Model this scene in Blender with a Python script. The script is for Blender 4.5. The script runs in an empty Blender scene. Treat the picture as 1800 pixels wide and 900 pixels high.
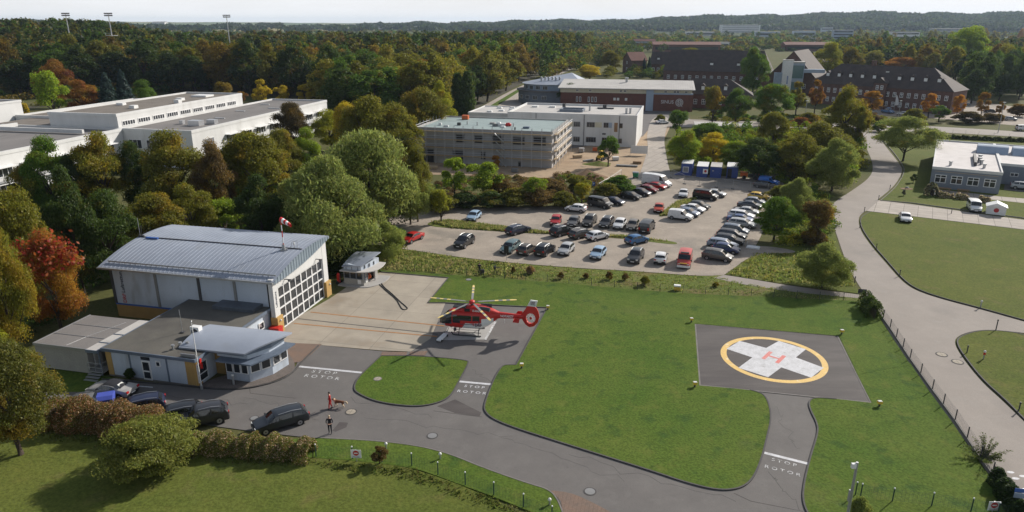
import bpy, bmesh, math, random
import numpy as np
from mathutils import Vector, Matrix
from mathutils.geometry import tessellate_polygon
random.seed(7)
S = bpy.context.scene
COL = S.collection
R = math.radians
PI = math.pi

# ---------------------------------------------------------------- camera
HC = 34.0                      # the drone hovers 34 m above the apron
FPX = 1230.0
PITCH = math.atan((450 - 38) / FPX)
cam = bpy.data.cameras.new('camera'); co = bpy.data.objects.new('camera', cam); COL.objects.link(co)
cam.sensor_width = 36.0; cam.lens = 36 * FPX / 1800
cam.clip_start = 0.5; cam.clip_end = 30000
co.location = (0, 0, HC); co.rotation_euler = (PI / 2 - PITCH, 0, 0)
S.camera = co

# ---------------------------------------------------------------- sky, sun, exposure
SUN_EL = R(31); SUN_AZ = R(38)         # azimuth counted from +X towards +Y
w = bpy.data.worlds.new('World'); S.world = w; w.use_nodes = True
nt = w.node_tree; nt.nodes.clear()
o = nt.nodes.new('ShaderNodeOutputWorld'); bg = nt.nodes.new('ShaderNodeBackground')
sky = nt.nodes.new('ShaderNodeTexSky'); sky.sky_type = 'NISHITA'; sky.sun_disc = False
sky.sun_elevation = SUN_EL; sky.sun_rotation = PI / 2 - SUN_AZ
sky.air_density = 1.2; sky.dust_density = 2.0; sky.altitude = 50
# thin autumn cloud: bright and milky towards the horizon, blue showing through higher up
tc = nt.nodes.new('ShaderNodeTexCoord'); mp = nt.nodes.new('ShaderNodeMapping'); mp.inputs['Scale'].default_value = (1.5, 1.5, 9)
nz = nt.nodes.new('ShaderNodeTexNoise'); nz.inputs['Scale'].default_value = 2.2; nz.inputs['Detail'].default_value = 6
sp = nt.nodes.new('ShaderNodeSeparateXYZ'); hr = nt.nodes.new('ShaderNodeMapRange'); hr.inputs[1].default_value = .0; hr.inputs[2].default_value = .38; hr.inputs[3].default_value = .97; hr.inputs[4].default_value = .12
ad = nt.nodes.new('ShaderNodeMath'); ad.operation = 'MULTIPLY_ADD'; ad.inputs[1].default_value = .5; ad.inputs[2].default_value = -.25
a2 = nt.nodes.new('ShaderNodeMath'); a2.operation = 'ADD'; a2.use_clamp = True
mx = nt.nodes.new('ShaderNodeMix'); mx.data_type = 'RGBA'; mx.inputs[7].default_value = (11.0, 11.1, 11.3, 1)
L = nt.links.new
L(tc.outputs['Generated'], mp.inputs['Vector']); L(mp.outputs[0], nz.inputs['Vector']); L(tc.outputs['Generated'], sp.inputs[0]); L(sp.outputs[2], hr.inputs[0])
L(nz.outputs['Fac'], ad.inputs[0]); L(ad.outputs[0], a2.inputs[0]); L(hr.outputs[0], a2.inputs[1]); L(a2.outputs[0], mx.inputs[0])
L(sky.outputs[0], mx.inputs[6]); L(mx.outputs[2], bg.inputs[0]); L(bg.outputs[0], o.inputs[0])
bg.inputs[1].default_value = 0.072
sl = bpy.data.lights.new('sun', 'SUN'); so = bpy.data.objects.new('sun', sl); COL.objects.link(so)
sl.energy = 4.4; sl.angle = R(1.2); sl.color = (1.0, .945, .865)
sd = Vector((math.cos(SUN_AZ) * math.cos(SUN_EL), math.sin(SUN_AZ) * math.cos(SUN_EL), math.sin(SUN_EL)))
so.rotation_euler = sd.to_track_quat('Z', 'Y').to_euler(); so.location = (100, 100, 200)
S.view_settings.view_transform = 'Standard'; S.view_settings.look = 'None'
S.view_settings.exposure = 0.28; S.view_settings.gamma = 1.0; S.view_settings.use_curve_mapping = False
S.render.engine = 'CYCLES'
S.cycles.max_bounces = 5; S.cycles.diffuse_bounces = 2; S.cycles.glossy_bounces = 2; S.cycles.transmission_bounces = 3
S.cycles.volume_bounces = 1; S.cycles.transparent_max_bounces = 4
S.cycles.use_denoising = True; S.cycles.caustics_reflective = False; S.cycles.caustics_refractive = False
try: S.cycles.denoiser = 'OPENIMAGEDENOISE'
except Exception: pass
# ---------------------------------------------------------------- helpers
cP, sP = math.cos(PITCH), math.sin(PITCH)
def G(u, v, z=0.0):
    """the point at height z that was measured at (u, v) on the photograph (survey helper, gives world metres)"""
    x = (u - 900) / FPX; y = -(v - 450) / FPX
    d = (x, cP + y * sP, -sP + y * cP); t = (HC - z) / -d[2]
    return (d[0] * t, d[1] * t)
def height(u, v, vt):
    x, y = G(u, v); lo, hi = 0, 90
    for _ in range(40):
        m = (lo + hi) / 2; z = m - HC
        if 450 - FPX * (y * sP + z * cP) / (y * cP - z * sP) > vt: lo = m
        else: hi = m
    return lo
def dist(x, y, z=0): return y * cP - (z - HC) * sP
EA = R(-12.3); E1 = Vector((math.cos(EA), math.sin(EA))); E2 = Vector((-math.sin(EA), math.cos(EA)))

def tag(o, label=None, cat=None, group=None, kind=None):
    if label: o['label'] = label
    if cat: o['category'] = cat
    if group: o['group'] = group
    if kind: o['kind'] = kind
    return o
def thing(name, label, cat, loc=(0, 0, 0), rz=0.0, group=None):
    o = bpy.data.objects.new(name, None); COL.objects.link(o)
    o.empty_display_size = .3; o.location = loc; o.rotation_euler = (0, 0, rz)
    return tag(o, label, cat, group)
def link(name, me, parent=None, loc=(0, 0, 0), rz=0.0, color=None):
    o = bpy.data.objects.new(name, me); COL.objects.link(o)
    o.location = loc; o.rotation_euler = (0, 0, rz)
    if parent: o.parent = parent
    if color: o.color = color
    return o
def copy_tree(o, parent=None):
    c = o.copy(); COL.objects.link(c)
    if parent: c.parent = parent
    for ch in o.children: copy_tree(ch, c)
    return c

class MB:
    """collects shapes; build() links them as ONE mesh object"""
    def __init__(s): s.v = []; s.f = []; s.m = []
    def add(s, vs, fs, mi=0):
        b = len(s.v); s.v += [tuple(p) for p in vs]; s.f += [tuple(b + i for i in f) for f in fs]; s.m += [mi] * len(fs); return s
    def quad(s, a, b, c, d, mi=0): return s.add([a, b, c, d], [(0, 1, 2, 3)], mi)
    def box(s, x0, y0, z0, x1, y1, z1, mi=0):
        return s.add([(x0, y0, z0), (x1, y0, z0), (x1, y1, z0), (x0, y1, z0), (x0, y0, z1), (x1, y0, z1), (x1, y1, z1), (x0, y1, z1)],
                     [(3, 2, 1, 0), (4, 5, 6, 7), (0, 1, 5, 4), (1, 2, 6, 5), (2, 3, 7, 6), (3, 0, 4, 7)], mi)
    def prism(s, poly, z0, z1, mi=0, mt=None):
        n = len(poly)
        a = sum(poly[i][0] * poly[(i + 1) % n][1] - poly[(i + 1) % n][0] * poly[i][1] for i in range(n))
        if a < 0: poly = poly[::-1]
        tri = tessellate_polygon([[Vector((p[0], p[1], 0)) for p in poly]])
        tri = [t if sum(poly[t[i]][0] * poly[t[(i + 1) % 3]][1] - poly[t[(i + 1) % 3]][0] * poly[t[i]][1] for i in range(3)) > 0 else t[::-1] for t in tri]
        s.add([(p[0], p[1], z1) for p in poly], tri, mi if mt is None else mt)
        if z0 is not None and z0 < z1:
            s.add([(p[0], p[1], z0) for p in poly] + [(p[0], p[1], z1) for p in poly], [(i, (i + 1) % n, n + (i + 1) % n, n + i) for i in range(n)], mi)
        return s
    def xprism(s, prof, x0, x1, mi=0):
        """profile in (y, z), swept along x"""
        n = len(prof)
        tri = tessellate_polygon([[Vector((p[0], p[1], 0)) for p in prof]])
        s.add([(x0, p[0], p[1]) for p in prof], tri, mi); s.add([(x1, p[0], p[1]) for p in prof], [t[::-1] for t in tri], mi)
        return s.add([(x0, p[0], p[1]) for p in prof] + [(x1, p[0], p[1]) for p in prof], [(i, (i + 1) % n, n + (i + 1) % n, n + i) for i in range(n)], mi)
    def cyl(s, x, y, z0, z1, r, n=10, mi=0, r1=None):
        r1 = r if r1 is None else r1
        a = [2 * PI * i / n for i in range(n)]
        vs = [(x + r * math.cos(t), y + r * math.sin(t), z0) for t in a] + [(x + r1 * math.cos(t), y + r1 * math.sin(t), z1) for t in a]
        return s.add(vs, [(i, (i + 1) % n, n + (i + 1) % n, n + i) for i in range(n)] + [tuple(range(n, 2 * n)), tuple(range(n - 1, -1, -1))], mi)
    def ycyl(s, x, y0, y1, z, r, n=14, mi=0, mcap=None):
        a = [2 * PI * i / n for i in range(n)]
        vs = [(x + r * math.cos(t), y0, z + r * math.sin(t)) for t in a] + [(x + r * math.cos(t), y1, z + r * math.sin(t)) for t in a]
        s.add(vs, [(i, n + i, n + (i + 1) % n, (i + 1) % n) for i in range(n)], mi)
        return s.add(vs, [tuple(range(n)), tuple(range(2 * n - 1, n - 1, -1))], mi if mcap is None else mcap)
    def tube(s, pts, r, n=6, mi=0, r1=None):
        P = [Vector(p) for p in pts]; b = len(s.v); k = len(P)
        for i, p in enumerate(P):
            d = (P[min(i + 1, k - 1)] - P[max(i - 1, 0)]).normalized()
            u = d.cross(Vector((0, 0, 1)));  u = Vector((1, 0, 0)) if u.length < 1e-4 else u.normalized(); q = d.cross(u)
            rr = r if r1 is None else r + (r1 - r) * i / (k - 1)
            for j in range(n):
                a = 2 * PI * j / n; s.v.append(tuple(p + (u * math.cos(a) + q * math.sin(a)) * rr))
        for i in range(k - 1):
            for j in range(n):
                s.f.append((b + i * n + j, b + (i + 1) * n + j, b + (i + 1) * n + (j + 1) % n, b + i * n + (j + 1) % n)); s.m.append(mi)
        s.f.append(tuple(b + j for j in range(n))); s.f.append(tuple(b + (k - 1) * n + j for j in range(n - 1, -1, -1))); s.m += [mi, mi]
        return s
    def ball(s, c, r, n=10, mi=0, sc=(1, 1, 1)):
        b = len(s.v); h = n // 2
        for i in range(h + 1):
            for j in range(n):
                t = PI * i / h; a = 2 * PI * j / n
                s.v.append((c[0] + r * sc[0] * math.sin(t) * math.cos(a), c[1] + r * sc[1] * math.sin(t) * math.sin(a), c[2] + r * sc[2] * math.cos(t)))
        for i in range(h):
            for j in range(n):
                s.f.append((b + i * n + j, b + (i + 1) * n + j, b + (i + 1) * n + (j + 1) % n, b + i * n + (j + 1) % n)); s.m.append(mi)
        return s
    def ribbon(s, pts, w, z0, z1, mi=0, closed=False):
        """a kerb-like strip of width w along pts"""
        P = [Vector((p[0], p[1])) for p in pts]; n = len(P); Lf = []; Rt = []
        for i in range(n):
            a = P[(i - 1) % n] if (closed or i > 0) else P[i]; c = P[(i + 1) % n] if (closed or i < n - 1) else P[i]
            d1 = (P[i] - a); d2 = (c - P[i])
            d1 = d1.normalized() if d1.length > 1e-6 else d2.normalized(); d2 = d2.normalized() if d2.length > 1e-6 else d1
            nn = Vector((-(d1 + d2).y, (d1 + d2).x)); nn = nn.normalized() if nn.length > 1e-6 else Vector((-d1.y, d1.x))
            k = w / 2 / max(.4, nn.dot(Vector((-d1.y, d1.x)))); Lf.append(P[i] + nn * k); Rt.append(P[i] - nn * k)
        b = len(s.v)
        for l, r in zip(Lf, Rt): s.v += [(l.x, l.y, z0), (l.x, l.y, z1), (r.x, r.y, z1), (r.x, r.y, z0)]
        for i in range(n if closed else n - 1):
            j = (i + 1) % n
            for k in range(3): s.f.append((b + 4 * i + k, b + 4 * i + k + 1, b + 4 * j + k + 1, b + 4 * j + k)); s.m.append(mi)
        if not closed:
            s.f += [(b, b + 1, b + 2, b + 3), (b + 4 * n - 1, b + 4 * n - 2, b + 4 * n - 3, b + 4 * n - 4)]; s.m += [mi, mi]
        return s
    def mesh(s, name, mats, smooth=None, weld=False):
        me = bpy.data.meshes.new(name); me.from_pydata(s.v, [], s.f)
        for m in (mats if isinstance(mats, (list, tuple)) else [mats]): me.materials.append(m)
        me.polygons.foreach_set('material_index', s.m)
        if weld:
            bm = bmesh.new(); bm.from_mesh(me); bmesh.ops.remove_doubles(bm, verts=bm.verts, dist=.0008); bmesh.ops.recalc_face_normals(bm, faces=bm.faces); bm.to_mesh(me); bm.free()
        if smooth is not None:
            me.polygons.foreach_set('use_smooth', [True] * len(me.polygons)); me.set_sharp_from_angle(angle=R(smooth))
        me.update(); return me
    def build(s, name, mats, parent=None, loc=(0, 0, 0), rz=0.0, smooth=None, color=None, weld=False):
        return link(name, s.mesh(name, mats, smooth, weld), parent, loc, rz, color)

def struct(name, mb, mat, **k):
    o = mb.build(name, mat, **k); o['kind'] = 'structure'; return o
def chaikin(pts, n=2, closed=True):
    """pts (x, y[, 1 = keep sharp])"""
    P = [(p[0], p[1], len(p) > 2) for p in pts]
    for _ in range(n):
        Q = []; k = len(P)
        for i in range(k):
            a, b, c = P[(i - 1) % k], P[i], P[(i + 1) % k]
            if b[2] or (not closed and i in (0, k - 1)): Q.append((b[0], b[1], True)); continue
            Q.append((b[0] + (a[0] - b[0]) * .25, b[1] + (a[1] - b[1]) * .25, False)); Q.append((b[0] + (c[0] - b[0]) * .25, b[1] + (c[1] - b[1]) * .25, False))
        P = Q
    return [(p[0], p[1]) for p in P]
def GP(pts, n=2, closed=True):
    return chaikin([G(p[0], p[1]) + ((1,) if len(p) > 2 else ()) for p in pts], n, closed)
_txt = {}
def text_mesh(body, size, mat, extrude=0.0, spacing=1.0, bold=0.0):
    cu = bpy.data.curves.new('txt', 'FONT'); cu.body = body; cu.size = size; cu.align_x = 'CENTER'; cu.align_y = 'CENTER'
    cu.extrude = extrude; cu.space_character = spacing; cu.offset = bold; cu.resolution_u = 3
    ob = bpy.data.objects.new('txt', cu); COL.objects.link(ob)
    dg = bpy.context.evaluated_depsgraph_get(); me = bpy.data.meshes.new_from_object(ob.evaluated_get(dg))
    bpy.data.objects.remove(ob); bpy.data.curves.remove(cu)
    me.materials.clear(); me.materials.append(mat); return me
# ---------------------------------------------------------------- procedural materials
M = {}
def _n(nt, t, **k):
    n = nt.nodes.new(t)
    for a, b in k.items(): setattr(n, a, b)
    return n
def pm(name, base, base2=None, sc=.6, rough=.8, bump=0.0, bsc=8.0, fine=.12, metal=0.0, spec=.5, sharp=.0, coat=0.0, stretch=None, third=None):
    """base colour drifting to base2 over a noise of frequency sc, plus finer grain"""
    m = bpy.data.materials.new(name); m.use_nodes = True; nt = m.node_tree; L = nt.links.new
    p = nt.nodes['Principled BSDF']; p.inputs['Roughness'].default_value = rough; p.inputs['Metallic'].default_value = metal
    p.inputs['Specular IOR Level'].default_value = spec; p.inputs['Coat Weight'].default_value = coat
    base2 = base2 or tuple(c * .8 for c in base)
    tc = _n(nt, 'ShaderNodeTexCoord'); src = tc.outputs['Object']
    if stretch:
        mp = _n(nt, 'ShaderNodeMapping'); mp.inputs['Scale'].default_value = stretch; mp.inputs['Rotation'].default_value = (0, 0, -EA); L(src, mp.inputs['Vector']); src = mp.outputs[0]
    n1 = _n(nt, 'ShaderNodeTexNoise'); n1.inputs['Scale'].default_value = sc; n1.inputs['Detail'].default_value = 7; n1.inputs['Roughness'].default_value = .62; L(src, n1.inputs['Vector'])
    r1 = _n(nt, 'ShaderNodeMapRange'); r1.inputs[1].default_value = .32 + sharp; r1.inputs[2].default_value = .68 - sharp; L(n1.outputs['Fac'], r1.inputs[0])
    mx = _n(nt, 'ShaderNodeMix', data_type='RGBA'); mx.inputs[6].default_value = (*base, 1); mx.inputs[7].default_value = (*base2, 1); L(r1.outputs[0], mx.inputs[0])
    col = mx.outputs[2]
    if third:
        n3 = _n(nt, 'ShaderNodeTexNoise'); n3.inputs['Scale'].default_value = third[1]; n3.inputs['Detail'].default_value = 5; L(src, n3.inputs['Vector'])
        r3 = _n(nt, 'ShaderNodeMapRange'); r3.inputs[1].default_value = third[2]; r3.inputs[2].default_value = third[3]; r3.inputs[4].default_value = third[4]; L(n3.outputs['Fac'], r3.inputs[0])
        m3 = _n(nt, 'ShaderNodeMix', data_type='RGBA'); L(r3.outputs[0], m3.inputs[0]); L(col, m3.inputs[6]); m3.inputs[7].default_value = (*third[0], 1); col = m3.outputs[2]
    n2 = _n(nt, 'ShaderNodeTexNoise'); n2.inputs['Scale'].default_value = bsc; n2.inputs['Detail'].default_value = 4; L(tc.outputs['Object'], n2.inputs['Vector'])
    if fine:
        r2 = _n(nt, 'ShaderNodeMapRange'); r2.inputs[1].default_value = .3; r2.inputs[2].default_value = .7; r2.inputs[3].default_value = 1 - fine; r2.inputs[4].default_value = 1 + fine; L(n2.outputs['Fac'], r2.inputs[0])
        vm = _n(nt, 'ShaderNodeVectorMath', operation='SCALE'); L(col, vm.inputs[0]); L(r2.outputs[0], vm.inputs['Scale']); col = vm.outputs[0]
    m['_col'] = 0
    L(col, p.inputs['Base Color'])
    if bump:
        b = _n(nt, 'ShaderNodeBump'); b.inputs['Strength'].default_value = bump; b.inputs['Distance'].default_value = .05; L(n2.outputs['Fac'], b.inputs['Height']); L(b.outputs[0], p.inputs['Normal'])
    del m['_col']
    M[name] = m; return m
def joints(m, bw, rh, mortar, dark, rot=-EA, off=0.0):
    """slab joints / brick courses laid over the base colour"""
    nt = m.node_tree; L = nt.links.new; p = nt.nodes['Principled BSDF']; src = p.inputs['Base Color'].links[0].from_socket
    tc = _n(nt, 'ShaderNodeTexCoord'); mp = _n(nt, 'ShaderNodeMapping'); mp.inputs['Rotation'].default_value = (0, 0, rot); L(tc.outputs['Object'], mp.inputs['Vector'])
    b = _n(nt, 'ShaderNodeTexBrick'); b.offset = off; b.inputs['Scale'].default_value = 1; b.inputs['Brick Width'].default_value = bw; b.inputs['Row Height'].default_value = rh; b.inputs['Mortar Size'].default_value = mortar
    b.inputs['Color1'].default_value = (1, 1, 1, 1); b.inputs['Color2'].default_value = (.9, .9, .9, 1); b.inputs['Mortar'].default_value = (dark, dark, dark, 1); L(mp.outputs[0], b.inputs['Vector'])
    x = _n(nt, 'ShaderNodeMix', data_type='RGBA', blend_type='MULTIPLY'); x.inputs[0].default_value = 1; L(src, x.inputs[6]); L(b.outputs[0], x.inputs[7]); L(x.outputs[2], p.inputs['Base Color']); return m
def flat(name, c, rough=.6, metal=0.0, spec=.5, coat=0.0): return pm(name, c, tuple(v * .86 for v in c), sc=1.3, rough=rough, metal=metal, spec=spec, fine=.04, bsc=14, coat=coat)
def objcol(name, rough=.35, metal=0.0, coat=.4):
    m = bpy.data.materials.new(name); m.use_nodes = True; nt = m.node_tree; p = nt.nodes['Principled BSDF']; L = nt.links.new
    oi = _n(nt, 'ShaderNodeObjectInfo'); tc = _n(nt, 'ShaderNodeTexCoord'); n = _n(nt, 'ShaderNodeTexNoise'); n.inputs['Scale'].default_value = 2.5; n.inputs['Detail'].default_value = 5; L(tc.outputs['Object'], n.inputs['Vector'])
    r = _n(nt, 'ShaderNodeMapRange'); r.inputs[1].default_value = .3; r.inputs[2].default_value = .7; r.inputs[3].default_value = .86; r.inputs[4].default_value = 1.06; L(n.outputs['Fac'], r.inputs[0])
    v = _n(nt, 'ShaderNodeVectorMath', operation='SCALE'); L(oi.outputs['Color'], v.inputs[0]); L(r.outputs[0], v.inputs['Scale']); L(v.outputs[0], p.inputs['Base Color'])
    r2 = _n(nt, 'ShaderNodeMapRange'); r2.inputs[3].default_value = rough - .08; r2.inputs[4].default_value = rough + .15; L(n.outputs['Fac'], r2.inputs[0]); L(r2.outputs[0], p.inputs['Roughness'])
    p.inputs['Metallic'].default_value = metal; p.inputs['Coat Weight'].default_value = coat; p.inputs['Coat Roughness'].default_value = .08; M[name] = m; return m
def leafmat(name, use_attr=False, dark=1.0):
    """leaves: the tree's own colour (object colour; its alpha = share of autumn-turned twigs), each leaf clump a little different"""
    m = bpy.data.materials.new(name); m.use_nodes = True; nt = m.node_tree; L = nt.links.new
    nt.nodes.remove(nt.nodes['Principled BSDF']); out = nt.nodes['Material Output']
    oi = _n(nt, 'ShaderNodeObjectInfo'); ge = _n(nt, 'ShaderNodeNewGeometry'); tc = _n(nt, 'ShaderNodeTexCoord')
    if use_attr:
        at = _n(nt, 'ShaderNodeAttribute', attribute_name='tint'); base = at.outputs['Color']; alpha = at.outputs['Alpha']
    else: base = oi.outputs['Color']; alpha = oi.outputs['Alpha']
    n = _n(nt, 'ShaderNodeTexNoise'); n.inputs['Scale'].default_value = .3; n.inputs['Detail'].default_value = 3
    va = _n(nt, 'ShaderNodeVectorMath', operation='ADD'); L(tc.outputs['Object'], va.inputs[0]); L(oi.outputs['Random'], va.inputs[1])
    sc = _n(nt, 'ShaderNodeVectorMath', operation='SCALE'); sc.inputs['Scale'].default_value = 37.0
    cx = _n(nt, 'ShaderNodeCombineXYZ'); L(oi.outputs['Random'], cx.inputs[0]); L(cx.outputs[0], sc.inputs[0]); L(sc.outputs[0], va.inputs[1]); L(va.outputs[0], n.inputs['Vector'])
    # autumn twigs where noise < alpha-ish
    md = _n(nt, 'ShaderNodeMath', operation='SUBTRACT'); L(n.outputs['Fac'], md.inputs[0])
    ar = _n(nt, 'ShaderNodeMapRange'); ar.inputs[3].default_value = .72; ar.inputs[4].default_value = .25; L(alpha, ar.inputs[0]); L(ar.outputs[0], md.inputs[1])
    mr = _n(nt, 'ShaderNodeMapRange'); mr.inputs[1].default_value = -.05; mr.inputs[2].default_value = .1; L(md.outputs[0], mr.inputs[0])
    aut = _n(nt, 'ShaderNodeMix', data_type='RGBA'); L(mr.outputs[0], aut.inputs[0]); L(base, aut.inputs[6])
    ad = _n(nt, 'ShaderNodeMix', data_type='RGBA', blend_type='MIX'); ad.inputs[0].default_value = .55; L(base, ad.inputs[6]); ad.inputs[7].default_value = (.30, .19, .016, 1); L(ad.outputs[2], aut.inputs[7])
    hs = _n(nt, 'ShaderNodeHueSaturation'); L(aut.outputs[2], hs.inputs['Color'])
    h = _n(nt, 'ShaderNodeMapRange'); h.inputs[3].default_value = .475; h.inputs[4].default_value = .52; L(ge.outputs['Random Per Island'], h.inputs[0]); L(h.outputs[0], hs.inputs['Hue'])
    vv = _n(nt, 'ShaderNodeMapRange'); vv.inputs[3].default_value = .8 * dark; vv.inputs[4].default_value = 1.75 * dark; L(ge.outputs['Random Per Island'], vv.inputs[0])
    wn = _n(nt, 'ShaderNodeTexWhiteNoise', noise_dimensions='1D'); L(ge.outputs['Random Per Island'], wn.inputs['W']); L(wn.outputs['Value'], vv.inputs[0]); L(vv.outputs[0], hs.inputs['Value'])
    d = _n(nt, 'ShaderNodeBsdfDiffuse'); t = _n(nt, 'ShaderNodeBsdfTranslucent'); g = _n(nt, 'ShaderNodeBsdfGlossy'); g.inputs['Roughness'].default_value = .5; g.inputs['Color'].default_value = (1, 1, 1, 1)
    L(hs.outputs[0], d.inputs['Color']); L(hs.outputs[0], t.inputs['Color'])
    x = _n(nt, 'ShaderNodeMixShader'); x.inputs[0].default_value = .56; L(d.outputs[0], x.inputs[1]); L(t.outputs[0], x.inputs[2])
    y = _n(nt, 'ShaderNodeMixShader'); y.inputs[0].default_value = .01; L(x.outputs[0], y.inputs[1]); L(g.outputs[0], y.inputs[2]); L(y.outputs[0], out.inputs['Surface'])
    M[name] = m; return m

leafmat('leaf'); leafmat('leaf_far', True)
pm('bark', (.075, .055, .04), (.04, .03, .022), sc=3, rough=.95, bump=.5, bsc=12)
pm('lawn', (.064, .112, .017), (.094, .13, .023), sc=.11, rough=.95, spec=.1, bump=.7, bsc=5.5, fine=.3, third=((.038, .078, .018), .5, .56, .7, .8))
pm('lawn_dry', (.115, .128, .028), (.08, .105, .02), sc=.09, rough=.95, spec=.1, bump=.7, bsc=5, fine=.28, third=((.14, .12, .045), .35, .58, .72, .6))
pm('meadow', (.135, .15, .04), (.09, .125, .024), sc=.3, rough=.95, spec=.1, bump=.9, bsc=4, fine=.35, third=((.17, .12, .06), .25, .52, .66, .7))
pm('asphalt', (.112, .103, .098), (.145, .134, .126), sc=.22, rough=.88, bump=.15, bsc=22, fine=.12, third=((.075, .072, .07), .11, .56, .68, .55))
pm('pad_asphalt', (.045, .037, .036), (.092, .08, .076), sc=.5, stretch=(.22, 1, 1), rough=.8, bump=.15, bsc=20, fine=.1, third=((.05, .042, .042), .33, .52, .66, .8))
pm('apron', (.39, .34, .27), (.30, .262, .21), sc=.3, rough=.85, bump=.1, bsc=16, fine=.08, third=((.14, .125, .11), .16, .58, .72, .6)); joints(M['apron'], 6, 5, .035, .62)
pm('slab', (.4, .39, .37), (.32, .31, .3), sc=.5, rough=.8, fine=.06)
pm('concrete_road', (.285, .25, .22), (.235, .205, .18), sc=.25, rough=.88, bump=.1, bsc=14, fine=.1, third=((.17, .155, .14), .12, .58, .7, .4))
pm('panel_path', (.42, .37, .32), (.34, .3, .26), sc=.5, rough=.88, fine=.08); joints(M['panel_path'], 2.4, 1.9, .05, .45, rot=R(30))
pm('gravel_lot', (.35, .295, .24), (.26, .222, .182), sc=.22, rough=.95, bump=.5, bsc=9, fine=.16, third=((.15, .14, .122), .12, .55, .68, .55))
pm('sand', (.40, .29, .185), (.29, .205, .13), sc=.18, rough=.95, bump=.6, bsc=4, fine=.15, third=((.17, .125, .09), .2, .6, .7, .6))
pm('paving_red', (.22, .14, .1), (.17, .125, .1), sc=.8, rough=.9, fine=.14, bsc=10); joints(M['paving_red'], .3, .15, .02, .7)
pm('pebble', (.16, .13, .115), (.11, .095, .085), sc=1.5, rough=.95, bump=.8, bsc=14, fine=.35)
pm('kerb', (.2, .185, .17), (.14, .13, .12), sc=1.2, rough=.9)
pm('kerb_dark', (.06, .055, .055), (.085, .08, .075), sc=1.2, rough=.9)
pm('paint_white', (.6, .6, .62), (.46, .46, .47), sc=1.4, rough=.7, third=((.3, .29, .28), 2.2, .6, .72, .55))
pm('paint_worn', (.62, .62, .62), (.42, .42, .42), sc=2.0, rough=.75, third=((.16, .155, .15), 3.0, .48, .62, .85))
pm('paint_yellow', (.72, .47, .13), (.62, .42, .15), sc=.8, rough=.7, third=((.75, .66, .45), 1.2, .6, .7, .6))
pm('paint_red', (.62, .14, .12), (.6, .25, .22), sc=1.2, rough=.7)
pm('rust', (.42, .2, .07), (.3, .14, .05), sc=2, rough=.9)
pm('forest_floor', (.035, .035, .018), (.06, .05, .025), sc=.08, rough=1, bump=.5, bsc=2)
def ground_mat():
    m = pm('ground', (.075, .088, .026), (.115, .105, .045), sc=.05, rough=.95, spec=.1, bump=.5, bsc=3, fine=.25)
    nt = m.node_tree; L = nt.links.new; p = nt.nodes['Principled BSDF']; src = p.inputs['Base Color'].links[0].from_socket
    tc = _n(nt, 'ShaderNodeTexCoord'); v = _n(nt, 'ShaderNodeTexVoronoi'); v.inputs['Scale'].default_value = .0022; L(tc.outputs['Object'], v.inputs['Vector'])
    cr = _n(nt, 'ShaderNodeValToRGB'); e = cr.color_ramp.elements; e[0].color = (.05, .085, .025, 1); e[1].color = (.30, .26, .13, 1)
    for q, c in ((.3, (.11, .13, .04, 1)), (.55, (.10, .14, .035, 1)), (.75, (.2, .18, .08, 1))):
        k = e.new(q); k.color = c
    sx = _n(nt, 'ShaderNodeSeparateColor'); L(v.outputs['Color'], sx.inputs[0]); L(sx.outputs[0], cr.inputs[0])
    s2 = _n(nt, 'ShaderNodeSeparateXYZ'); L(tc.outputs['Object'], s2.inputs[0]); r = _n(nt, 'ShaderNodeMapRange'); r.inputs[1].default_value = 900; r.inputs[2].default_value = 1500; L(s2.outputs['Y'], r.inputs[0])
    x = _n(nt, 'ShaderNodeMix', data_type='RGBA'); L(r.outputs[0], x.inputs[0]); L(src, x.inputs[6])
    # the far right is wooded, the far left open fields
    rx = _n(nt, 'ShaderNodeMapRange'); rx.inputs[1].default_value = -700; rx.inputs[2].default_value = 300; L(s2.outputs['X'], rx.inputs[0])
    xf = _n(nt, 'ShaderNodeMix', data_type='RGBA'); L(rx.outputs[0], xf.inputs[0]); L(cr.outputs[0], xf.inputs[6]); xf.inputs[7].default_value = (.045, .062, .02, 1); L(xf.outputs[2], x.inputs[7]); L(x.outputs[2], p.inputs['Base Color'])
ground_mat()
def layer(m, col, sc, lo, hi, amt, detail=6):
    nt = m.node_tree; L = nt.links.new; p = nt.nodes['Principled BSDF']; src = p.inputs['Base Color'].links[0].from_socket
    tc = _n(nt, 'ShaderNodeTexCoord'); n = _n(nt, 'ShaderNodeTexNoise'); n.inputs['Scale'].default_value = sc; n.inputs['Detail'].default_value = detail; n.inputs['Roughness'].default_value = .7; L(tc.outputs['Object'], n.inputs['Vector'])
    r = _n(nt, 'ShaderNodeMapRange'); r.inputs[1].default_value = lo; r.inputs[2].default_value = hi; r.inputs[4].default_value = amt; L(n.outputs['Fac'], r.inputs[0])
    x = _n(nt, 'ShaderNodeMix', data_type='RGBA'); L(r.outputs[0], x.inputs[0]); L(src, x.inputs[6]); x.inputs[7].default_value = (*col, 1); L(x.outputs[2], p.inputs['Base Color'])
for k_ in ('lawn', 'lawn_dry', 'meadow'):
    layer(M[k_], (.17, .165, .04), .55, .54, .74, .5); layer(M[k_], (.035, .07, .014), 1.3, .58, .72, .5); layer(M[k_], (.13, .115, .06), .07, .58, .7, .28)
layer(M['asphalt'], (.17, .16, .15), .6, .52, .75, .5); layer(M['asphalt'], (.07, .066, .064), 2.2, .6, .75, .5); layer(M['concrete_road'], (.33, .305, .275), .5, .55, .75, .5); layer(M['concrete_road'], (.15, .14, .125), 1.6, .62, .76, .4)
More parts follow.
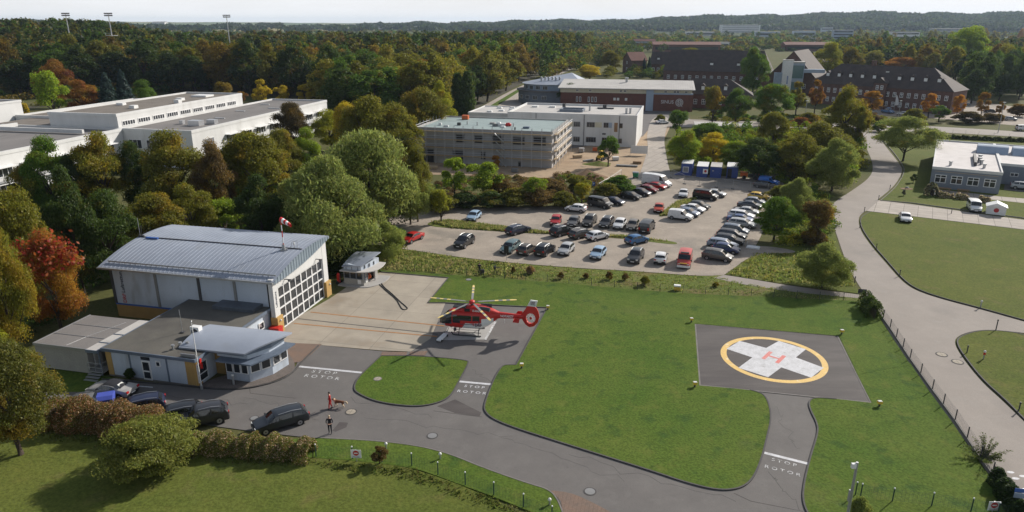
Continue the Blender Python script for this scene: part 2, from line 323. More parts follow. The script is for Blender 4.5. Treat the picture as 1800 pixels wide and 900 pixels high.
layer(M['gravel_lot'], (.45, .385, .31), .45, .54, .72, .6); layer(M['gravel_lot'], (.17, .16, .12), 1.4, .6, .75, .5); layer(M['apron'], (.36, .27, .17), .16, .56, .7, .4)
layer(M['sand'], (.2, .15, .1), .25, .55, .68, .7); layer(M['sand'], (.13, .13, .05), .5, .6, .72, .7); layer(M['sand'], (.5, .4, .28), .8, .58, .72, .5)
# buildings
pm('render_white', (.66, .66, .65), (.56, .56, .55), sc=.3, rough=.85, fine=.04, third=((.45, .43, .4), .5, .6, .72, .4), stretch=(1, 1, .25))
pm('panel_pale', (.52, .58, .66), (.44, .49, .56), sc=.5, rough=.7, fine=.05, third=((.3, .31, .32), .7, .56, .7, .5), stretch=(1, 1, .3))
pm('plinth_yellow', (.52, .33, .11), (.42, .26, .09), sc=.7, rough=.8, fine=.06); joints(M['plinth_yellow'], .5, .25, .012, .75, rot=0)
pm('metal_roof', (.33, .365, .43), (.275, .305, .365), sc=.25, rough=.55, metal=.15, fine=.05, third=((.27, .29, .32), .4, .56, .7, .5))
pm('fascia_a', (.2, .25, .3), (.16, .2, .25), sc=.8, rough=.5, metal=.2); pm('fascia_b', (.3, .36, .42), (.24, .3, .35), sc=.8, rough=.5, metal=.2)
pm('metal_dark', (.12, .14, .17), (.09, .1, .12), sc=.8, rough=.5, metal=.3)
pm('steel_blue', (.16, .2, .26), (.12, .15, .2), sc=.8, rough=.5, metal=.2)
pm('bitumen', (.085, .08, .07), (.12, .112, .095), sc=.35, rough=.92, fine=.12, third=((.055, .05, .048), .2, .54, .68, .6))
pm('roof_grey', (.20, .185, .175), (.15, .14, .135), sc=.2, rough=.92, fine=.1, third=((.10, .095, .09), .3, .58, .7, .5), stretch=(1, .3, 1))
pm('roof_gravel', (.19, .165, .14), (.14, .12, .10), sc=.3, rough=.95, fine=.15, bsc=5)
pm('roof_light', (.50, .48, .45), (.42, .40, .38), sc=.25, rough=.85, fine=.06, third=((.3, .28, .26), .3, .6, .74, .5))
pm('roof_white', (.6, .565, .55), (.5, .47, .455), sc=.4, rough=.85, fine=.06, third=((.4, .37, .35), .5, .58, .72, .5))
pm('roof_green', (.30, .37, .36), (.24, .30, .30), sc=.3, rough=.7, fine=.06); joints(M['roof_green'], 20, 1.1, .03, .8)
pm('block_masonry', (.47, .46, .46), (.38, .375, .38), sc=.4, rough=.9, fine=.06, third=((.46, .42, .38), .3, .55, .7, .5))
pm('brick_red', (.16, .065, .045), (.115, .05, .038), sc=.7, rough=.9, fine=.12, bsc=9, third=((.2, .09, .06), 1.2, .55, .7, .5))
pm('brick_plum', (.15, .085, .07), (.10, .06, .05), sc=.7, rough=.9, fine=.12)
pm('tile_dark', (.05, .04, .038), (.08, .06, .052), sc=.4, rough=.85, fine=.16, bsc=5)
pm('tile_red', (.17, .07, .05), (.13, .055, .042), sc=.4, rough=.85, fine=.12, bsc=5)
pm('facade_blue', (.215, .24, .28), (.18, .2, .235), sc=.5, rough=.8, fine=.05)
pm('facade_lblue', (.33, .4, .5), (.28, .34, .42), sc=.5, rough=.7)
pm('container_blue', (.035, .075, .29), (.027, .055, .21), sc=1.2, rough=.5, third=((.12, .1, .1), 2.5, .64, .75, .5))
pm('container_grey', (.36, .35, .32), (.3, .29, .27), sc=.8, rough=.7)
flat('white', (.78, .78, .77), rough=.5); flat('white_pvc', (.8, .8, .8), rough=.35); flat('cream', (.6, .56, .42)); flat('black', (.018, .018, .02), rough=.5)
flat('dark_grey', (.06, .06, .065)); flat('mid_grey', (.22, .22, .22)); flat('galv', (.42, .43, .44), rough=.45, metal=.6); flat('aluminium', (.6, .61, .63), rough=.35, metal=.7)
flat('red', (.55, .025, .02), rough=.4); flat('orange', (.6, .13, .03), rough=.5); flat('yellow', (.75, .5, .06), rough=.5); flat('blade_yellow', (.72, .55, .2), rough=.5); flat('blue', (.03, .12, .42), rough=.5); flat('green', (.02, .22, .1), rough=.5)
flat('wood', (.3, .18, .09)); flat('wood_pale', (.5, .38, .24)); flat('rubber', (.02, .02, .02), rough=.9); flat('tarp_blue', (.06, .09, .42), rough=.6); flat('plant_red', (.35, .05, .03))
flat('skin', (.5, .3, .22)); flat('hair_dark', (.03, .02, .015)); flat('hair_blond', (.45, .36, .24)); flat('cloth_red', (.5, .02, .018), rough=.9); flat('cloth_black', (.015, .016, .022), rough=.9); flat('fur_brown', (.16, .065, .03), rough=.95); flat('fur_cream', (.55, .42, .28), rough=.95)
flat('sign_blue', (.04, .12, .4)); flat('text_red', (.5, .04, .04)); flat('text_maroon', (.1, .02, .05)); flat('text_dark', (.05, .06, .09)); flat('glass_green', (.12, .2, .2), rough=.15)
pm('glass', (.022, .026, .032), (.035, .04, .048), sc=.8, rough=.08, spec=.8, fine=0)
pm('glass_car', (.012, .014, .017), (.02, .023, .028), sc=1.5, rough=.06, spec=.9, fine=0)
flat('lamp_glass', (.7, .7, .66), rough=.2); flat('tail_red', (.45, .02, .02), rough=.2); flat('rim', (.4, .4, .42), rough=.3, metal=.6)
objcol('car_paint'); objcol('matte', rough=.7, coat=0.0)
# ---------------------------------------------------------------- terrain
def sstep(a, b, x):
    t = min(1, max(0, (x - a) / (b - a))); return t * t * (3 - 2 * t)
def terr(x, y):
    r = math.hypot(x, y); az = math.degrees(math.atan2(x, y))
    z = 12 * sstep(300, 620, y) * sstep(-23, -31, az)          # the wooded rise on the left
    ridge = 4 + 12 * sstep(-12, 0, az) + 34 * sstep(0, 25, az) + 4 * math.sin(az * .55) + 3 * math.sin(az * 1.7 + 1)
    z += ridge * sstep(2300, 3600, r) * (1 if r < 4200 else 1 - .25 * sstep(4200, 7000, r))
    z += 26 * sstep(5200, 8200, r) * sstep(6, -30, az)
    return z
ys = list(np.concatenate([np.arange(-60, 300, 60), np.arange(300, 900, 30), np.arange(900, 2200, 100), np.geomspace(2200, 11000, 22)]))
mb = MB(); nx = 61
for y in ys:
    hw = 160 + .95 * max(y, 0)
    for i in range(nx):
        x = hw * (2 * i / (nx - 1) - 1); mb.v.append((x, y, terr(x, y)))
for j in range(len(ys) - 1):
    for i in range(nx - 1): mb.f.append((j * nx + i, j * nx + i + 1, (j + 1) * nx + i + 1, (j + 1) * nx + i)); mb.m.append(0)
struct('ground', mb, M['ground'], smooth=60)

def sheet(name, pts, mat, z, n=2, thick=None):
    mb = MB(); mb.prism(GP(pts, n), None if thick is None else z - thick, z); return struct(name, mb, M[mat])

# surfaces: every polygon is a survey of the photograph's own outlines, put down on the ground plane
sheet('forest_floor', [(-900, 215, 1), (0, 200, 1), (60, 190, 1), (330, 158, 1), (560, 172, 1), (740, 250, 1), (820, 200, 1), (930, 140, 1), (985, 118, 1), (990, 100, 1), (-900, 100, 1)], 'forest_floor', .012)
sheet('construction_ground', [(690, 305, 1), (735, 275, 1), (1000, 262, 1), (1130, 236, 1), (1150, 205, 1), (1185, 208, 1), (1160, 262, 1), (1150, 305, 1), (1090, 318, 1), (1035, 325), (960, 312), (840, 309)], 'sand', .03)
sheet('parking_lot', [(640, 400, 1), (700, 372), (770, 366), (860, 366), (1010, 363), (1050, 350), (1085, 322), (1140, 298, 1), (1200, 304, 1), (1375, 318, 1), (1385, 342, 1), (1350, 380), (1335, 425), (1305, 462), (1272, 484, 1), (1228, 486), (1120, 477), (1000, 471), (830, 456), (712, 438), (650, 430, 1)], 'gravel_lot', .05)
sheet('site_road', [(1120, 320, 1), (1140, 262), (1136, 238), (1146, 205), (1180, 205), (1166, 240), (1172, 280), (1180, 310, 1)], 'panel_path', .062)
sheet('grass_strip', [(752, 391), (790, 387), (887, 399), (968, 409), (1095, 415), (1190, 425), (1190, 432), (1093, 419), (900, 409), (793, 402), (752, 398)], 'meadow', .075)
sheet('grass_strip', [(1158, 382), (1172, 380), (1203, 362), (1232, 348), (1224, 345), (1190, 356), (1160, 374)], 'meadow', .075)
sheet('asphalt_yard', [(40, 690, 1), (100, 662), (200, 664), (345, 684), (420, 688), (480, 676), (520, 650), (532, 612, 1), (546, 606, 1), (670, 618, 1), (715, 620, 1), (752, 597, 1), (779, 533, 1), (962, 542, 1), (906, 645, 1), (886, 643), (876, 652, 1), (1000, 700, 1), (1240, 650, 1), (1222, 570, 1), (1473, 591, 1), (1533, 711, 1), (1440, 703, 1), (1450, 900, 1), (1460, 1010, 1), (900, 1010, 1), (1000, 930, 1), (992, 905), (984, 880), (968, 861), (930, 850), (850, 822), (790, 797), (735, 783), (660, 774), (560, 772), (450, 760), (270, 735), (130, 705), (60, 700, 1)], 'asphalt', .055)
sheet('brick_apron', [(968, 863, 1), (1010, 868), (1075, 902, 1), (1100, 960, 1), (1000, 960, 1), (986, 882, 1)], 'paving_red', .064)
sheet('apron', [(487, 579, 1), (579, 526, 1), (600, 512, 1), (640, 484, 1), (668, 480, 1), (789, 489, 1), (751, 534, 1), (783, 533.5, 1), (757, 596, 1), (722, 619, 1), (670, 617, 1), (546, 606, 1), (498, 603, 1)], 'apron', .07)
sheet('helicopter_slab', [(775, 599, 1), (795, 562, 1), (869, 566, 1), (851, 598, 1)], 'slab', .08)
sheet('slab_edge_line', [(851, 598, 1), (869, 566, 1), (873, 566.5, 1), (855, 598.5, 1)], 'paint_worn', .082)
sheet('brick_patch', [(672, 619, 1), (716, 620, 1), (713, 628, 1), (669, 626, 1)], 'paving_red', .085)
sheet('brick_patch', [(722, 619, 1), (752, 618, 1), (747, 626, 1), (719, 625, 1)], 'paving_red', .085)
sheet('paved_corner', [(489, 603, 1), (566, 606, 1), (530, 640), (500, 637, 1), (486, 622, 1)], 'paving_red', .075)
sheet('pebble_bed', [(345, 679, 1), (384, 664, 1), (420, 655, 1), (480, 640, 1), (492, 606, 1), (522, 640), (512, 657), (478, 673), (430, 683), (385, 684)], 'pebble', .09)
mb = MB(); mb.ribbon(GP([(180, 668, 1), (345, 681, 1), (385, 686), (430, 685), (480, 675), (514, 659), (532, 636), (560, 609, 1)], closed=False), .14, 0, .16); struct('kerb', mb, M['kerb_dark'])

def lawn_island(pts, mat='lawn', kerb='kerb_dark', edge=None, z=.13):
    P = GP(pts, 3); mb = MB(); mb.prism(P, 0, z); struct('lawn', mb, M[mat])
    if kerb:
        mb = MB(); mb.ribbon(P, .13, 0, z + .025, closed=True); struct('kerb', mb, M[kerb])
PADC = [(1222, 571), (1472, 591.5), (1531, 709), (1230, 678.5)]
lawn_island([(670, 627, 1), (735, 627), (822, 634.5), (824, 640), (806, 673), (792, 699), (768, 711), (728, 717), (665, 709), (630, 694), (621, 684), (630, 664)])
# the big lawn round the pads
NF = [(668, 476), (760, 482), (850, 489), (1000, 500), (1120, 511), (1200, 517), (1320, 522), (1440, 528), (1524, 531)]     # line of the north fence
EF = [(1524, 531), (1558, 579), (1593, 633), (1632, 688), (1672, 742), (1716, 808), (1760, 868), (1800, 925), (1850, 1000)]  # line of the east fence
big = [(752, 533.5, 1), (788, 489.5, 1), (670, 479, 1)] + [p + (1,) for p in NF] + [(1540, 552, 1), (1600, 643, 1), (1507, 660, 1)] + \
      [(1474, 592, 1), (1221, 570.5, 1), (1229, 679.5, 1), (1318, 687), (1340, 693), (1350, 706), (1356, 735), (1348, 770), (1338, 810), (1322, 846), (1300, 861), (1262, 864), (1205, 850), (1150, 831), (1000, 784), (905, 754), (866, 738), (852, 725), (851, 712), (868, 668), (880, 648), (886, 643), (907, 643, 1), (962, 542, 1), (783, 533.5, 1)]
lawn_island(big, kerb=None)
for kp in ([(1318, 687), (1340, 693), (1350, 706), (1356, 735), (1348, 770), (1338, 810), (1322, 846), (1300, 861), (1262, 864), (1205, 850), (1150, 831), (1000, 784), (905, 754), (866, 738), (852, 725), (851, 712), (868, 668), (880, 648), (886, 643), (907, 643, 1), (962, 542, 1), (783, 533.5, 1), (752, 533.5, 1), (788, 489.5, 1), (670, 479, 1)], [(1470, 703, 1), (1430, 700), (1421, 708), (1424, 722), (1436, 745), (1438, 762), (1424, 805), (1412, 855), (1411, 885), (1425, 915), (1470, 1000, 1)]):
    mb = MB(); mb.ribbon(GP(kp, 3, closed=False), .13, 0, .155); struct('kerb', mb, M['kerb_dark'])
lawn_island([(1505, 656, 1), (1600, 640, 1)] + [p + (1,) for p in EF[3:]] + [(1470, 1000, 1), (1425, 915), (1411, 885), (1412, 855), (1424, 805), (1438, 762), (1436, 745), (1424, 722), (1421, 708), (1430, 700), (1470, 703, 1), (1532, 710, 1)], kerb=None, z=.118)
lawn_island([(500, 772), (570, 772), (660, 776), (735, 785), (790, 799), (850, 824), (930, 852), (966, 862), (982, 882), (990, 906), (975, 918), (920, 896), (868, 875), (818, 857), (770, 839), (724, 823), (620, 811), (556, 807), (500, 800, 1)], mat='lawn', kerb=None, z=.1)
mb = MB(); mb.ribbon(GP([(560, 771, 1), (660, 776), (735, 785), (790, 799), (850, 824), (930, 852), (966, 862), (982, 882), (990, 906, 1)], 3, closed=False), .12, 0, .12); struct('kerb', mb, M['kerb'])
sheet('meadow', [(-400, 740, 1), (40, 735, 1), (130, 720), (300, 752), (550, 790), (700, 815), (880, 880), (985, 960), (1000, 1080, 1), (-400, 1080, 1)], 'lawn_dry', .085)
sheet('lawn', [(100, 650, 1), (170, 655, 1), (205, 668, 1), (150, 690, 1), (90, 690, 1)], 'lawn', .075)
sheet('meadow', [(650, 432, 1), (712, 439), (830, 457), (1000, 472), (1120, 478), (1228, 487), (1272, 484, 1), (1330, 503), (1420, 514), (1518, 524, 1), (1524, 531, 1)] + [p + (1,) for p in NF[::-1][1:]] + [(660, 478, 1)], 'meadow', .06)
sheet('footpath', [(1272, 484, 1), (1300, 488), (1400, 505), (1512, 519, 1), (1520, 526, 1), (1400, 515), (1300, 500), (1255, 489, 1)], 'concrete_road', .074)
sheet('meadow', [(1276, 483, 1), (1300, 465), (1330, 445), (1380, 420), (1430, 395), (1462, 385), (1470, 420), (1486, 468), (1505, 505), (1512, 517, 1), (1400, 503), (1310, 489)], 'lawn_dry', .066)
sheet('footpath', [(1305, 438), (1340, 432), (1395, 440), (1400, 446), (1330, 446), (1290, 470), (1280, 462)], 'gravel_lot', .078)
# concrete road on the right, its branches and lawns
road = [(1522, 520), (1506, 497), (1487, 462), (1468, 405), (1456, 372), (1466, 355), (1500, 334), (1530, 312), (1536, 292), (1524, 262), (1514, 244), (1508, 228, 1), (1540, 228, 1), (1550, 250), (1585, 292), (1586, 304), (1572, 328), (1542, 352, 1),
        (1600, 359, 1), (1800, 387, 1), (1960, 410, 1), (1960, 430, 1), (1800, 404, 1), (1600, 380, 1), (1522, 371, 1), (1509, 380), (1510, 402), (1530, 432), (1560, 466), (1585, 495), (1610, 512), (1660, 528), (1722, 544), (1800, 566, 1), (1960, 610, 1), (1960, 640, 1), (1800, 586, 1), (1750, 580), (1715, 581), (1685, 590), (1676, 602), (1690, 628), (1725, 672), (1762, 705), (1800, 742, 1), (1900, 850, 1), (2000, 980, 1), (1870, 1000, 1), (1800, 922, 1), (1760, 866, 1), (1672, 741, 1), (1593, 632, 1)]
sheet('concrete_road', road, 'concrete_road', .05, n=2)
sheet('panel_path', [(1524, 371, 1), (1545, 353, 1), (1800, 387, 1), (1960, 410, 1), (1960, 428, 1), (1800, 403.5, 1)], 'panel_path', .06)
lawn_island([(1530, 373, 1), (1600, 381, 1), (1800, 405, 1), (1960, 430, 1), (1960, 608, 1), (1800, 564), (1722, 542), (1660, 526), (1612, 510), (1588, 493), (1563, 464), (1533, 430), (1513, 400), (1512, 382)], mat='lawn_dry')
lawn_island([(1800, 588), (1750, 582), (1717, 583), (1689, 592), (1680, 602), (1694, 627), (1729, 671), (1766, 703), (1800, 738), (1900, 840, 1), (2000, 740, 1), (1960, 645, 1)], mat='lawn_dry')
lawn_island([(1548, 353, 1), (1575, 330), (1590, 304), (1588, 291), (1560, 255), (1545, 243), (1660, 240, 1), (1960, 255, 1), (1960, 406, 1), (1800, 384, 1), (1600, 357, 1)], mat='lawn_dry', kerb='kerb')
sheet('terrace', [(1640, 333, 1), (1760, 347, 1), (1820, 352, 1), (1816, 360, 1), (1752, 353, 1), (1640, 343, 1)], 'panel_path', .16)
sheet('asphalt_yard', [(1764, 335, 1), (1772, 300, 1), (1960, 310, 1), (1960, 356, 1)], 'asphalt', .155)
# the street and the car park in front of the brick building, the road beside the wood
sheet('street', [(1150, 207, 1), (1215, 210, 1), (1330, 214), (1500, 216), (1640, 222), (1800, 232, 1), (2100, 250, 1), (2100, 262, 1), (1800, 241, 1), (1640, 232), (1500, 229), (1330, 227), (1215, 224, 1), (1145, 222, 1)], 'concrete_road', .04)
sheet('car_park', [(1560, 188, 1), (1700, 176, 1), (1800, 190, 1), (1900, 200, 1), (1900, 228, 1), (1800, 222, 1), (1640, 208, 1), (1500, 200, 1)], 'gravel_lot', .035)
sheet('woodside_road', [(790, 215, 1), (830, 197), (905, 155), (960, 134), (1000, 118, 1), (1010, 120, 1), (968, 138), (935, 155), (905, 200, 1), (880, 215, 1)], 'panel_path', .04)
sheet('yard', [(880, 215, 1), (905, 200, 1), (935, 165, 1), (1000, 185, 1), (1200, 190, 1), (1215, 212, 1), (1150, 215, 1), (1130, 240, 1), (1000, 262, 1)], 'asphalt', .033)
sheet('lawn', [(830, 205, 1), (905, 160, 1), (945, 140, 1), (950, 143, 1), (910, 163, 1), (842, 207, 1)], 'lawn', .05)

# ---------------------------------------------------------------- helipad and painted marks
pc = [Vector(G(*p)) for p in PADC]
mb = MB(); mb.prism([tuple(p) for p in pc], 0, .06 + .02); hp = struct('helipad', mb, M['pad_asphalt'])
mb = MB(); mb.ribbon([tuple(p) for p in pc], .18, 0, .1, closed=True); struct('kerb', mb, M['kerb'])
ring = [Vector(G(1180 + x / 4.5, 540 + y / 4.5)) for x, y in ((385, 365), (1258, 475), (690, 238), (940, 603), (1060, 315), (520, 497))]
cc = sum(ring, Vector((0, 0))) / 6; rr = sum((p - cc).length for p in ring) / 6
mb = MB(); N = 72
for i in range(N):
    a, b = 2 * PI * i / N, 2 * PI * (i + 1) / N
    f = lambda t, r: (cc.x + r * math.cos(t), cc.y + r * math.sin(t), .084)
    mb.quad(f(a, rr - .62), f(a, rr), f(b, rr), f(b, rr - .62))
k = mb.build('ring_marking', M['paint_yellow'], hp)
cr = [G(1180 + x / 4.5, 540 + y / 4.5) for x, y in ((540, 272), (750, 328), (850, 272), (1065, 338), (985, 403), (1205, 485), (1105, 563), (870, 482), (765, 560), (530, 485), (640, 403), (435, 335))]
mb = MB(); mb.prism(cr, None, .09); mb.build('cross_marking', M['paint_white'], hp)
h1 = Vector(G(1180 + 757 / 4.5, 540 + 386 / 4.5)); h2 = Vector(G(1180 + 864 / 4.5, 540 + 418 / 4.5))
cen = (h1 + h2) / 2; ax = (Vector(G(1180 + 790 / 4.5, 540 + 352 / 4.5)) - Vector(G(1180 + 718 / 4.5, 540 + 420 / 4.5))).normalized(); sx = Vector((ax.y, -ax.x)); hw = (h2 - h1).dot(sx) / 2
mb = MB()
def mark(mb, c, u, v, a, b, z):
    q = [c + u * a + v * b, c - u * a + v * b, c - u * a - v * b, c + u * a - v * b]; mb.add([(p.x, p.y, z) for p in q], [(0, 1, 2, 3)])
mark(mb, cen - sx * hw, ax, sx, 1.12, .2, .096); mark(mb, cen + sx * hw, ax, sx, 1.12, .2, .096); mark(mb, cen, sx, ax, hw - .2, .15, .096)
mb.build('letter_h_marking', M['paint_red'], hp)
for (a, b, t1, t2, sz, mt) in (((525, 645), (636, 656), (570, 655.5), (566, 664), .95, 'paint_worn'), ((808, 671.5), (867, 677), (834, 681), (829, 690.5), .72, 'paint_white'), ((1343.5, 797), (1421, 816.5), (1378, 814), (1375, 828.5), .68, 'paint_worn')):
    A, B = Vector(G(*a)), Vector(G(*b)); d = (B - A).normalized(); n = Vector((-d.y, d.x)); mb = MB(); mark(mb, (A + B) / 2, d, n, (B - A).length / 2, .17, .068)
    ln = struct('stop_line_marking', mb, M['paint_white'])
    for s, t in (('STOP', t1), ('ROTOR', t2)):
        q = G(*t); me = text_mesh(s, sz * .86, M[mt], spacing=1.6, bold=.004)
        o = link('lettering_marking', me, None, (q[0], q[1], .068), math.atan2(d.y, d.x)); o['kind'] = 'structure'
# parking bay line by the station, dark repair patches in the asphalt
mb = MB(); mb.prism([G(244, 679), G(269, 681), G(269, 682.5), G(244, 680.5)], None, .066); struct('bay_line_marking', mb, M['paint_white'])
for pts in ([(584, 758), (597, 743), (612, 744), (609, 752), (590, 760)], [(438, 676), (520, 668), (536, 650), (632, 662), (615, 702), (520, 700)], [(768, 715), (800, 703), (846, 726), (843, 733), (800, 727)]):
    mb = MB(); mb.prism([G(*p) for p in pts], None, .060); struct('asphalt_patch', mb, M['asphalt'] if len(pts) > 5 else M['pad_asphalt'])
mb = MB(); mb.ribbon([G(*p) for p in ((762, 723), (800, 728), (848, 734))], .05, .05, .062); mb.ribbon([G(*p) for p in ((1290, 868), (1320, 882), (1412, 900))], .06, .05, .062); mb.ribbon([G(*p) for p in ((438, 676), (440, 692), (520, 701))], .05, .05, .062); struct('asphalt_seam', mb, M['pad_asphalt'])
# cracks and tyre scuffs worn into the tarmac
rc = random.Random(12); mb = MB()
for u0, v0, u1, v1 in ((560, 690, 760, 735), (640, 735, 900, 770), (880, 770, 1100, 850), (1000, 800, 1290, 880), (1365, 715, 1400, 790), (1350, 830, 1405, 890), (830, 650, 900, 700), (280, 695, 430, 712), (430, 700, 560, 740)):
    a, b = Vector(G(u0, v0)), Vector(G(u1, v1)); P_ = [a]; k = 14
    for i in range(1, k + 1): P_.append(a.lerp(b, i / k) + Vector((rc.gauss(0, .18), rc.gauss(0, .3))))
    mb.ribbon([tuple(p) for p in P_], rc.choice((.025, .04)), .05, .0585)
struct('asphalt_crack', mb, M['kerb_dark'])
# rusty guide rails for the helicopter dolly, set into the apron
for (a, b, mt, lb) in (((546, 549.5), (781, 574), 'rust', 'rusty guide rail in the apron farthest from the station'), ((524, 561), (770, 588), 'kerb_dark', 'dark middle guide rail between two rusty ones on the apron'), ((517, 569.5), (768, 592.5), 'rust', 'rusty guide rail in the apron nearest to the station')):
    mb = MB(); mb.ribbon([G(*a), G(*b)], .2 if mt == 'rust' else .13, .05, .084); tag(mb.build('guide_rail', M[mt]), lb, 'rail', 'guide rails in the apron')
# ---------------------------------------------------------------- buildings
def local(a):
    c, s = math.cos(a), math.sin(a); return lambda x0, y0, x, y: (x0 + c * x - s * y, y0 + s * x + c * y)
_wcache = {}
def win(root, x, y, z, w, h, face, cols=2, rows=1, fm='white_pvc', pm_='glass', fw=.09, name='window', tr=None):
    """a window on a wall: frame with bars, its pane a sub-part; face = direction the wall looks ('S' -y, 'N' +y, 'E' +x, 'W' -x or an angle)"""
    rz = {'S': 0, 'E': PI / 2, 'N': PI, 'W': -PI / 2}.get(face, face)
    key = (round(w, 2), round(h, 2), cols, rows, fm, pm_, fw, tr)
    if key not in _wcache:
        f = MB(); d0, d1 = -.07, .03
        f.box(-w / 2, d0, 0, -w / 2 + fw, d1, h); f.box(w / 2 - fw, d0, 0, w / 2, d1, h); f.box(-w / 2 + fw, d0, 0, w / 2 - fw, d1, fw); f.box(-w / 2 + fw, d0, h - fw, w / 2 - fw, d1, h)
        for i in range(1, cols): q = -w / 2 + w * i / cols; f.box(q - fw / 2, d0 + .004, fw, q + fw / 2, d1, h - fw)
        for i in range(1, rows):
            q = h * i / rows if not tr else h * tr; f.box(-w / 2 + fw, d0 + .008, q - fw / 2, w / 2 - fw, d1, q + fw / 2)
        g = MB(); g.box(-w / 2 + fw * .6, -.03, fw * .6, w / 2 - fw * .6, .02, h - fw * .6)
        _wcache[key] = (f.mesh(name, M[fm]), g.mesh('pane', M[pm_]))
    a, b = _wcache[key]
    o = link(name, a, root, (x, y, z), rz); link('pane', b, o); return o
def door(root, x, y, z, w, h, face, mat='white_pvc', glass=True):
    rz = {'S': 0, 'E': PI / 2, 'N': PI, 'W': -PI / 2}.get(face, face)
    f = MB(); f.box(-w / 2, -.06, 0, w / 2, .03, h); o = f.build('door', M[mat], root, (x, y, z), rz)
    if glass:
        g = MB(); g.box(-w / 2 + .14, -.075, .2, w / 2 - .14, -.05, h * .42); g.box(-w / 2 + .14, -.075, h * .5, w / 2 - .14, -.05, h - .15); g.build('pane', M['glass'], o)
    k = MB(); k.box(w / 2 - .13, -.13, 1.0, w / 2 - .08, -.06, 1.12); k.build('handle', M['galv'], o); return o
def flatroof(root, x0, y0, x1, y1, z, mat, par=.35, pw=.3, pmat='render_white', name='roof'):
    r = MB(); r.box(x0 + pw, y0 + pw, z - .2, x1 - pw, y1 - pw, z); ro = r.build(name, M[mat], root)
    p = MB(); p.box(x0, y0, z - .25, x1, y0 + pw, z + par); p.box(x0, y1 - pw, z - .25, x1, y1, z + par); p.box(x0, y0 + pw, z - .25, x0 + pw, y1 - pw, z + par); p.box(x1 - pw, y0 + pw, z - .25, x1, y1 - pw, z + par)
    p.build('parapet', M[pmat], ro); return ro
def arcroof(mb, x0, x1, y0, y1, ze, rise, th=.22, n=14, ze2=None, mi=0):
    """vault across y, swept along x"""
    ze2 = ze if ze2 is None else ze2
    up = []; 
    for i in range(n + 1):
        t = i / n; up.append((y0 + (y1 - y0) * t, ze + (ze2 - ze) * t + rise * 4 * t * (1 - t)))
    dn = [(y, z - th) for y, z in up[::-1]]
    return mb.xprism(up + dn, x0, x1, mi)

# --- hangar: local frame x along the long side, y away; origin at the near-left corner
HX, HY, HA = -47.9, 78.55, R(-13.2); HW, HD, HE = 21.4, 12.0, 6.3
hg = thing('hangar', 'helicopter hangar with curved grey metal roof, pale panels and a big glazed gate', 'hangar', (HX, HY, 0), HA)
RW, RR, RE, OV = HD + 1.3, .82, 1.5, .55
rzf = lambda t: HE + .12 + RE * t + RR * 4 * t * (1 - t)
w_ = MB(); w_.box(0, 0, 0, HW, HD, 1.62); w_.build('plinth', M['plinth_yellow'], hg)
w_ = MB(); prof = [(0.03, 1.62), (HD - .03, 1.62), (HD - .03, HE + 1.2)] + [(HD - .03 - (HD - .06) * i / 10, rzf((HD - .03 - (HD - .06) * i / 10 + .45) / RW) - .35) for i in range(1, 10)] + [(.03, HE)]
w_.xprism(prof, .03, HW - .03); wl = w_.build('wall', M['panel_pale'], hg)
b_ = MB(); b_.box(-.03, -.04, 1.56, HW - .2, 0.06, 1.74); b_.build('base_flashing', M['sign_blue'], hg)
for i, f in enumerate((.0, .285, .555, .775, .985)):
    c = MB(); q = f * HW; c.box(q - .14, -.07, 1.74, q + .2, .1, HE + .1); c.build('pilaster', M['mid_grey'] if i in (1, 3) else M['dark_grey'], hg)
rf = MB(); arcroof(rf, -1.2, HW + OV, -.45, -.45 + RW, HE + .12, RR, th=.3, n=20, ze2=HE + .12 + RE); ro = rf.build('roof', M['metal_roof'], hg, smooth=30)
sm = MB()
for i in range(1, 41):
    x = -1.2 + (HW + 1.2 + OV) * i / 41
    pts = [(x, -.45 + RW * t / 12, rzf(t / 12) + .02) for t in range(13)]
    for a, b in zip(pts, pts[1:]): sm.add([(a[0] - .02, a[1], a[2] - .02), (a[0] + .02, a[1], a[2] - .02), (b[0] + .02, b[1], b[2] - .02), (b[0] - .02, b[1], b[2] - .02), (a[0] - .012, a[1], a[2] + .018), (a[0] + .012, a[1], a[2] + .018), (b[0] + .012, b[1], b[2] + .018), (b[0] - .012, b[1], b[2] + .018)], [(4, 5, 6, 7), (0, 4, 7, 3), (1, 2, 6, 5), (0, 1, 5, 4)])
sm.build('standing_seam', M['metal_roof'], ro)
g_ = MB(); g_.box(-1.2, -.7, HE - .1, HW + OV, -.42, HE + .1); g_.build('gutter', M['galv'], ro)
sg = MB(); sg.box(-.5, .4, HE + .5, HW + .4, .46, HE + .66)
for i in range(30): sg.box(-.3 + i * .73, .38, HE + .35, -.24 + i * .73, .48, HE + .66)
sg.build('snow_guard', M['galv'], ro)
ls = MB(); yy = HD * .5 + .6; zz = rzf((yy + .45) / RW); ls.box(-1.1, yy - .06, zz, HW + .3, yy + .06, zz + .1); ls.build('ridge_rail', M['dark_grey'], ro)
sk = MB(); sk.box(.2, yy - .4, zz - .02, 1.9, yy - .1, zz + .16); sk.build('roof_hatch', M['sign_blue'], ro)
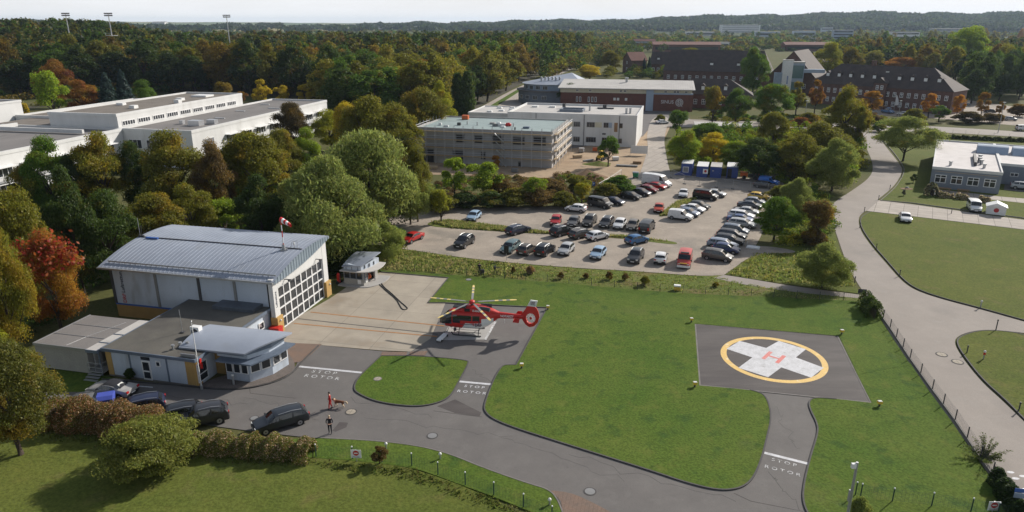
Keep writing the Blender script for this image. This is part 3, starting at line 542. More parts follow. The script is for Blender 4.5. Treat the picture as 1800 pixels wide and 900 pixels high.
# corrugated canopy fascia over the gate
fa = MB(); n = 44
for i in range(n):
    t0, t1 = i / n, (i + 1) / n; f = lambda t: (-.45 + RW * t, rzf(t))
    (ya, za), (yb, zb) = f(t0), f(t1); off = .05 if i % 2 else 0; lo = 1.25
    fa.add([(HW + OV + .02 + off, ya, za - .3 - lo * 4 * t0 * (1 - t0)), (HW + OV + .02 + off, yb, zb - .3 - lo * 4 * t1 * (1 - t1)), (HW + OV + .02 + off, yb, zb), (HW + OV + .02 + off, ya, za)], [(0, 1, 2, 3)], i % 2)
    fa.add([(HW + OV - .06, ya, za - .3 - lo * 4 * t0 * (1 - t0)), (HW + OV - .06, yb, zb - .3 - lo * 4 * t1 * (1 - t1)), (HW + OV - .06, yb, zb - .02), (HW + OV - .06, ya, za - .02)], [(3, 2, 1, 0)])
fa.build('canopy_fascia', [M['fascia_a'], M['fascia_b']], hg)
for y0 in (0, HD - .02):
    p = MB(); p.box(HW - .3, y0 - .45 if y0 == 0 else y0 - .75, 0, HW + .55, y0 + .75 if y0 == 0 else y0 + .5, 2.05); p.build('gate_pier', M['plinth_yellow'], hg)
    p = MB(); p.box(HW - .25, y0 - .35 if y0 == 0 else y0 - .7, 2.05, HW + .3, y0 + .7 if y0 == 0 else y0 + .4, HE + (.3 if y0 == 0 else 1.5)); p.build('gate_jamb', M['render_white'], hg)
    l = MB(); l.ball((HW + .6, y0 + .1, 1.6), .13); l.build('wall_lamp', M['lamp_glass'], hg)
p = MB(); p.xprism([(.7, 5.3), (HD - .7, 5.3), (HD - .7, 7.6), (HD * .5, 7.5), (.7, 6.5)], HW - .2, HW + .28); p.build('gate_lintel', M['render_white'], hg)
y0, y1, z1 = .72, HD - .72, 5.3; nc, nr = 8, 4
g_ = MB(); g_.box(HW + .02, y0, .05, HW + .08, y1, z1); gl = g_.build('gate', M['glass'], hg)
for i in range(nc + 1):
    q = y0 + (y1 - y0) * i / nc; wd = .11 if i % 2 == 0 else .06; b = MB(); b.box(HW + .05, q - wd, .05, HW + .16, q + wd, z1); b.build('gate_mullion', M['white_pvc'], gl)
for i in range(nr + 1):
    q = .12 + (z1 - .2) * i / nr; b = MB(); b.box(HW + .05, y0, q - .1, HW + .15, y1, q + .06); b.build('gate_rail', M['white_pvc'], gl)
for q in (2.2, HD - 2.4):
    b = MB(); b.box(HW + .28, q, 5.75, HW + 1.0, q + .12, 5.83); b.box(HW + .8, q - .15, 5.6, HW + 1.05, q + .27, 5.78); b.build('floodlight', M['dark_grey'], hg)
def wall_text(body, size, mat, parent, loc, rot, name='lettering', sp=1.0):
    o = link(name, text_mesh(body, size, M[mat], .004, sp, .008), parent, loc); o.rotation_euler = rot; return o
wall_text('DRF', .66, 'text_red', hg, (1.35, -.02, 2.45), (PI / 2, -PI / 2, 0)); wall_text('Luftrettung', .66, 'text_dark', hg, (1.35, -.02, 4.65), (PI / 2, -PI / 2, 0))
wall_text('Luftrettung', .42, 'text_dark', hg, (HW + .32, .1, 4.1), (PI / 2, -PI / 2, PI / 2))
dp = MB(); dp.tube([(HW - .5, -.12, 0), (HW - .5, -.12, HE)], .07); dp.build('drainpipe', M['dark_grey'], hg)
# windsock mast on the roof
wx, wy = 19.6, HD * .5 + .1; _z = rzf((wy + .45) / RW)
hm = Matrix.Translation((HX, HY, 0)) @ Matrix.Rotation(HA, 4, 'Z')
p0 = hm @ Vector((wx, wy, _z))
ws = thing('windsock', 'red and white windsock on a banded mast standing on the hangar roof', 'windsock', p0)
m_ = MB(); m_.box(-.35, -.35, -.05, .35, .35, .12); m_.box(-.15, -.15, .1, .15, .15, .7); m_.build('mast_base', M['galv'], ws)
m_ = MB()
for i in range(5): m_.cyl(0, 0, .1 + i * .75, .85 + i * .75, .075 - i * .005, mi=i % 2)
m_.build('mast', [M['red'], M['white']], ws)
s_ = MB(); pr = [(0, .34), (.28, .32), (.56, .29), (.84, .26), (1.12, .22), (1.4, .17)]
for i in range(5):
    (a, ra), (b, rb) = pr[i], pr[i + 1]; n = 12
    c0, c1 = (a + .06, 0, 3.75 - a * .32), (b + .06, 0, 3.75 - b * .32 - .02 * i)
    vs = [(c0[0], ra * math.cos(2 * PI * k / n), c0[2] + ra * math.sin(2 * PI * k / n)) for k in range(n)] + [(c1[0], rb * math.cos(2 * PI * k / n), c1[2] + rb * math.sin(2 * PI * k / n)) for k in range(n)]
    s_.add(vs, [(k, (k + 1) % n, n + (k + 1) % n, n + k) for k in range(n)], i % 2)
s_.build('sock', [M['red'], M['white']], ws, rz=R(-25), smooth=40)
an = thing('roof_antenna', 'small grey aerial bracket beside the windsock mast on the hangar roof', 'antenna', hm @ Vector((20.6, wy + .7, _z - .08)))
m_ = MB(); m_.box(-.9, -.04, 0, .5, .04, .06); m_.tube([(0, 0, 0), (0, 0, 1.0)], .035); m_.tube([(-.5, 0, .05), (-.2, 0, .95), (.35, 0, 1.05)], .03); m_.tube([(.35, 0, 0), (.35, .2, 1.1)], .03); m_.build('bracket', M['galv'], an)
m_ = MB(); m_.box(-.1, -.1, .6, .1, .1, .85); m_.build('sensor_head', M['white'], an)
an = thing('whip_antenna', 'thin whip aerial at the far left end of the hangar roof', 'antenna', hm @ Vector((-.9, HD * .55, _z - .05)))
m_ = MB(); m_.tube([(0, 0, 0), (0, 0, 2.6)], .035); m_.build('whip', M['galv'], an); m_ = MB(); m_.box(-.2, -.1, 0, .5, .1, .35); m_.tube([(.15, 0, .2), (.3, 0, 1.6)], .03); m_.build('mount', M['dark_grey'], an)

# --- station building with its flat roof, curved-roof control room and the container annex
SX, SY, SA = -40.7, 63.4, R(-13.7); SW, SD, SH = 10.2, 13.4, 3.0
st = thing('station_building', 'low station with dark flat roof, pale wall panels and yellow corner piers', 'building', (SX, SY, 0), SA)
m_ = MB(); m_.box(0, 0, 0, SW, SD, SH); m_.build('wall', M['panel_pale'], st)
for q in (0, SW - 1.0):
    m_ = MB(); m_.box(q - .04, -.05, 0, q + 1.02 if q else q + .6, .8, SH - .1); m_.build('corner_pier', M['plinth_yellow'], st)
m_ = MB(); m_.box(-.06, -.02, 0, .3, SD, SH - .05); m_.build('side_pier', M['plinth_yellow'], st)
for q in (2.65, 6.95):
    m_ = MB(); m_.box(q, -.05, 0, q + .16, .05, SH - .1); m_.build('drainpipe', M['steel_blue'], st)
m_ = MB(); m_.box(-.25, -.25, SH - .1, SW + .3, SD, SH + .12); ro = m_.build('roof', M['bitumen'], st)
m_ = MB(); m_.box(-.28, -.3, SH - .16, SW + .34, -.2, SH + .17); m_.box(SW + .26, -.2, SH - .16, SW + .35, SD, SH + .17); m_.box(-.3, -.2, SH - .16, -.22, SD, SH + .17); m_.build('roof_edge', M['steel_blue'], ro)
door(st, 4.6, -.02, .12, 1.0, 2.1, 'S'); m_ = MB(); m_.box(4.1, -.06, 2.3, 5.1, .02, 2.62); m_.build('transom_light', M['glass'], st)
win(st, 6.05, -.03, 1.75, .55, .6, 'S', 1, 1); win(st, SW + .03, .9, .35, 1.5, 2.0, 'E', 1, 2, tr=.4)
m_ = MB(); m_.box(-.02, -.06, 0, SW, .02, .18); m_.build('plinth', M['kerb'], st)
for q in ((7.3, 1.9), (7.9, 2.2), (7.0, 1.2)):
    m_ = MB(); m_.cyl(q[0], q[1], SH, SH + .55, .1); m_.cyl(q[0], q[1], SH + .5, SH + .66, .17); m_.build('vent_pipe', M['galv'], ro)
m_ = MB(); m_.box(8.7, .1, SH + .1, 10.4, .18, SH + .45); m_.build('roof_screen', M['galv'], ro)
m_ = MB(); m_.box(SW + .3, .3, 2.35, SW + .42, .55, 2.95); m_.box(SW + .3, .35, 1.9, SW + .5, .5, 2.4); m_.build('alarm_box', M['red'], st)
# rear block against the hangar
m_ = MB(); m_.box(2.5, SD, 0, 8.9, SD + .3, SH - .1); m_.build('rear_wall', M['plinth_yellow'], st)
m_ = MB(); m_.box(2.3, SD, SH - .1, 9.2, SD + .4, SH + .1); m_.build('rear_roof', M['bitumen'], st)
m_ = MB(); m_.box(4.2, SD - 2.2, SH + .125, 9.4, SD + .35, SH + .5); m_.build('upper_roof', M['metal_dark'], st)
m_ = MB(); m_.box(SW, 3.0, 0, SW + 1.0, 8.5, SH - .35); m_.build('inner_wall', M['plinth_yellow'], st)
win(st, SW + .04, SD - 2.2, 1.2, 1.0, .9, 'E', 1, 1); 
sm4 = Matrix.Translation((SX, SY, 0)) @ Matrix.Rotation(SA, 4, 'Z')
m_ = MB(); m_.box(-.6, -.45, 0, .6, .45, .95); m_.box(-.64, -.49, .95, .64, .49, 1.05); tag(m_.build('grit_bin', M['red'], loc=sm4 @ Vector((SW + 1.0, SD - .9, .07)), rz=SA), 'red bin beside the hangar gate in the corner of the station', 'bin')
# control room: nose of the station with vaulted roof
TX, TY = SW + 1.9, 1.3
poly = [(TX, 2.0), (TX + 2.6, 2.0), (TX + 3.9, 4.0), (TX + 4.3, 6.3), (TX, 6.4)]
off = lambda P, d: [(p[0] + d * (1 if p[0] > TX + .1 else -.6), p[1] + d * (-1 if p[1] < 3 else (.3 if p[1] > 6 else -.15))) for p in P]
m_ = MB(); m_.prism(poly, 0, 2.35); tw = m_.build('control_room_wall', M['panel_pale'], st)
m_ = MB(); m_.prism(off(poly, .85), 2.35, 2.5); m_.build('canopy', M['steel_blue'], st)
m_ = MB(); m_.prism([(TX - .9, 2.15), (TX + 2.5, 2.15), (TX + 3.7, 4.05), (TX + 4.05, 6.3), (TX - .9, 6.5)], 2.5, 3.45); m_.build('upper_wall', M['panel_pale'], st)
fx = [(TX + 2.6, 2.0), (TX + 3.9, 4.0), (TX + 4.3, 6.3)]
for a, b in zip(fx, fx[1:]):
    an = math.atan2(b[1] - a[1], b[0] - a[0])
    for t in (.27, .73):
        win(st, a[0] + (b[0] - a[0]) * t + .02 * math.sin(an), a[1] + (b[1] - a[1]) * t - .02 * math.cos(an), 1.0, 1.0, 1.2, an, 1, 1, fw=.08)
for q in (.45, 1.3, 2.15): win(st, TX + q, 1.98, .95, .76, 1.2, 'S', 1, 1, fw=.06)
m_ = MB(); X0, X1 = TX - 5.2, TX + 4.4; n = 12
# vaulted roof with a curved front edge, running back along x over the flat roof
top = []
for i in range(n + 1):
    t = i / n; y = 1.5 + 5.6 * t; z = 3.42 + .4 * 4 * t * (1 - t) ; xf = TX + 2.7 + 2.0 * math.sin(t * PI * .62); top.append(((X0 + .5 * (1 - t), y, z - .12), (xf, y, z)))
vs = [p for a in top for p in a] + [(p[0], p[1], p[2] - .16) for a in top for p in a]; K = 2 * (n + 1)
fs = []
for i in range(n):
    fs += [(2 * i, 2 * i + 1, 2 * i + 3, 2 * i + 2), (K + 2 * i, K + 2 * i + 2, K + 2 * i + 3, K + 2 * i + 1), (2 * i + 1, K + 2 * i + 1, K + 2 * i + 3, 2 * i + 3), (2 * i, 2 * i + 2, K + 2 * i + 2, K + 2 * i)]
fs += [(0, K, K + 1, 1), (2 * n, 2 * n + 1, K + 2 * n + 1, K + 2 * n)]
m_.add(vs, fs); vr = m_.build('vaulted_roof', M['metal_roof'], st, smooth=30)
m_ = MB(); m_.prism([(X0 + .8, 1.7), (TX + 2.4, 1.7), (TX + 3.9, 4.2), (TX + 4.1, 6.7), (X0 + .3, 6.7)], SH, 3.38); m_.build('clerestory', M['steel_blue'], st)
m_ = MB(); m_.box(X0 - .3, 4.4, SH + .1, X0 + .7, 5.0, SH + 1.15); un = m_.build('air_conditioner', M['white'], st); m_ = MB(); m_.ycyl(X0 + .2, 4.36, 4.4, SH + .62, .36); m_.build('fan_grille', M['dark_grey'], un)
fp = sm4 @ Vector((10.9, -.35, 0))
f_ = thing('flagpole', 'bare white flagpole in front of the station corner', 'flagpole', fp); m_ = MB(); m_.cyl(0, 0, 0, 7.2, .06, r1=.035); m_.build('pole', M['white'], f_, smooth=40); m_ = MB(); m_.ball((0, 0, 7.24), .09); m_.build('finial', M['galv'], f_); m_ = MB(); m_.cyl(0, 0, 0, .5, .13); m_.build('sleeve', M['galv'], f_)
an = thing('rod_antenna', 'thin rod aerial on the flat station roof left of the air conditioner', 'antenna', sm4 @ Vector((5.2, 4.9, SH + .12))); m_ = MB(); m_.cyl(0, 0, 0, 2.6, .03); m_.build('rod', M['galv'], an); m_ = MB(); m_.box(-.2, -.2, 0, .2, .2, .12); m_.build('foot', M['dark_grey'], an)
# container annex
CX, CY, CA = -48.8, 64.9, R(-13.2); CW, CD, CH = 6.3, 7.4, 2.9
ct = thing('container_annex', 'grey office container block with a pale canopy edge left of the station', 'container', (CX, CY, 0), CA)
m_ = MB(); m_.box(0, 0, .2, CW, CD, CH - .15); m_.build('wall', M['container_grey'], ct)
for i in range(3):
    m_ = MB(); m_.box(-.06, CD / 3 * i + .02, CH - .15, CW + .02, CD / 3 * (i + 1) - .02, CH); m_.build('roof', M['roof_grey'], ct)
m_ = MB(); m_.box(-.1, -.08, CH - .22, CW + .05, .06, CH + .05); m_.box(-.12, .06, CH - .22, .02, CD, CH + .05)
for i in range(1, 3): m_.box(0, CD / 3 * i - .03, CH, CW, CD / 3 * i + .03, CH + .04)
m_.build('frame', M['galv'], ct)
m_ = MB(); m_.box(CW + .05, -.1, CH - .1, CW + 1.35, CD, CH + .02); cn = m_.build('canopy', M['roof_light'], ct)
m_ = MB(); m_.box(CW + 1.3, -.12, CH - .28, CW + 1.42, CD, CH + .05); m_.box(CW + .05, -.16, CH - .28, CW + 1.42, -.08, CH + .04)
for q in (1.6, 3.6): m_.box(CW + .05, q, CH + .02, CW + 1.35, q + .1, CH + .07)
m_.build('canopy_beam', M['steel_blue'], cn)
for q in (.05, 3.5): m_ = MB(); m_.box(CW + 1.25, q, 0, CW + 1.36, q + .1, CH - .1); m_.build('canopy_post', M['steel_blue'], ct)
m_ = MB(); m_.box(CW + .05, -.3, .55, CW + 1.8, 2.6, .65)
for k in range(3): m_.box(CW + .2 + k * .0, -.6 - k * .3, .4 - k * .17, CW + 1.7, -.3 - k * .3, .46 - k * .17)
m_.build('landing', M['galv'], ct)
m_ = MB()
for z in (1.1, 1.6): m_.tube([(CW + .1, -.3, z), (CW + 1.8, -.3, z), (CW + 1.8, 2.6, z)], .03)
for q in ((CW + .1, -.3), (CW + 1.0, -.3), (CW + 1.8, -.3), (CW + 1.8, 1.2), (CW + 1.8, 2.6)): m_.tube([(q[0], q[1], .6), (q[0], q[1], 1.6)], .03)
m_.build('railing', M['galv'], ct)
door(ct, CW + .03, 1.2, .6, .95, 2.0, 'E', 'render_white', False)
m_ = MB(); m_.tube([(3.7, .3, CH + .02), (4.1, 2.6, CH + .02), (5.4, 6.5, CH + .02)], .018); m_.build('cable', M['galv'], ct)
# ashtray post / lamp by the control room
b_ = thing('bollard', 'pale steel bollard on the pebbles before the control room', 'bollard', (*G(411, 677), .09)); m_ = MB(); m_.cyl(0, 0, 0, .95, .11); m_.build('post', M['galv'], b_); m_ = MB(); m_.cyl(0, 0, .95, 1.08, .13); m_.build('cap', M['white'], b_)

# --- fuel kiosk
KX, KY, KA = -22.84, 89.21, R(-16.7)
ks = thing('fuel_kiosk', 'small fuel kiosk with swept metal roof and round canopy at the apron edge', 'kiosk', (KX, KY, 0), KA)
m_ = MB(); m_.prism(chaikin([(-.6, -.7, 1), (3.2, -.8), (4.6, .6), (5.0, 3.0), (4.6, 4.6, 1), (-.6, 4.4, 1)], 3), 0, .16); m_.build('base_slab', M['slab'], ks)
m_ = MB(); m_.box(0, 0, .16, 3, .12, 2.1); m_.box(0, .12, .16, .12, 4, 2.1); m_.box(.12, 3.88, .16, 3, 4, 2.1); m_.box(2.88, .12, .16, 3, 1.2, 2.1); m_.box(2.88, 3.0, .16, 3, 3.88, 2.1); m_.box(2.88, 1.2, 1.9, 3, 3.0, 2.1); m_.build('wall', M['container_grey'], ks)
m_ = MB(); m_.box(.12, .12, .165, 2.88, 3.88, .2); m_.build('floor_plate', M['dark_grey'], ks)
for i in range(3): win(ks, .55 + i * .93, -.03, 1.05, .85, 1.0, 'S', 1, 1, 'steel_blue', fw=.05)
win(ks, 3.03, .62, .9, .9, 1.1, 'E', 1, 1, 'steel_blue', fw=.06)
m_ = MB(); m_.box(2.1, -.08, .35, 2.6, 0, .95); m_.build('notice_board', M['white'], ks); m_ = MB(); m_.box(3.0, .35, .5, 3.1, .8, 1.1); m_.build('meter_box', M['white'], ks)
m_ = MB(); m_.prism(chaikin([(-.3, -.5, 1), (2.6, -.6), (4.3, .3), (4.6, 2.6), (4.2, 4.3, 1), (-.3, 4.2, 1)], 3), 2.1, 2.22); m_.build('canopy', M['roof_light'], ks)
m_ = MB(); m_.prism([(0, .15), (2.6, .15), (3.1, 2.0), (3.3, 4), (0, 4)], 2.22, 2.95); m_.build('upper_wall', M['panel_pale'], ks)
for q in ((.35, .13, 'S'), (1.2, .13, 'S'), (2.1, .13, 'S')): m_ = MB(); m_.box(q[0], .08, 2.24, q[0] + .06, .15, 2.93); m_.build('panel_joint', M['steel_blue'], ks)
for q in ((2.78, .75), (3.02, 1.6), (3.18, 2.6)): m_ = MB(); m_.box(q[0] - .02, q[1], 2.35, q[0] + .06, q[1] + .22, 2.8); m_.build('slot_window', M['glass'], ks)
m_ = MB(); vs = []
for i in range(9):
    t = i / 8; y = -.1 + 4.3 * t; z = 2.98 + .75 * math.sin(t * PI * .55); vs += [(-.15, y, z - .3), (2.7 + .9 * math.sin(t * PI * .6), y, z)]
K = 18; vv = vs + [(a, b, c - .12) for a, b, c in vs]; fs = []
for i in range(8): fs += [(2 * i, 2 * i + 1, 2 * i + 3, 2 * i + 2), (K + 2 * i, K + 2 * i + 2, K + 2 * i + 3, K + 2 * i + 1), (2 * i + 1, K + 2 * i + 1, K + 2 * i + 3, 2 * i + 3), (2 * i, 2 * i + 2, K + 2 * i + 2, K + 2 * i)]
fs += [(0, K, K + 1, 1), (16, 17, K + 17, K + 16)]; m_.add(vv, fs); m_.build('roof', M['metal_roof'], ks, smooth=30)
m_ = MB(); m_.ycyl(2.5, 1.5, 1.7, .75, .42, n=16); m_.ycyl(2.5, 2.1, 2.3, .75, .42, n=16); m_.ycyl(2.5, 1.7, 2.1, .75, .25); m_.build('hose_reel', M['orange'], ks)
m_ = MB(); m_.cyl(3.4, 2.4, .16, 2.1, .07); m_.build('canopy_post', M['galv'], ks)
hp_ = [G(u, v) for u, v in ((661, 491), (668, 494), (674, 505), (690, 518), (702, 530), (715, 541), (717, 544), (713, 546), (707, 545), (703, 538), (697, 527), (682, 515), (668, 502), (662, 496), (657, 493))]
m_ = MB(); m_.tube([(x, y, .11) for x, y in chaikin(hp_, 2, False)], .055, n=6); tag(m_.build('fuel_hose', M['rubber']), 'black fuel hose laid in a long loop from the kiosk onto the apron', 'hose')
hy = thing('hand_pump', 'red fire extinguisher trolley in the shade left of the fuel kiosk', 'extinguisher', (*G(596, 499), .02), R(-20))
m_ = MB(); m_.cyl(0, 0, .25, 1.35, .24, n=14); m_.ball((0, 0, 1.35), .24); m_.build('cylinder', M['red'], hy, smooth=40); m_ = MB(); m_.ycyl(0, -.4, -.3, .25, .25); m_.ycyl(0, .3, .4, .25, .25); m_.build('wheel', M['rubber'], hy); m_ = MB(); m_.tube([(.2, -.25, .3), (.45, -.25, 1.5), (.45, .25, 1.5), (.2, .25, .3)], .03); m_.build('handle', M['dark_grey'], hy)
hy.name = 'extinguisher_trolley'
# --- building under construction with scaffolding
BX, BY, BA = -23.85, 177.5, R(-13.8); BW, BD, BH = 34.6, 22.6, 8.6
sb = thing('shell_building', 'two-storey masonry shell with pale green flat roof, under scaffolding', 'building', (BX, BY, 0), BA)
m_ = MB(); m_.box(0, 0, 0, BW, BD, BH - .2); m_.build('wall', M['block_masonry'], sb)
m_ = MB(); m_.box(-.05, -.05, 3.9, BW + .05, BD + .05, 4.25); m_.build('floor_slab', M['mid_grey'], sb)
ro = flatroof(sb, -.1, -.1, BW + .1, BD + .1, BH - .05, 'roof_green', par=.3, pw=.35, pmat='slab')
def hole(x, z, w, h, face='S', y=0, d=.5):
    """an unglazed opening: reveal frame, black sheet painting the unlit inside, a board across some"""
    a = MB(); W_ = .12
    if face == 'S':
        a.box(x - w / 2 - W_, y - .12, z - W_, x + w / 2 + W_, y - .01, z); a.box(x - w / 2 - W_, y - .12, z + h, x + w / 2 + W_, y - .01, z + h + .3); a.box(x - w / 2 - W_, y - .12, z, x - w / 2, y - .01, z + h); a.box(x + w / 2, y - .12, z, x + w / 2 + W_, y - .01, z + h)
        o = a.build('window_opening', M['mid_grey'], sb); b = MB(); b.box(x - w / 2, y - .05, z, x + w / 2, y - .012, z + h); b.build('painted_dark', M['black'], o)  # thin black sheet on the wall paints the shade inside the opening
    else:
        a.box(y + .01, x - w / 2 - W_, z - W_, y + .12, x + w / 2 + W_, z); a.box(y + .01, x - w / 2 - W_, z + h, y + .12, x + w / 2 + W_, z + h + .3)
        o = a.build('window_opening', M['mid_grey'], sb); b = MB(); b.box(y + .012, x - w / 2, z, y + .05, x + w / 2, z + h); b.build('painted_dark', M['black'], o)
for x, w, h in ((11.3, 2.0, 1.7), (16.1, 2.0, 1.6), (20.9, 2.8, 1.8), (26.3, 2.8, 1.6), (31.5, 2.9, 1.8)): hole(x, 5.5, w, h)
for x, w, z, h in ((2.6, 3.0, .1, 3.1), (10.6, 2.6, .1, 3.0), (17.2, 1.0, 1.5, 1.5), (26.5, .5, .1, .9)): hole(x, z, w, h)
for x in (3.2, 8, 13, 18): hole(x, 5.4, 1.8, 1.8, 'E', BW); hole(x, .4, 1.8, 2.4, 'E', BW)
for q in ((3.5, 6, .8, .5, .5, 'white'), (5.8, 3.5, 1.2, .5, .35, 'white'), (8.2, 7, .9, .7, .6, 'dark_grey'), (15.8, 11, 1.4, .9, .35, 'slab'), (20.2, 5.5, 1.1, .9, .3, 'white'), (26, 5.5, 1.6, 1.1, .35, 'steel_blue'), (10.2, 9, .25, .25, .8, 'galv'), (13.2, 8, .25, .25, .8, 'galv'), (22.8, 8, .25, .25, .8, 'galv'), (24.5, 2.6, .3, .3, .6, 'dark_grey'), (17.5, 7.6, 1.4, .6, .5, 'mid_grey'), (18.6, 7.9, .9, .9, .9, 'white')):
    m_ = MB(); m_.box(q[0], q[1], BH, q[0] + q[2], q[1] + q[3], BH + q[4]); m_.box(q[0] + .1, q[1] + .1, BH + q[4], q[0] + q[2] - .1, q[1] + q[3] - .1, BH + q[4] + .08); m_.build('rooflight' if q[2] > .5 else 'roof_pipe', M[q[5]], ro)
sbm = Matrix.Translation((BX, BY, 0)) @ Matrix.Rotation(BA, 4, 'Z')
cr_ = thing('pallet_crate', 'orange pallet stack on the far left of the green shell roof', 'crate', sbm @ Vector((6.0, 18.0, BH - .03)), BA); m_ = MB(); m_.box(0, 0, .15, 1.7, 1.3, 1.15); m_.build('load', M['orange'], cr_); m_ = MB(); m_.box(-.05, -.05, 0, 1.75, 1.35, .14); m_.build('pallet', M['wood'], cr_)
cr_ = thing('material_pile', 'red and white pile of roofing material in the middle of the green roof', 'pile', sbm @ Vector((20.6, 8.4, BH - .03)), BA); m_ = MB(); m_.ball((.8, .5, .35), .75, sc=(1.2, .8, .7)); m_.build('red_sheet', M['red'], cr_); m_ = MB(); m_.box(-1.4, -.1, 0, .1, .9, .7); m_.build('white_box', M['white'], cr_)
sc = thing('scaffolding', 'steel scaffolding with board walkways round the masonry shell', 'scaffolding', (BX, BY, 0), BA)
m_ = MB(); dk = MB(); rl = MB()
def bay(x0, y0, x1, y1, nx_, ny_, n):
    for i in range(n + 1):
        t = i / n; x = x0 + (x1 - x0) * t; y = y0 + (y1 - y0) * t
        for k in (.35, 1.15): m_.tube([(x + nx_ * k, y + ny_ * k, 0), (x + nx_ * k, y + ny_ * k, BH + 1.0)], .05, n=4)
        for z in (2.0, 4.0, 6.0, 8.0): m_.tube([(x + nx_ * .35, y + ny_ * .35, z), (x + nx_ * 1.15, y + ny_ * 1.15, z)], .03, n=4)
    for z in (2.0, 4.0, 6.0, 8.0):
        a, b = (x0 + nx_ * .4, y0 + ny_ * .4), (x1 + nx_ * 1.1, y1 + ny_ * 1.1); dk.box(min(a[0], b[0]), min(a[1], b[1]), z, max(a[0], b[0]), max(a[1], b[1]), z + .2)
        for h in (.5, 1.0): rl.tube([(x0 + nx_ * 1.15, y0 + ny_ * 1.15, z + h), (x1 + nx_ * 1.15, y1 + ny_ * 1.15, z + h)], .045, n=4)
bay(0, 0, BW, 0, 0, -1, 14); bay(BW, 0, BW, BD, 1, 0, 9); bay(0, 0, 0, BD, -1, 0, 9)
m_.build('standard', M['aluminium'], sc); dk.build('walkway', M['wood_pale'], sc); rl.build('guard_rail', M['aluminium'], sc)
st2 = MB()
for k in range(4):
    z = 2.0 * k + .1; x = 21.2 - .2 * k; st2.add([(x, -1.75, z + 2.0), (x, -1.2, z + 2.0), (x + 2.2, -1.2, z), (x + 2.2, -1.75, z), (x, -1.75, z + 2.15), (x, -1.2, z + 2.15), (x + 2.2, -1.2, z + .15), (x + 2.2, -1.75, z + .15)], [(4, 5, 6, 7), (3, 2, 1, 0), (0, 4, 7, 3), (1, 2, 6, 5), (0, 1, 5, 4), (2, 3, 7, 6)])
st2.build('stair_flight', M['aluminium'], sc)

# --- white two-storey building behind it
WX, WY, WA = -1.3, 208.0, R(-14.2); WW, WD, WH = 37.6, 25, 9.0
wb = thing('white_block', 'white two-storey flat-roofed block behind the scaffolded shell', 'building', (WX, WY, 0), WA)
m_ = MB(); m_.box(0, 0, 0, WW, WD, WH - .72); m_.build('wall', M['render_white'], wb)
ro = flatroof(wb, -.05, -.05, WW + .05, WD + .05, WH - .55, 'roof_light', par=.55, pw=.35)
for x, w, h, z, mt, nc in ((20.6, 1.9, 1.45, 5.3, 'glass', 3), (24.6, 2.3, 1.45, 5.3, 'glass', 3), (29.0, 1.4, 1.45, 5.3, 'glass', 2), (33.2, 1.0, 1.4, 5.3, 'glass', 1), (20.6, 1.9, 1.45, 1.0, 'glass', 3), (24.8, 2.9, 1.5, 1.0, 'glass', 4), (29.4, 2.9, 1.5, 1.0, 'glass', 4), (33.2, 1.0, 1.4, 1.0, 'glass', 1), (16.2, 1.9, 1.45, 5.3, 'glass', 3), (11.5, 1.9, 1.45, 5.3, 'glass', 3), (6.5, 1.9, 1.45, 5.3, 'glass', 3)): win(wb, x, -.03, z, w, h, 'S', nc, 1, 'mid_grey', mt)
for x, w, mt in ((19.0, 1.0, 'cream'), (26.8, 1.9, 'cream'), (30.2, .9, 'facade_lblue')): m_ = MB(); m_.box(x - w / 2, -.05, 5.3, x + w / 2, .0, 6.75); m_.build('colour_panel', M[mt], wb)
m_ = MB(); m_.box(31.3, -.05, 4.2, 32.3, 0, 6.8); m_.build('timber_panel', M['wood'], wb)
for x in (8.5, 22.6, 32.7): m_ = MB(); m_.box(x, -.14, 0, x + .14, -.02, WH - .2); m_.build('drainpipe', M['dark_grey'], wb)
m_ = MB(); m_.box(28, -.05, 3.3, 29.0, .0, 3.75); m_.build('sign_board', M['dark_grey'], wb)
for q in ((3.5, 17, 1.8, 1.4, .4, 'white'), (9.0, 17.5, 1.8, 1.4, .4, 'white'), (13.4, 16, .9, .9, 1.4, 'dark_grey'), (24, 18, 5, 1.0, .3, 'dark_grey'), (25.6, 18.6, 1.1, 1.0, 1.1, 'dark_grey'), (33.5, 8, .6, .6, 1.5, 'galv'), (34.6, 8.3, .6, .6, 1.5, 'galv'), (22.2, 12, .5, .5, 2.0, 'galv')):
    m_ = MB(); m_.box(q[0], q[1], WH - .55, q[0] + q[2], q[1] + q[3], WH - .55 + q[4]); m_.box(q[0] - .08, q[1] - .08, WH - .55 + q[4], q[0] + q[2] + .08, q[1] + q[3] + .08, WH - .47 + q[4]); m_.build('roof_unit', M[q[5]], ro)
m_ = MB(); m_.box(14, 8, WH - .55, 21, 8.3, WH + .25); m_.box(14, 12.7, WH - .55, 21, 13, WH + .25); m_.box(14, 8.3, WH - .55, 14.3, 12.7, WH + .25); m_.box(20.7, 8.3, WH - .55, 21, 12.7, WH + .25); m_.box(14.3, 8.3, WH - .55, 20.7, 12.7, WH - .3); m_.build('roof_well', M['facade_blue'], ro)
m_ = MB(); m_.box(-14, 6, 0, -.05, 24, 7.4); lw = m_.build('low_wing_wall', M['render_white'], wb)
ro2 = flatroof(wb, -14.1, 5.9, -.06, 24.1, 7.5, 'roof_light', par=.25, name='low_wing_roof')
for q in ((-9, 9), (-6, 12), (-3.5, 15), (-8.5, 19), (-4.5, 20)): m_ = MB(); m_.box(q[0], q[1], 7.5, q[0] + 1.6, q[1] + 1.2, 7.8); m_.box(q[0] + .1, q[1] + .1, 7.8, q[0] + 1.5, q[1] + 1.1, 7.95); m_.build('rooflight', M['white'], ro2)

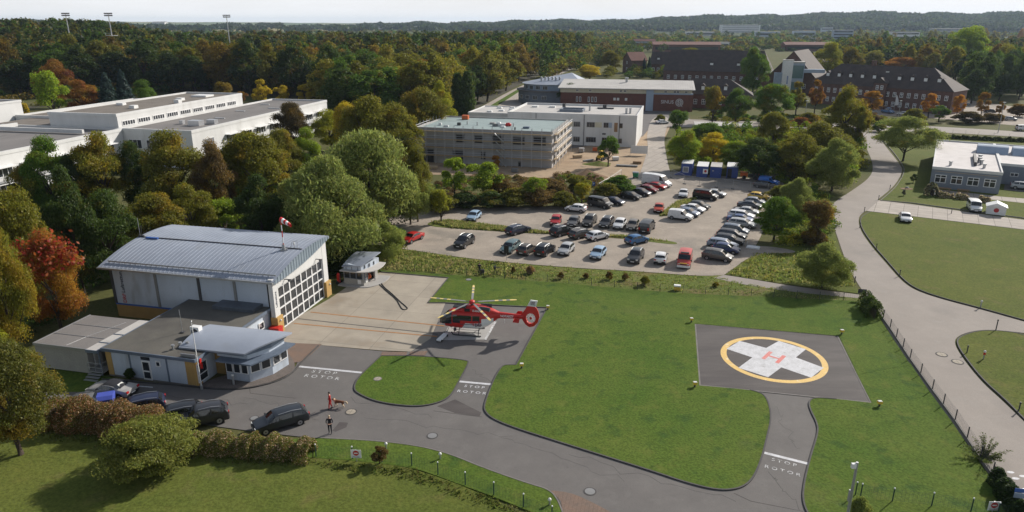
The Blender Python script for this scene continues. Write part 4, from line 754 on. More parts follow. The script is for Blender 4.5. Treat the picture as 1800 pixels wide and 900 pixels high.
# --- long brick building with pale metal roof, lettering on its end wall
QX, QY, QA = 19.9, 292.8, R(-11.2); QW, QD, QH = 52.6, 34.0, 9.4
sn = thing('brick_office', 'long red-brick office with pale metal roof and lettering on its right end', 'building', (QX, QY, 0), QA)
m_ = MB(); m_.box(0, 0, 0, QW, QD - 2, 6.6); m_.build('wall', M['brick_red'], sn)
m_ = MB(); m_.box(-.2, .25, 6.6, QW - .3, QD - 2, 8.6); m_.build('upper_wall', M['cream'], sn)
m_ = MB(); m_.xprism([(-1.2, 8.55), (QD * .55, 10.6), (QD * .55, 10.3), (-1.2, 8.25)], -1, QW + .8); ro = m_.build('roof', M['roof_light'], sn)
m_ = MB(); m_.xprism([(QD * .55, 10.6), (QD, 8.2), (QD, 7.9), (QD * .55, 10.3)], -1, QW + .8); m_.build('rear_roof', M['roof_grey'], sn)
m_ = MB()
for i in range(1, 60): x = -1 + (QW + 1.8) * i / 60; m_.xprism([(-1.2, 8.6), (QD * .55, 10.66), (QD * .55, 10.58), (-1.2, 8.52)], x - .04, x + .04)
m_.build('roof_seam', M['roof_light'], ro)
for x in (6.8, 12, 24.4, 26, 42, 45.6, 46.8, 50): win(sn, x, .22, 7.1, 1.0, .8, 'S', 2, 1)
for x in (6.8, 8.1, 11.6, 13.0, 14.4): win(sn, x, -.03, 3.0, .75, 2.0, 'S', 1, 1, fw=.14)
for x in (22.0, 23.4, 26.6): win(sn, x, -.03, 3.8, .95, 1.0, 'S', 1, 1, 'white', 'lamp_glass')
m_ = MB(); m_.box(34.5, -.5, 0, 37.4, .5, 8.4); m_.build('glazed_stair', M['facade_lblue'], sn)
m_ = MB(); m_.box(37.4, -.6, 0, QW + .2, 0, 6.5); m_.build('end_wall', M['brick_red'], sn); m_ = MB(); m_.box(37.4, -.55, 6.5, QW + .1, .3, 7.0); m_.build('band', M['facade_lblue'], sn)
wall_text('SINUS', 1.9, 'render_white', sn, (42.9, -.62, 3.6), (PI / 2, 0, 0))
m_ = MB(); N = 28
for r0, r1 in ((1.25, 1.5), (.8, 1.0)):
    for i in range(N):
        a, b = 2 * PI * i / N, 2 * PI * (i + 1) / N; m_.quad(*[(47.6 + r * math.cos(t), -.63, 3.5 + r * math.sin(t)) for r, t in ((r0, a), (r1, a), (r1, b), (r0, b))])
for x0, z0, x1, z1 in ((47.15, 2.75, 47.35, 4.25), (47.9, 2.75, 48.1, 4.25)): m_.quad((x0, -.64, z0), (x1, -.64, z0), (x1, -.64, z1), (x0, -.64, z1))
m_.quad((47.35, -.645, 4.2), (47.35, -.645, 3.9), (47.92, -.645, 2.8), (47.92, -.645, 3.1)); m_.quad((48.3, -.645, 2.2), (48.6, -.645, 2.2), (49.0, -.645, 1.9), (48.7, -.645, 1.9)); m_.build('emblem', M['render_white'], sn)
m_ = MB(); m_.cyl(26, 13, 9.9, 11.6, .5); m_.cyl(26, 13, 11.5, 11.9, .8); m_.build('chimney_cowl', M['galv'], ro)

# --- rounded grey wing with shallow peaked roof beside it
cv = thing('round_wing', 'rounded grey-blue building with peaked metal roof beside the woodside road', 'building', (*G(958, 184), 0), R(-11))
cs = lambda r, n=16, a0=R(95), a1=R(285): [(r * math.cos(a0 + (a1 - a0) * i / n), 14 + r * 1.0 * math.sin(a0 + (a1 - a0) * i / n)) for i in range(n + 1)]
m_ = MB(); P_ = cs(14) + [(15, 0.5), (15, 28)]; m_.prism(P_, 0, 5.2); m_.build('wall', M['facade_blue'], cv)
m_ = MB(); m_.prism(cs(14.8) + [(15, -.6), (15, 28.8)], 5.2, 5.6); m_.build('low_roof', M['roof_grey'], cv)
m_ = MB(); m_.prism(cs(11.5) + [(15, 2.8), (15, 26)], 5.6, 8.2); m_.build('upper_wall', M['facade_lblue'], cv)
m_ = MB(); E_ = cs(12.4) + [(16.5, 1.6), (16.5, 26.6)]; pk = (9, 20, 12.2); n = len(E_); m_.add([(p[0], p[1], 8.2) for p in E_] + [pk], [(i, (i + 1) % n, n) for i in range(n)] + [tuple(range(n - 1, -1, -1))]); ro = m_.build('roof', M['metal_roof'], cv)
for i in range(6): m_ = MB(); m_.cyl(-3 + i * 1.6, 8.5 + (i % 2) * .7, 9, 10.7, .35, n=8); m_.ball((-3 + i * 1.6, 8.5 + (i % 2) * .7, 10.7), .5, n=8); m_.build('roof_vent', M['galv'], ro)
for k in range(5):
    a = R(200 + k * 17)
    for r, z in ((14.02, 2.0), (11.52, 6.0)):
        win(cv, r * math.cos(a), 14 + r * math.sin(a), z, 2.2, 1.6, a + PI / 2, 3, 1)

# --- brick houses with hipped roofs: front-left and front-right base corners, depth, wall height, ridge height
def hip(name, label, p0, p1, dep, wh, rh, wall, roof, hipl=.35, hipr=.35, over=.5, cat='building', loc=None):
    a, b = Vector(G(*p0)), Vector(G(*p1)); w = (b - a).length; an = math.atan2((b - a).y, (b - a).x)
    t = thing(name, label, cat, (a.x, a.y, 0), an)
    m_ = MB(); m_.box(0, 0, 0, w, dep, wh); m_.build('wall', M[wall], t)
    m_ = MB(); x0, x1, y0_, y1_ = -over, w + over, -over, dep + over; r0 = x0 + dep * hipl; r1 = x1 - dep * hipr; ym = dep / 2
    vs = [(x0, y0_, wh), (x1, y0_, wh), (x1, y1_, wh), (x0, y1_, wh), (r0, ym, rh), (r1, ym, rh)]
    m_.add(vs, [(0, 1, 5, 4), (2, 3, 4, 5), (1, 2, 5), (3, 0, 4), (3, 2, 1, 0)]); r_ = m_.build('roof', M[roof], t)
    return t, r_, w
def dormer(r_, x, y, z, w=1.5, h=1.7, back=3.0):
    m_ = MB(); m_.box(x - w / 2, y, z, x + w / 2, y + back, z + h); d = m_.build('dormer', M['tile_dark'], r_)
    m_ = MB(); m_.add([(x - w / 2 - .25, y - .2, z + h), (x + w / 2 + .25, y - .2, z + h), (x, y - .2, z + h + .9), (x - w / 2 - .25, y + back + 1, z + h), (x + w / 2 + .25, y + back + 1, z + h), (x, y + back + 1, z + h + .9)], [(0, 1, 2), (3, 5, 4), (0, 2, 5, 3), (1, 4, 5, 2), (0, 3, 4, 1)]); m_.build('dormer_roof', M['tile_dark'], d)
    m_ = MB(); m_.box(x - w / 2 + .12, y - .06, z + .15, x + w / 2 - .12, y, z + h - .1); m_.build('dormer_window', M['white_pvc'], d)
bk, bro, bw = hip('brick_house', 'long plum-brick house with dark hipped roof and a row of small dormers', (1424, 181), (1668, 202.5), 15, 8.7, 16.8, 'brick_plum', 'tile_dark', .55, .75)
for i in range(10):
    if i != 5: dormer(bro, 5.0 + i * (bw - 9.5) / 9.4, 2.6, 11.4)
for i in range(20):
    x = 2 + i * (bw - 4) / 19
    if abs(x - bw * .52) > 2.6:
        for z in (1.4, 5.2): win(bk, x, -.03, z, 1.25, 1.9, 'S', 2, 2, fw=.16, tr=.66)
m_ = MB(); m_.box(bw * .52 - 2.5, -1.3, 0, bw * .52 + 2.5, -.01, 10.4); gb = m_.build('entrance_gable', M['brick_plum'], bk)
m_ = MB(); x = bw * .52; m_.add([(x - 2.9, -1.7, 10.4), (x + 2.9, -1.7, 10.4), (x, -1.7, 12.6), (x - 2.9, 7, 10.4), (x + 2.9, 7, 10.4), (x, 7, 12.6)], [(0, 1, 2), (0, 2, 5, 3), (1, 4, 5, 2), (0, 3, 4, 1)]); m_.build('gable_roof', M['tile_dark'], bk)
for xx, z in ((-.9, 7.8), (.9, 7.8), (-.9, 4.4), (.9, 4.4)): win(bk, x + xx, -1.33, z, 1.1, 1.7, 'S', 2, 2, fw=.15)
door(bk, x, -1.33, 0, 1.6, 2.6, 'S')
for xx in (bw * .37, bw * .39): m_ = MB(); m_.box(xx, 7.2, 15.5, xx + .8, 8, 18.4); m_.box(xx - .1, 7.1, 18.4, xx + .9, 8.1, 18.6); m_.build('chimney', M['brick_plum'], bro)
m_ = MB(); m_.box(bw * .5, 5, 14.2, bw * .5 + 1.3, 6, 14.7); m_.build('roof_window', M['lamp_glass'], bro)
b2, b2r, b2w = hip('brick_wing', 'low brick wing with grey tiled hip roof right of the lettered wall', (1196, 189), (1320, 193), 14, 5.6, 11.5, 'brick_red', 'tile_dark', .3, .7)
for i in range(8): win(b2, 2.5 + i * (b2w - 5) / 7, -.03, 1.6, 1.5, 2.1, 'S', 2, 2, fw=.16)
for x in (b2w * .3, b2w * .62): dormer(b2r, x, 1.8, 7.2)
b3, b3r, b3w = hip('brick_hall', 'long dark-roofed brick hall half hidden by trees behind the lettered office', (1165, 146), (1352, 152), 22, 7.2, 18.5, 'brick_plum', 'tile_dark', .1, .25)
for i in range(14): win(b3, 3 + i * (b3w - 6) / 13, -.03, 2.6, 1.6, 2.2, 'S', 2, 2, fw=.18)
for x in (b3w * .45, b3w * .7): dormer(b3r, x, 3.0, 9.6, 2.0, 2.2)
# gabled brick house, gable to the front
def gable(name, label, p0, p1, dep, wh, rh, wall, roof, cat='building', over=.6):
    a, b = Vector(G(*p0)), Vector(G(*p1)); w = (b - a).length; an = math.atan2((b - a).y, (b - a).x)
    t = thing(name, label, cat, (a.x, a.y, 0), an)
    m_ = MB(); pf = [(0, 0), (w, 0), (w, wh), (w / 2, rh - .3), (0, wh)]
    m_.add([(p[0], 0, p[1]) for p in pf] + [(p[0], dep, p[1]) for p in pf], [(0, 1, 2, 3, 4), (9, 8, 7, 6, 5), (0, 5, 6, 1), (1, 6, 7, 2), (4, 9, 5, 0)]); m_.build('wall', M[wall], t)
    m_ = MB(); s = (rh - wh) / (w / 2)
    for sg in (0, 1):
        xo = -over if sg == 0 else w + over; m_.add([(xo, -over, wh - over * s), (w / 2, -over, rh), (w / 2, dep + over, rh), (xo, dep + over, wh - over * s), (xo, -over, wh - over * s - .3), (w / 2, -over, rh - .3), (w / 2, dep + over, rh - .3), (xo, dep + over, wh - over * s - .3)], [(0, 1, 2, 3), (7, 6, 5, 4), (0, 4, 5, 1), (3, 2, 6, 7), (0, 3, 7, 4)])
    r_ = m_.build('roof', M[roof], t); return t, r_, w
g1, g1r, g1w = gable('gable_house', 'tall brick gable house with steep dark roof behind the glass tower', (1348, 164), (1427, 168), 34, 9.0, 20.5, 'brick_plum', 'tile_dark')
for x in (.2, .5, .8): win(g1, g1w * x, -.03, 3, 1.6, 2.2, 'S', 2, 2, fw=.18); 
for y in (8, 16, 24): win(g1, -.03, y, 4, 1.6, 2.2, 'W', 2, 2, fw=.18)
m_ = MB(); m_.box(-3.2, 2, 0, -.02, 20, 9.5); m_.build('side_bay', M['brick_red'], g1)
m_ = MB(); m_.box(-3.4, 1.8, 9.5, -.02, 20.2, 9.9); m_.build('side_bay_roof', M['roof_grey'], g1)
tw = thing('glass_tower', 'narrow white and blue stair tower with glass side before the gable house', 'tower', (*G(1371, 168), 0), R(-14))
m_ = MB(); m_.box(0, 0, 0, 4.4, 5, 16.4); m_.build('wall', M['white'], tw); m_ = MB(); m_.box(4.4, .2, 0, 9.4, 5.4, 15.2); m_.build('glazing', M['glass_green'], tw)
m_ = MB(); m_.box(-.1, -.1, 16.4, 4.6, 5.2, 16.7); m_.box(4.3, 0, 15.2, 9.7, 5.6, 15.9); m_.build('roof', M['roof_light'], tw)
m_ = MB(); m_.box(9.3, .1, 0, 9.6, .4, 15.2); m_.box(4.4, .1, 14.2, 9.3, .18, 15.15); m_.box(4.4, .1, 6.5, 9.3, .18, 8.2); m_.build('blue_frame', M['facade_lblue'], tw)
m_ = MB(); m_.box(-3.4, .5, 0, -.02, 4, 10.6); m_.build('side_panel', M['facade_lblue'], tw); m_ = MB(); m_.box(9.6, 1, 10.8, 19, 4, 12.4); m_.build('link_bridge', M['facade_lblue'], tw)
for k in range(7): m_ = MB(); m_.box(2.2, -.06, 5.6 + k * .55, 2.8, 0, 5.95 + k * .55); m_.build('letter_panel', M['sign_blue'], tw)
b4, b4r, b4w = hip('rear_house', 'pale dark-roofed house with big windows right behind the gable house', (1392, 132), (1436, 134), 14, 9, 15, 'cream', 'tile_dark', .1, .5)
for i in range(4): win(b4, 2 + i * (b4w - 4) / 3, -.03, 4.4, 2.2, 2.6, 'S', 2, 2, fw=.2)
h1_, h1r, h1w = gable('small_house', 'small brick house with bright gable roof edge among yellow trees', (1094, 127), (1109, 129), 12, 9, 14, 'brick_plum', 'tile_red')
for z in (2, 6): win(h1_, h1w / 2, -.03, z, 1.5, 1.8, 'S', 2, 1, fw=.2)
h2_, h2r, h2w = hip('dark_house', 'dark house with steep roof and one light dormer behind two spruces', (1141, 128), (1176, 129), 12, 6, 14, 'brick_plum', 'tile_dark', .05, .05)
dormer(h2r, h2w * .4, 2, 8, 2.0, 2.2)
for x in (.2, .45, .7): win(h2_, h2w * x, -.03, 1.6, 1.8, 2, 'S', 2, 1, fw=.2)
# low flat-roofed garage by the street, left of the shrubs
fl = thing('flat_garage', 'long low garage with pale flat roof and a dark opening beside the street shrubs', 'garage', (*G(1222, 236), 0), R(-12)); m_ = MB(); m_.box(0, 0, 0, 17, 8, 2.6); m_.build('wall', M['mid_grey'], fl); m_ = MB(); m_.box(-.4, -.4, 2.6, 17.4, 8.4, 2.95); m_.build('roof', M['roof_light'], fl)
m_ = MB(); m_.box(11, -.1, 0, 16, -.01, 2.3); m_.build('opening', M['black'], fl)

# --- low blue-grey building on the right
LX, LY, LA = 89.9, 147.8, R(-31); LW, LD, LH = 12.5, 42, 4.7
lb = thing('low_office', 'single-storey blue-grey building with white flat roof on the right lawn', 'building', (LX, LY, 0), LA)
m_ = MB(); m_.box(0, 0, 0, LW, LD, LH - .52); m_.build('wall', M['facade_blue'], lb)
ro = flatroof(lb, -.05, -.05, LW + .05, LD + .05, LH - .35, 'roof_white', par=.35, pw=.25)
for i in range(4): win(lb, 1.8 + i * 2.95, -.03, 1.35, 2.1, 1.75, 'S', 2, 2, fw=.13, tr=.66)
m_ = MB(); m_.box(LW + .05, 12, 0, LW + 40, LD, LH - .46); m_.build('rear_wing_wall', M['facade_blue'], lb)
ro2 = flatroof(lb, LW + .06, 11.9, LW + 40, LD + .05, LH - .3, 'roof_white', par=.3, name='rear_wing_roof')
for i in range(6): win(lb, LW + 3 + i * 3.2, 11.95, 2.0, 1.5, .8, 'S', 2, 1, fw=.1)
m_ = MB(); m_.box(7.6, 7, LH - .35, 8.1, 20, LH + .5); m_.build('roof_wall', M['dark_grey'], ro)
for q in ((8.8, 15, .5, 1.2), (8.7, 12.5, .5, 1.0), (9.0, 10, .45, .9), (3.2, 5, .4, .8), (9.4, 5.4, .4, .8)):
    m_ = MB(); m_.cyl(q[0], q[1], LH - .35, LH - .35 + q[3], q[2] * .7); m_.cyl(q[0], q[1], LH - .4 + q[3], LH - .2 + q[3], q[2]); m_.build('roof_vent', M['galv'], ro)
for k, xx in enumerate((8.5, 15.5)):
    m_ = MB(); xp = [(26, LH - .3), (26.8, LH + 1.0), (28.4, LH + 1.6), (30.2, LH + 1.0), (31, LH - .3)]; m_.xprism(xp, xx, xx + 6.2); m_.build('barrel_skylight', M['facade_lblue'], ro2 if k else ro, smooth=40)
m_ = MB(); m_.box(.6, -.04, LH - 1.0, LW - .6, 0, LH - .92); m_.build('cornice_line', M['wood_pale'], lb)

# --- the white school on the left, flat roofs, in the common 12-degree frame
sch = thing('school', 'large white school with flat grey roofs and long window bands on the left', 'building', (0, 0, 0), EA)
def sbox(x0, y0, z0, x1, y1, z1, mt, name, par=None):
    if name == 'wall': z1 -= .22
    m_ = MB(); m_.box(x0, y0, z0, x1, y1, z1); return m_.build(name, M[mt], par or sch)
sbox(-165, 96, 0, -130, 148, 8.8, 'render_white', 'wall'); flatroof(sch, -165.1, 95.9, -129.9, 148.1, 8.8, 'roof_grey', par=.45, pw=.5)
sbox(-131, 148.2, 0, -111, 219, 8.8, 'render_white', 'wall'); r2 = flatroof(sch, -131.1, 148.15, -110.9, 219.1, 8.8, 'roof_grey', par=.45, pw=.5)
sbox(-151, 148.4, 0, -131.2, 202, 12.2, 'render_white', 'wall'); r3 = flatroof(sch, -151.1, 148.2, -131.15, 202.1, 12.2, 'roof_gravel', par=.45, pw=.5)
sbox(-200, 149, 0, -174, 163, 13.3, 'render_white', 'wall'); flatroof(sch, -200.1, 148.9, -173.9, 163.1, 13.3, 'roof_grey', par=.3, pw=.4)
sbox(-173.8, 160, 0, -151.3, 205, 9.4, 'render_white', 'wall'); flatroof(sch, -173.7, 159.9, -151.25, 205.1, 9.4, 'roof_gravel', par=.45, pw=.5)
sbox(-168, 148.3, 0, -151.2, 159.8, 8.9, 'glass_green', 'glazed_corner'); sbox(-168.2, 148.3, 8.9, -151.2, 159.8, 9.2, 'roof_gravel', 'corner_roof')
m_ = MB(); m_.box(-160, 140, 9.0, -134, 140.6, 9.9); m_.box(-160, 140.6, 9.0, -159.4, 147, 9.9); m_.build('inner_parapet', M['render_white'], sch)
for q in ((-148, 168, 2, 1.4, .6), (-140, 182, 2, 1.6, .7), (-136, 176, 1.5, 1.5, .9), (-142, 192, 5, 4, .5), (-139, 162, 1.6, 1.6, .8)): sbox(q[0], q[1], 12.2, q[0] + q[2], q[1] + q[3], 12.2 + q[4], 'white', 'rooflight', r3)
for q in ((-119, 158, 3.2, 2.2, 1.3), (-116.5, 162, 2.4, 1.6, 1.1), (-123, 160, 1, 1, 1), (-121, 172, 3, .6, .25), (-125, 188, 3, .6, .25), (-119, 196, 4, .6, .25), (-127, 205, 3, .6, .25)): sbox(q[0], q[1], 8.8, q[0] + q[2], q[1] + q[3], 8.8 + q[4], 'aluminium', 'roof_unit', r2)
# window bands and sunshades
for i in range(9):                      # upper block, looking over the lower roof
    yy = 152 + i * 5.5; win(sch, -131.17, yy, 9.5, 4.4, 1.25, 'E', 5, 1, fw=.14)
def baywin(x, y, z, n=4, w=5.0):
    o = win(sch, x, y, z, w, 1.9, 'E', n, 1, fw=.14); a = MB(); a.box(x - .3, y - w / 2 - .2, z + 2.0, x + 1.5, y + w / 2 + .2, z + 2.12); a.build('awning', M['white'], sch)
    b = MB(); b.box(x, y - w / 2 - .2, z - .9, x + 1.3, y + w / 2 + .2, z - .75); b.tube([(x + 1.3, y - w / 2, z - .75), (x + 1.3, y - w / 2, z + 2.0)], .06, n=4); b.tube([(x + 1.3, y - w / 2, z + .2), (x + 1.3, y + w / 2, z + .2)], .05, n=4); b.tube([(x + 1.3, y + w / 2, z - .75), (x + 1.3, y + w / 2, z + 2.0)], .06, n=4); b.build('balcony', M['galv'], sch)
for i in range(8):
    baywin(-110.97, 164 + i * 7, 4.3); baywin(-110.97, 164 + i * 7, .95)
for i in range(7):
    baywin(-129.97, 100 + i * 7, 4.2); baywin(-129.97, 100 + i * 7, .95)
win(sch, -110.97, 154.5, 4.0, 4.2, 2.6, 'E', 1, 1, 'render_white', 'facade_blue', fw=.2)
for x in (-127, -122, -116): win(sch, x, 148.17, 4.4, 3.6, 2.2, 'S', 3, 1); win(sch, x, 148.17, .9, 3.6, 2.0, 'S', 3, 1)
# --- distant houses, sheds and tower blocks on the plain
def farblock(i, u0, u1, vt, vb, wall, roof, dep=.35, label='', nr=2, cat='building', pitched=0):
    a, b = Vector(G(u0, vb)), Vector(G(u1, vb + .0)); w = (b - a).length; h = height((u0 + u1) / 2, vb, vt) * 1.15; an = R(-8)
    g = terr(a.x, a.y) * .5
    t = thing('distant_block', label, cat, (a.x, a.y, g - 2), an); d = w * dep
    m_ = MB(); m_.box(0, 0, 0, w, d, h + 2); m_.build('wall', M[wall], t)
    m_ = MB()
    if pitched: m_.add([(-1, -1, h + 2), (w + 1, -1, h + 2), (w + 1, d + 1, h + 2), (-1, d + 1, h + 2), (-1, d / 2, h + 2 + pitched), (w + 1, d / 2, h + 2 + pitched)], [(0, 1, 5, 4), (2, 3, 4, 5), (1, 2, 5), (3, 0, 4)])
    else: m_.box(-.5, -.5, h + 2, w + .5, d + .5, h + 2.6)
    m_.build('roof', M[roof], t)
    for k in range(nr):
        m_ = MB(); z = 2 + h * (k + .35) / nr; m_.box(w * .03, -.25, z, w * .97, -.02, z + h / nr * .38); m_.build('window_band', M['glass'], t)
FB = [(1267, 1333, 46, 58, 'white', 'roof_light', 'white four-storey block with dark window bands on the far plain', 4, 0), (1205, 1254, 57, 63, 'render_white', 'roof_light', 'low white shed left of the banded white block on the plain', 1, 0), (1148, 1188, 48, 56, 'render_white', 'roof_light', 'small white hall at the far left of the plain buildings', 1, 0),
      (1328, 1369, 57, 65, 'panel_pale', 'roof_light', 'pale hall with bright roof right below the banded white block', 1, 0), (1394, 1431, 56, 65, 'panel_pale', 'roof_light', 'pale hall with bright roof in the middle of the plain', 1, 0), (1463, 1496, 56, 74, 'facade_lblue', 'roof_light', 'tall pale blue block with bright roof on the plain', 4, 0),
      (1566, 1612, 58, 69, 'white', 'roof_grey', 'wide white block with two window rows before the right hand wood', 2, 0), (1418, 1442, 68, 75, 'white', 'roof_light', 'small white house between trees on the plain', 1, 0), (1443, 1462, 50, 60, 'panel_pale', 'roof_light', 'pale grey block left of the tall blue one', 2, 0),
      (1378, 1450, 47, 54, 'container_grey', 'roof_light', 'long grey block on the skyline of the plain', 2, 0), (1520, 1600, 47, 54, 'container_grey', 'roof_light', 'long pale block on the skyline before the far ridge', 2, 0), (1640, 1700, 52, 60, 'container_grey', 'roof_light', 'grey block behind the right hand treetops', 2, 0),
      (1115, 1150, 74, 84, 'facade_lblue', 'tile_red', 'red-roofed house with blue front behind the treetops', 1, 3), (1148, 1262, 80, 92, 'brick_red', 'tile_red', 'long low red-roofed brick building behind the dark hall', 1, 3), (1380, 1480, 80, 90, 'brick_red', 'tile_red', 'long red-roofed hall behind the gable house', 1, 3), (1236, 1280, 76, 84, 'white', 'roof_light', 'pale roof box on the long red-roofed building', 1, 0),
      (640, 702, 49, 54, 'white', 'roof_light', 'pale row of houses beyond the forest at its middle', 2, 0), (712, 765, 48, 55, 'render_white', 'roof_light', 'white blocks beyond the forest left of two big dark trees', 2, 0), (345, 400, 48, 54, 'render_white', 'roof_light', 'pale halls beyond the forest by the third light mast', 1, 0), (268, 292, 41, 47, 'white', 'tile_red', 'white gable house above the dark forest edge', 1, 4), (880, 900, 46, 54, 'render_white', 'roof_light', 'white block peeping over the trees by the dark crowns', 2, 0)]
for i, (u0, u1, vt, vb, wl_, rf_, lb_, nr, pt) in enumerate(FB): farblock(i, u0, u1, vt, vb, wl_, rf_, label=lb_, nr=nr, pitched=pt)
# floodlight masts of the sports ground beyond the wood
for (u, vt, d, lb_) in ((115, 25, 390, 'tall floodlight mast, leftmost of three above the forest'), (190, 25, 390, 'tall floodlight mast with a platform, middle of three above the forest'), (398, 28, 470, 'tall floodlight mast, rightmost of three above the forest')):
    x = None
    yy = d; h = HC + (38 - vt) / FPX * dist(0, yy, HC); x = (u - 900) / FPX * dist(0, yy, h)
    t = thing('floodlight_mast', lb_, 'light mast', (x, yy, 0), R(-20), 'floodlight masts above the forest')
    m_ = MB(); m_.cyl(0, 0, 0, h - 1, .45, r1=.22); m_.build('mast', M['galv'], t, smooth=40)
    m_ = MB(); m_.box(-2.6, -.1, h - 1.2, 2.6, .1, h - 1.05); m_.box(-2.6, -.1, h - .2, 2.6, .1, h - .05); m_.box(-.1, -.1, h - 1.2, .1, .1, h); m_.build('crossbar', M['galv'], t)
    for k in range(5):
        for z in (h - 1.1, h - .1): l = MB(); l.box(-2.5 + k * 1.2, -.5, z, -1.9 + k * 1.2, .05, z + .6); l.build('floodlight', M['dark_grey'], t)
    if 'platform' in lb_: m_ = MB(); m_.box(-2, -2, h - 11, 2, 2, h - 10.8); m_.box(-2, -2, h - 9.8, 2, -1.9, h - 9.7); m_.box(-2, -2, h - 10.8, -1.9, -1.9, h - 9.7); m_.box(1.9, -2, h - 10.8, 2, -1.9, h - 9.7); m_.build('platform', M['galv'], t)
# ---------------------------------------------------------------- the helicopter (local x forward)
HLX, HLY = -4.55, 73.66
he = thing('helicopter', 'red and white rescue helicopter with five-blade rotor parked on the slab', 'helicopter', (HLX, HLY, .08), R(171)); he.scale = (.945, 1.04, 1.1)
def loft(secs, n=20, mats=None, matf=None):
    """secs: (x, yc, zc, ry, rz, exponent); superellipse rings joined along x"""
    mb = MB(); K = len(secs)
    for (x, yc, zc, ry, rz, e) in secs:
        for j in range(n):
            a = 2 * PI * j / n; c, s = math.cos(a), math.sin(a)
            mb.v.append((x, yc + ry * math.copysign(abs(c) ** (2 / e), c), zc + rz * math.copysign(abs(s) ** (2 / e), s)))
    for i in range(K - 1):
        for j in range(n):
            q = (i * n + j, (i + 1) * n + j, (i + 1) * n + (j + 1) % n, i * n + (j + 1) % n)
            mb.f.append(q); c = [sum(mb.v[k][t] for k in q) / 4 for t in range(3)]; mb.m.append(matf(*c) if matf else 0)
    mb.f.append(tuple(range(n))); mb.f.append(tuple(range(K * n - 1, (K - 1) * n - 1, -1))); mb.m += [matf(*mb.v[0]) if matf else 0, matf(*mb.v[-1]) if matf else 0]
    return mb
def dense(secs, k=5):
    out = []
    for a, b in zip(secs, secs[1:]):
        for i in range(k): t = i / k; t = t * t * (3 - 2 * t) * .4 + t * .6; out.append(tuple(p + (q - p) * t for p, q in zip(a, b)))
    return out + [secs[-1]]
body = [(4.05, 0, 1.18, .12, .1, 2), (3.95, 0, 1.2, .36, .3, 2.2), (3.6, 0, 1.28, .66, .55, 2.4), (3.1, 0, 1.42, .82, .78, 2.6), (2.4, 0, 1.56, .9, .94, 2.9), (1.4, 0, 1.62, .92, 1.02, 3.2), (0, 0, 1.62, .92, 1.04, 3.2), (-1.2, 0, 1.66, .9, 1.0, 3.0), (-2.0, 0, 1.78, .78, .85, 2.8), (-2.7, 0, 1.98, .5, .56, 2.5), (-3.1, 0, 2.08, .34, .4, 2.3)]
def bcol(x, y, z):
    if z < 1.47 and -2.7 < x < 1.15 - (z - .7) * .75: return 1            # white flank
    if z < 1.95 and -2.7 < x < -1.3: return 1
    if 3.2 < x < 3.75 and z < 1.1: return 1
    return 0
fu = loft(dense(body, 12), 56, matf=bcol).build('fuselage', [M['red'], M['white']], he, smooth=50)
# glazing: one shell a little proud of the body
def gcol(x, y, z): return 0
gl_ = MB(); dn = dense([s[:3] + (s[3] + .012, s[4] + .012, s[5]) for s in body], 9); n = 48
rings = [[(x, yc + ry * math.copysign(abs(math.cos(2 * PI * j / n)) ** (2 / e), math.cos(2 * PI * j / n)), zc + rz * math.copysign(abs(math.sin(2 * PI * j / n)) ** (2 / e), math.sin(2 * PI * j / n))) for j in range(n)] for (x, yc, zc, ry, rz, e) in dn]
def shell(test):
    mb = MB()
    for i in range(len(rings) - 1):
        for j in range(n):
            q = [rings[i][j], rings[i + 1][j], rings[i + 1][(j + 1) % n], rings[i][(j + 1) % n]]; c = [sum(p[t] for p in q) / 4 for t in range(3)]
            if test(*c): mb.add(q, [(0, 1, 2, 3)])
    return mb
shell(lambda x, y, z: x > 2.35 and z > 1.05 + (3.9 - x) * .12 and z < 2.32 and not (abs(y) < .05 and x < 3.6)).build('windscreen', M['glass_car'], he, smooth=60, weld=True)
for sgn in (1, -1):
    shell(lambda x, y, z: y * sgn > .6 and 1.32 < x < 2.2 and 1.45 < z < 2.2).build('cockpit_window', M['glass_car'], he, smooth=60, weld=True)
    shell(lambda x, y, z: y * sgn > .6 and -.05 < x < 1.22 and 1.5 < z < 2.18).build('cabin_window', M['glass_car'], he, smooth=60, weld=True)
    shell(lambda x, y, z: y * sgn > .6 and -1.15 < x < -.18 and 1.52 < z < 2.14).build('rear_window', M['glass_car'], he, smooth=60, weld=True)
    b = MB(); b.box(-1.4, sgn * .925, 1.2, 1.3, sgn * .935, 1.26); b.build('door_rail', M['dark_grey'], he)
# engine deck and cowlings
loft(dense([(2.2, 0, 2.38, .3, .12, 2.4), (1.6, 0, 2.52, .56, .24, 2.6), (.7, 0, 2.66, .72, .42, 2.8), (-.6, 0, 2.66, .76, .46, 2.8), (-1.6, 0, 2.6, .7, .42, 2.6), (-2.6, 0, 2.46, .42, .3, 2.4), (-3.3, 0, 2.3, .25, .2, 2.2)]), 20).build('engine_cowling', M['red'], he, smooth=50)
for sgn in (1, -1):
    m_ = MB(); m_.tube([(-1.0, sgn * .45, 2.95), (-1.9, sgn * .5, 2.9), (-2.3, sgn * .58, 2.85)], .2, n=10, r1=.22); m_.build('exhaust', M['dark_grey'], he)
    m_ = MB(); m_.box(.1, sgn * .66, 2.6, .75, sgn * .78, 2.9); m_.build('air_intake', M['black'], he)
m_ = MB(); m_.box(.6, .2, 3.02, 2.1, .95, 3.14); m_.build('rescue_hoist_cover', M['black'], he)
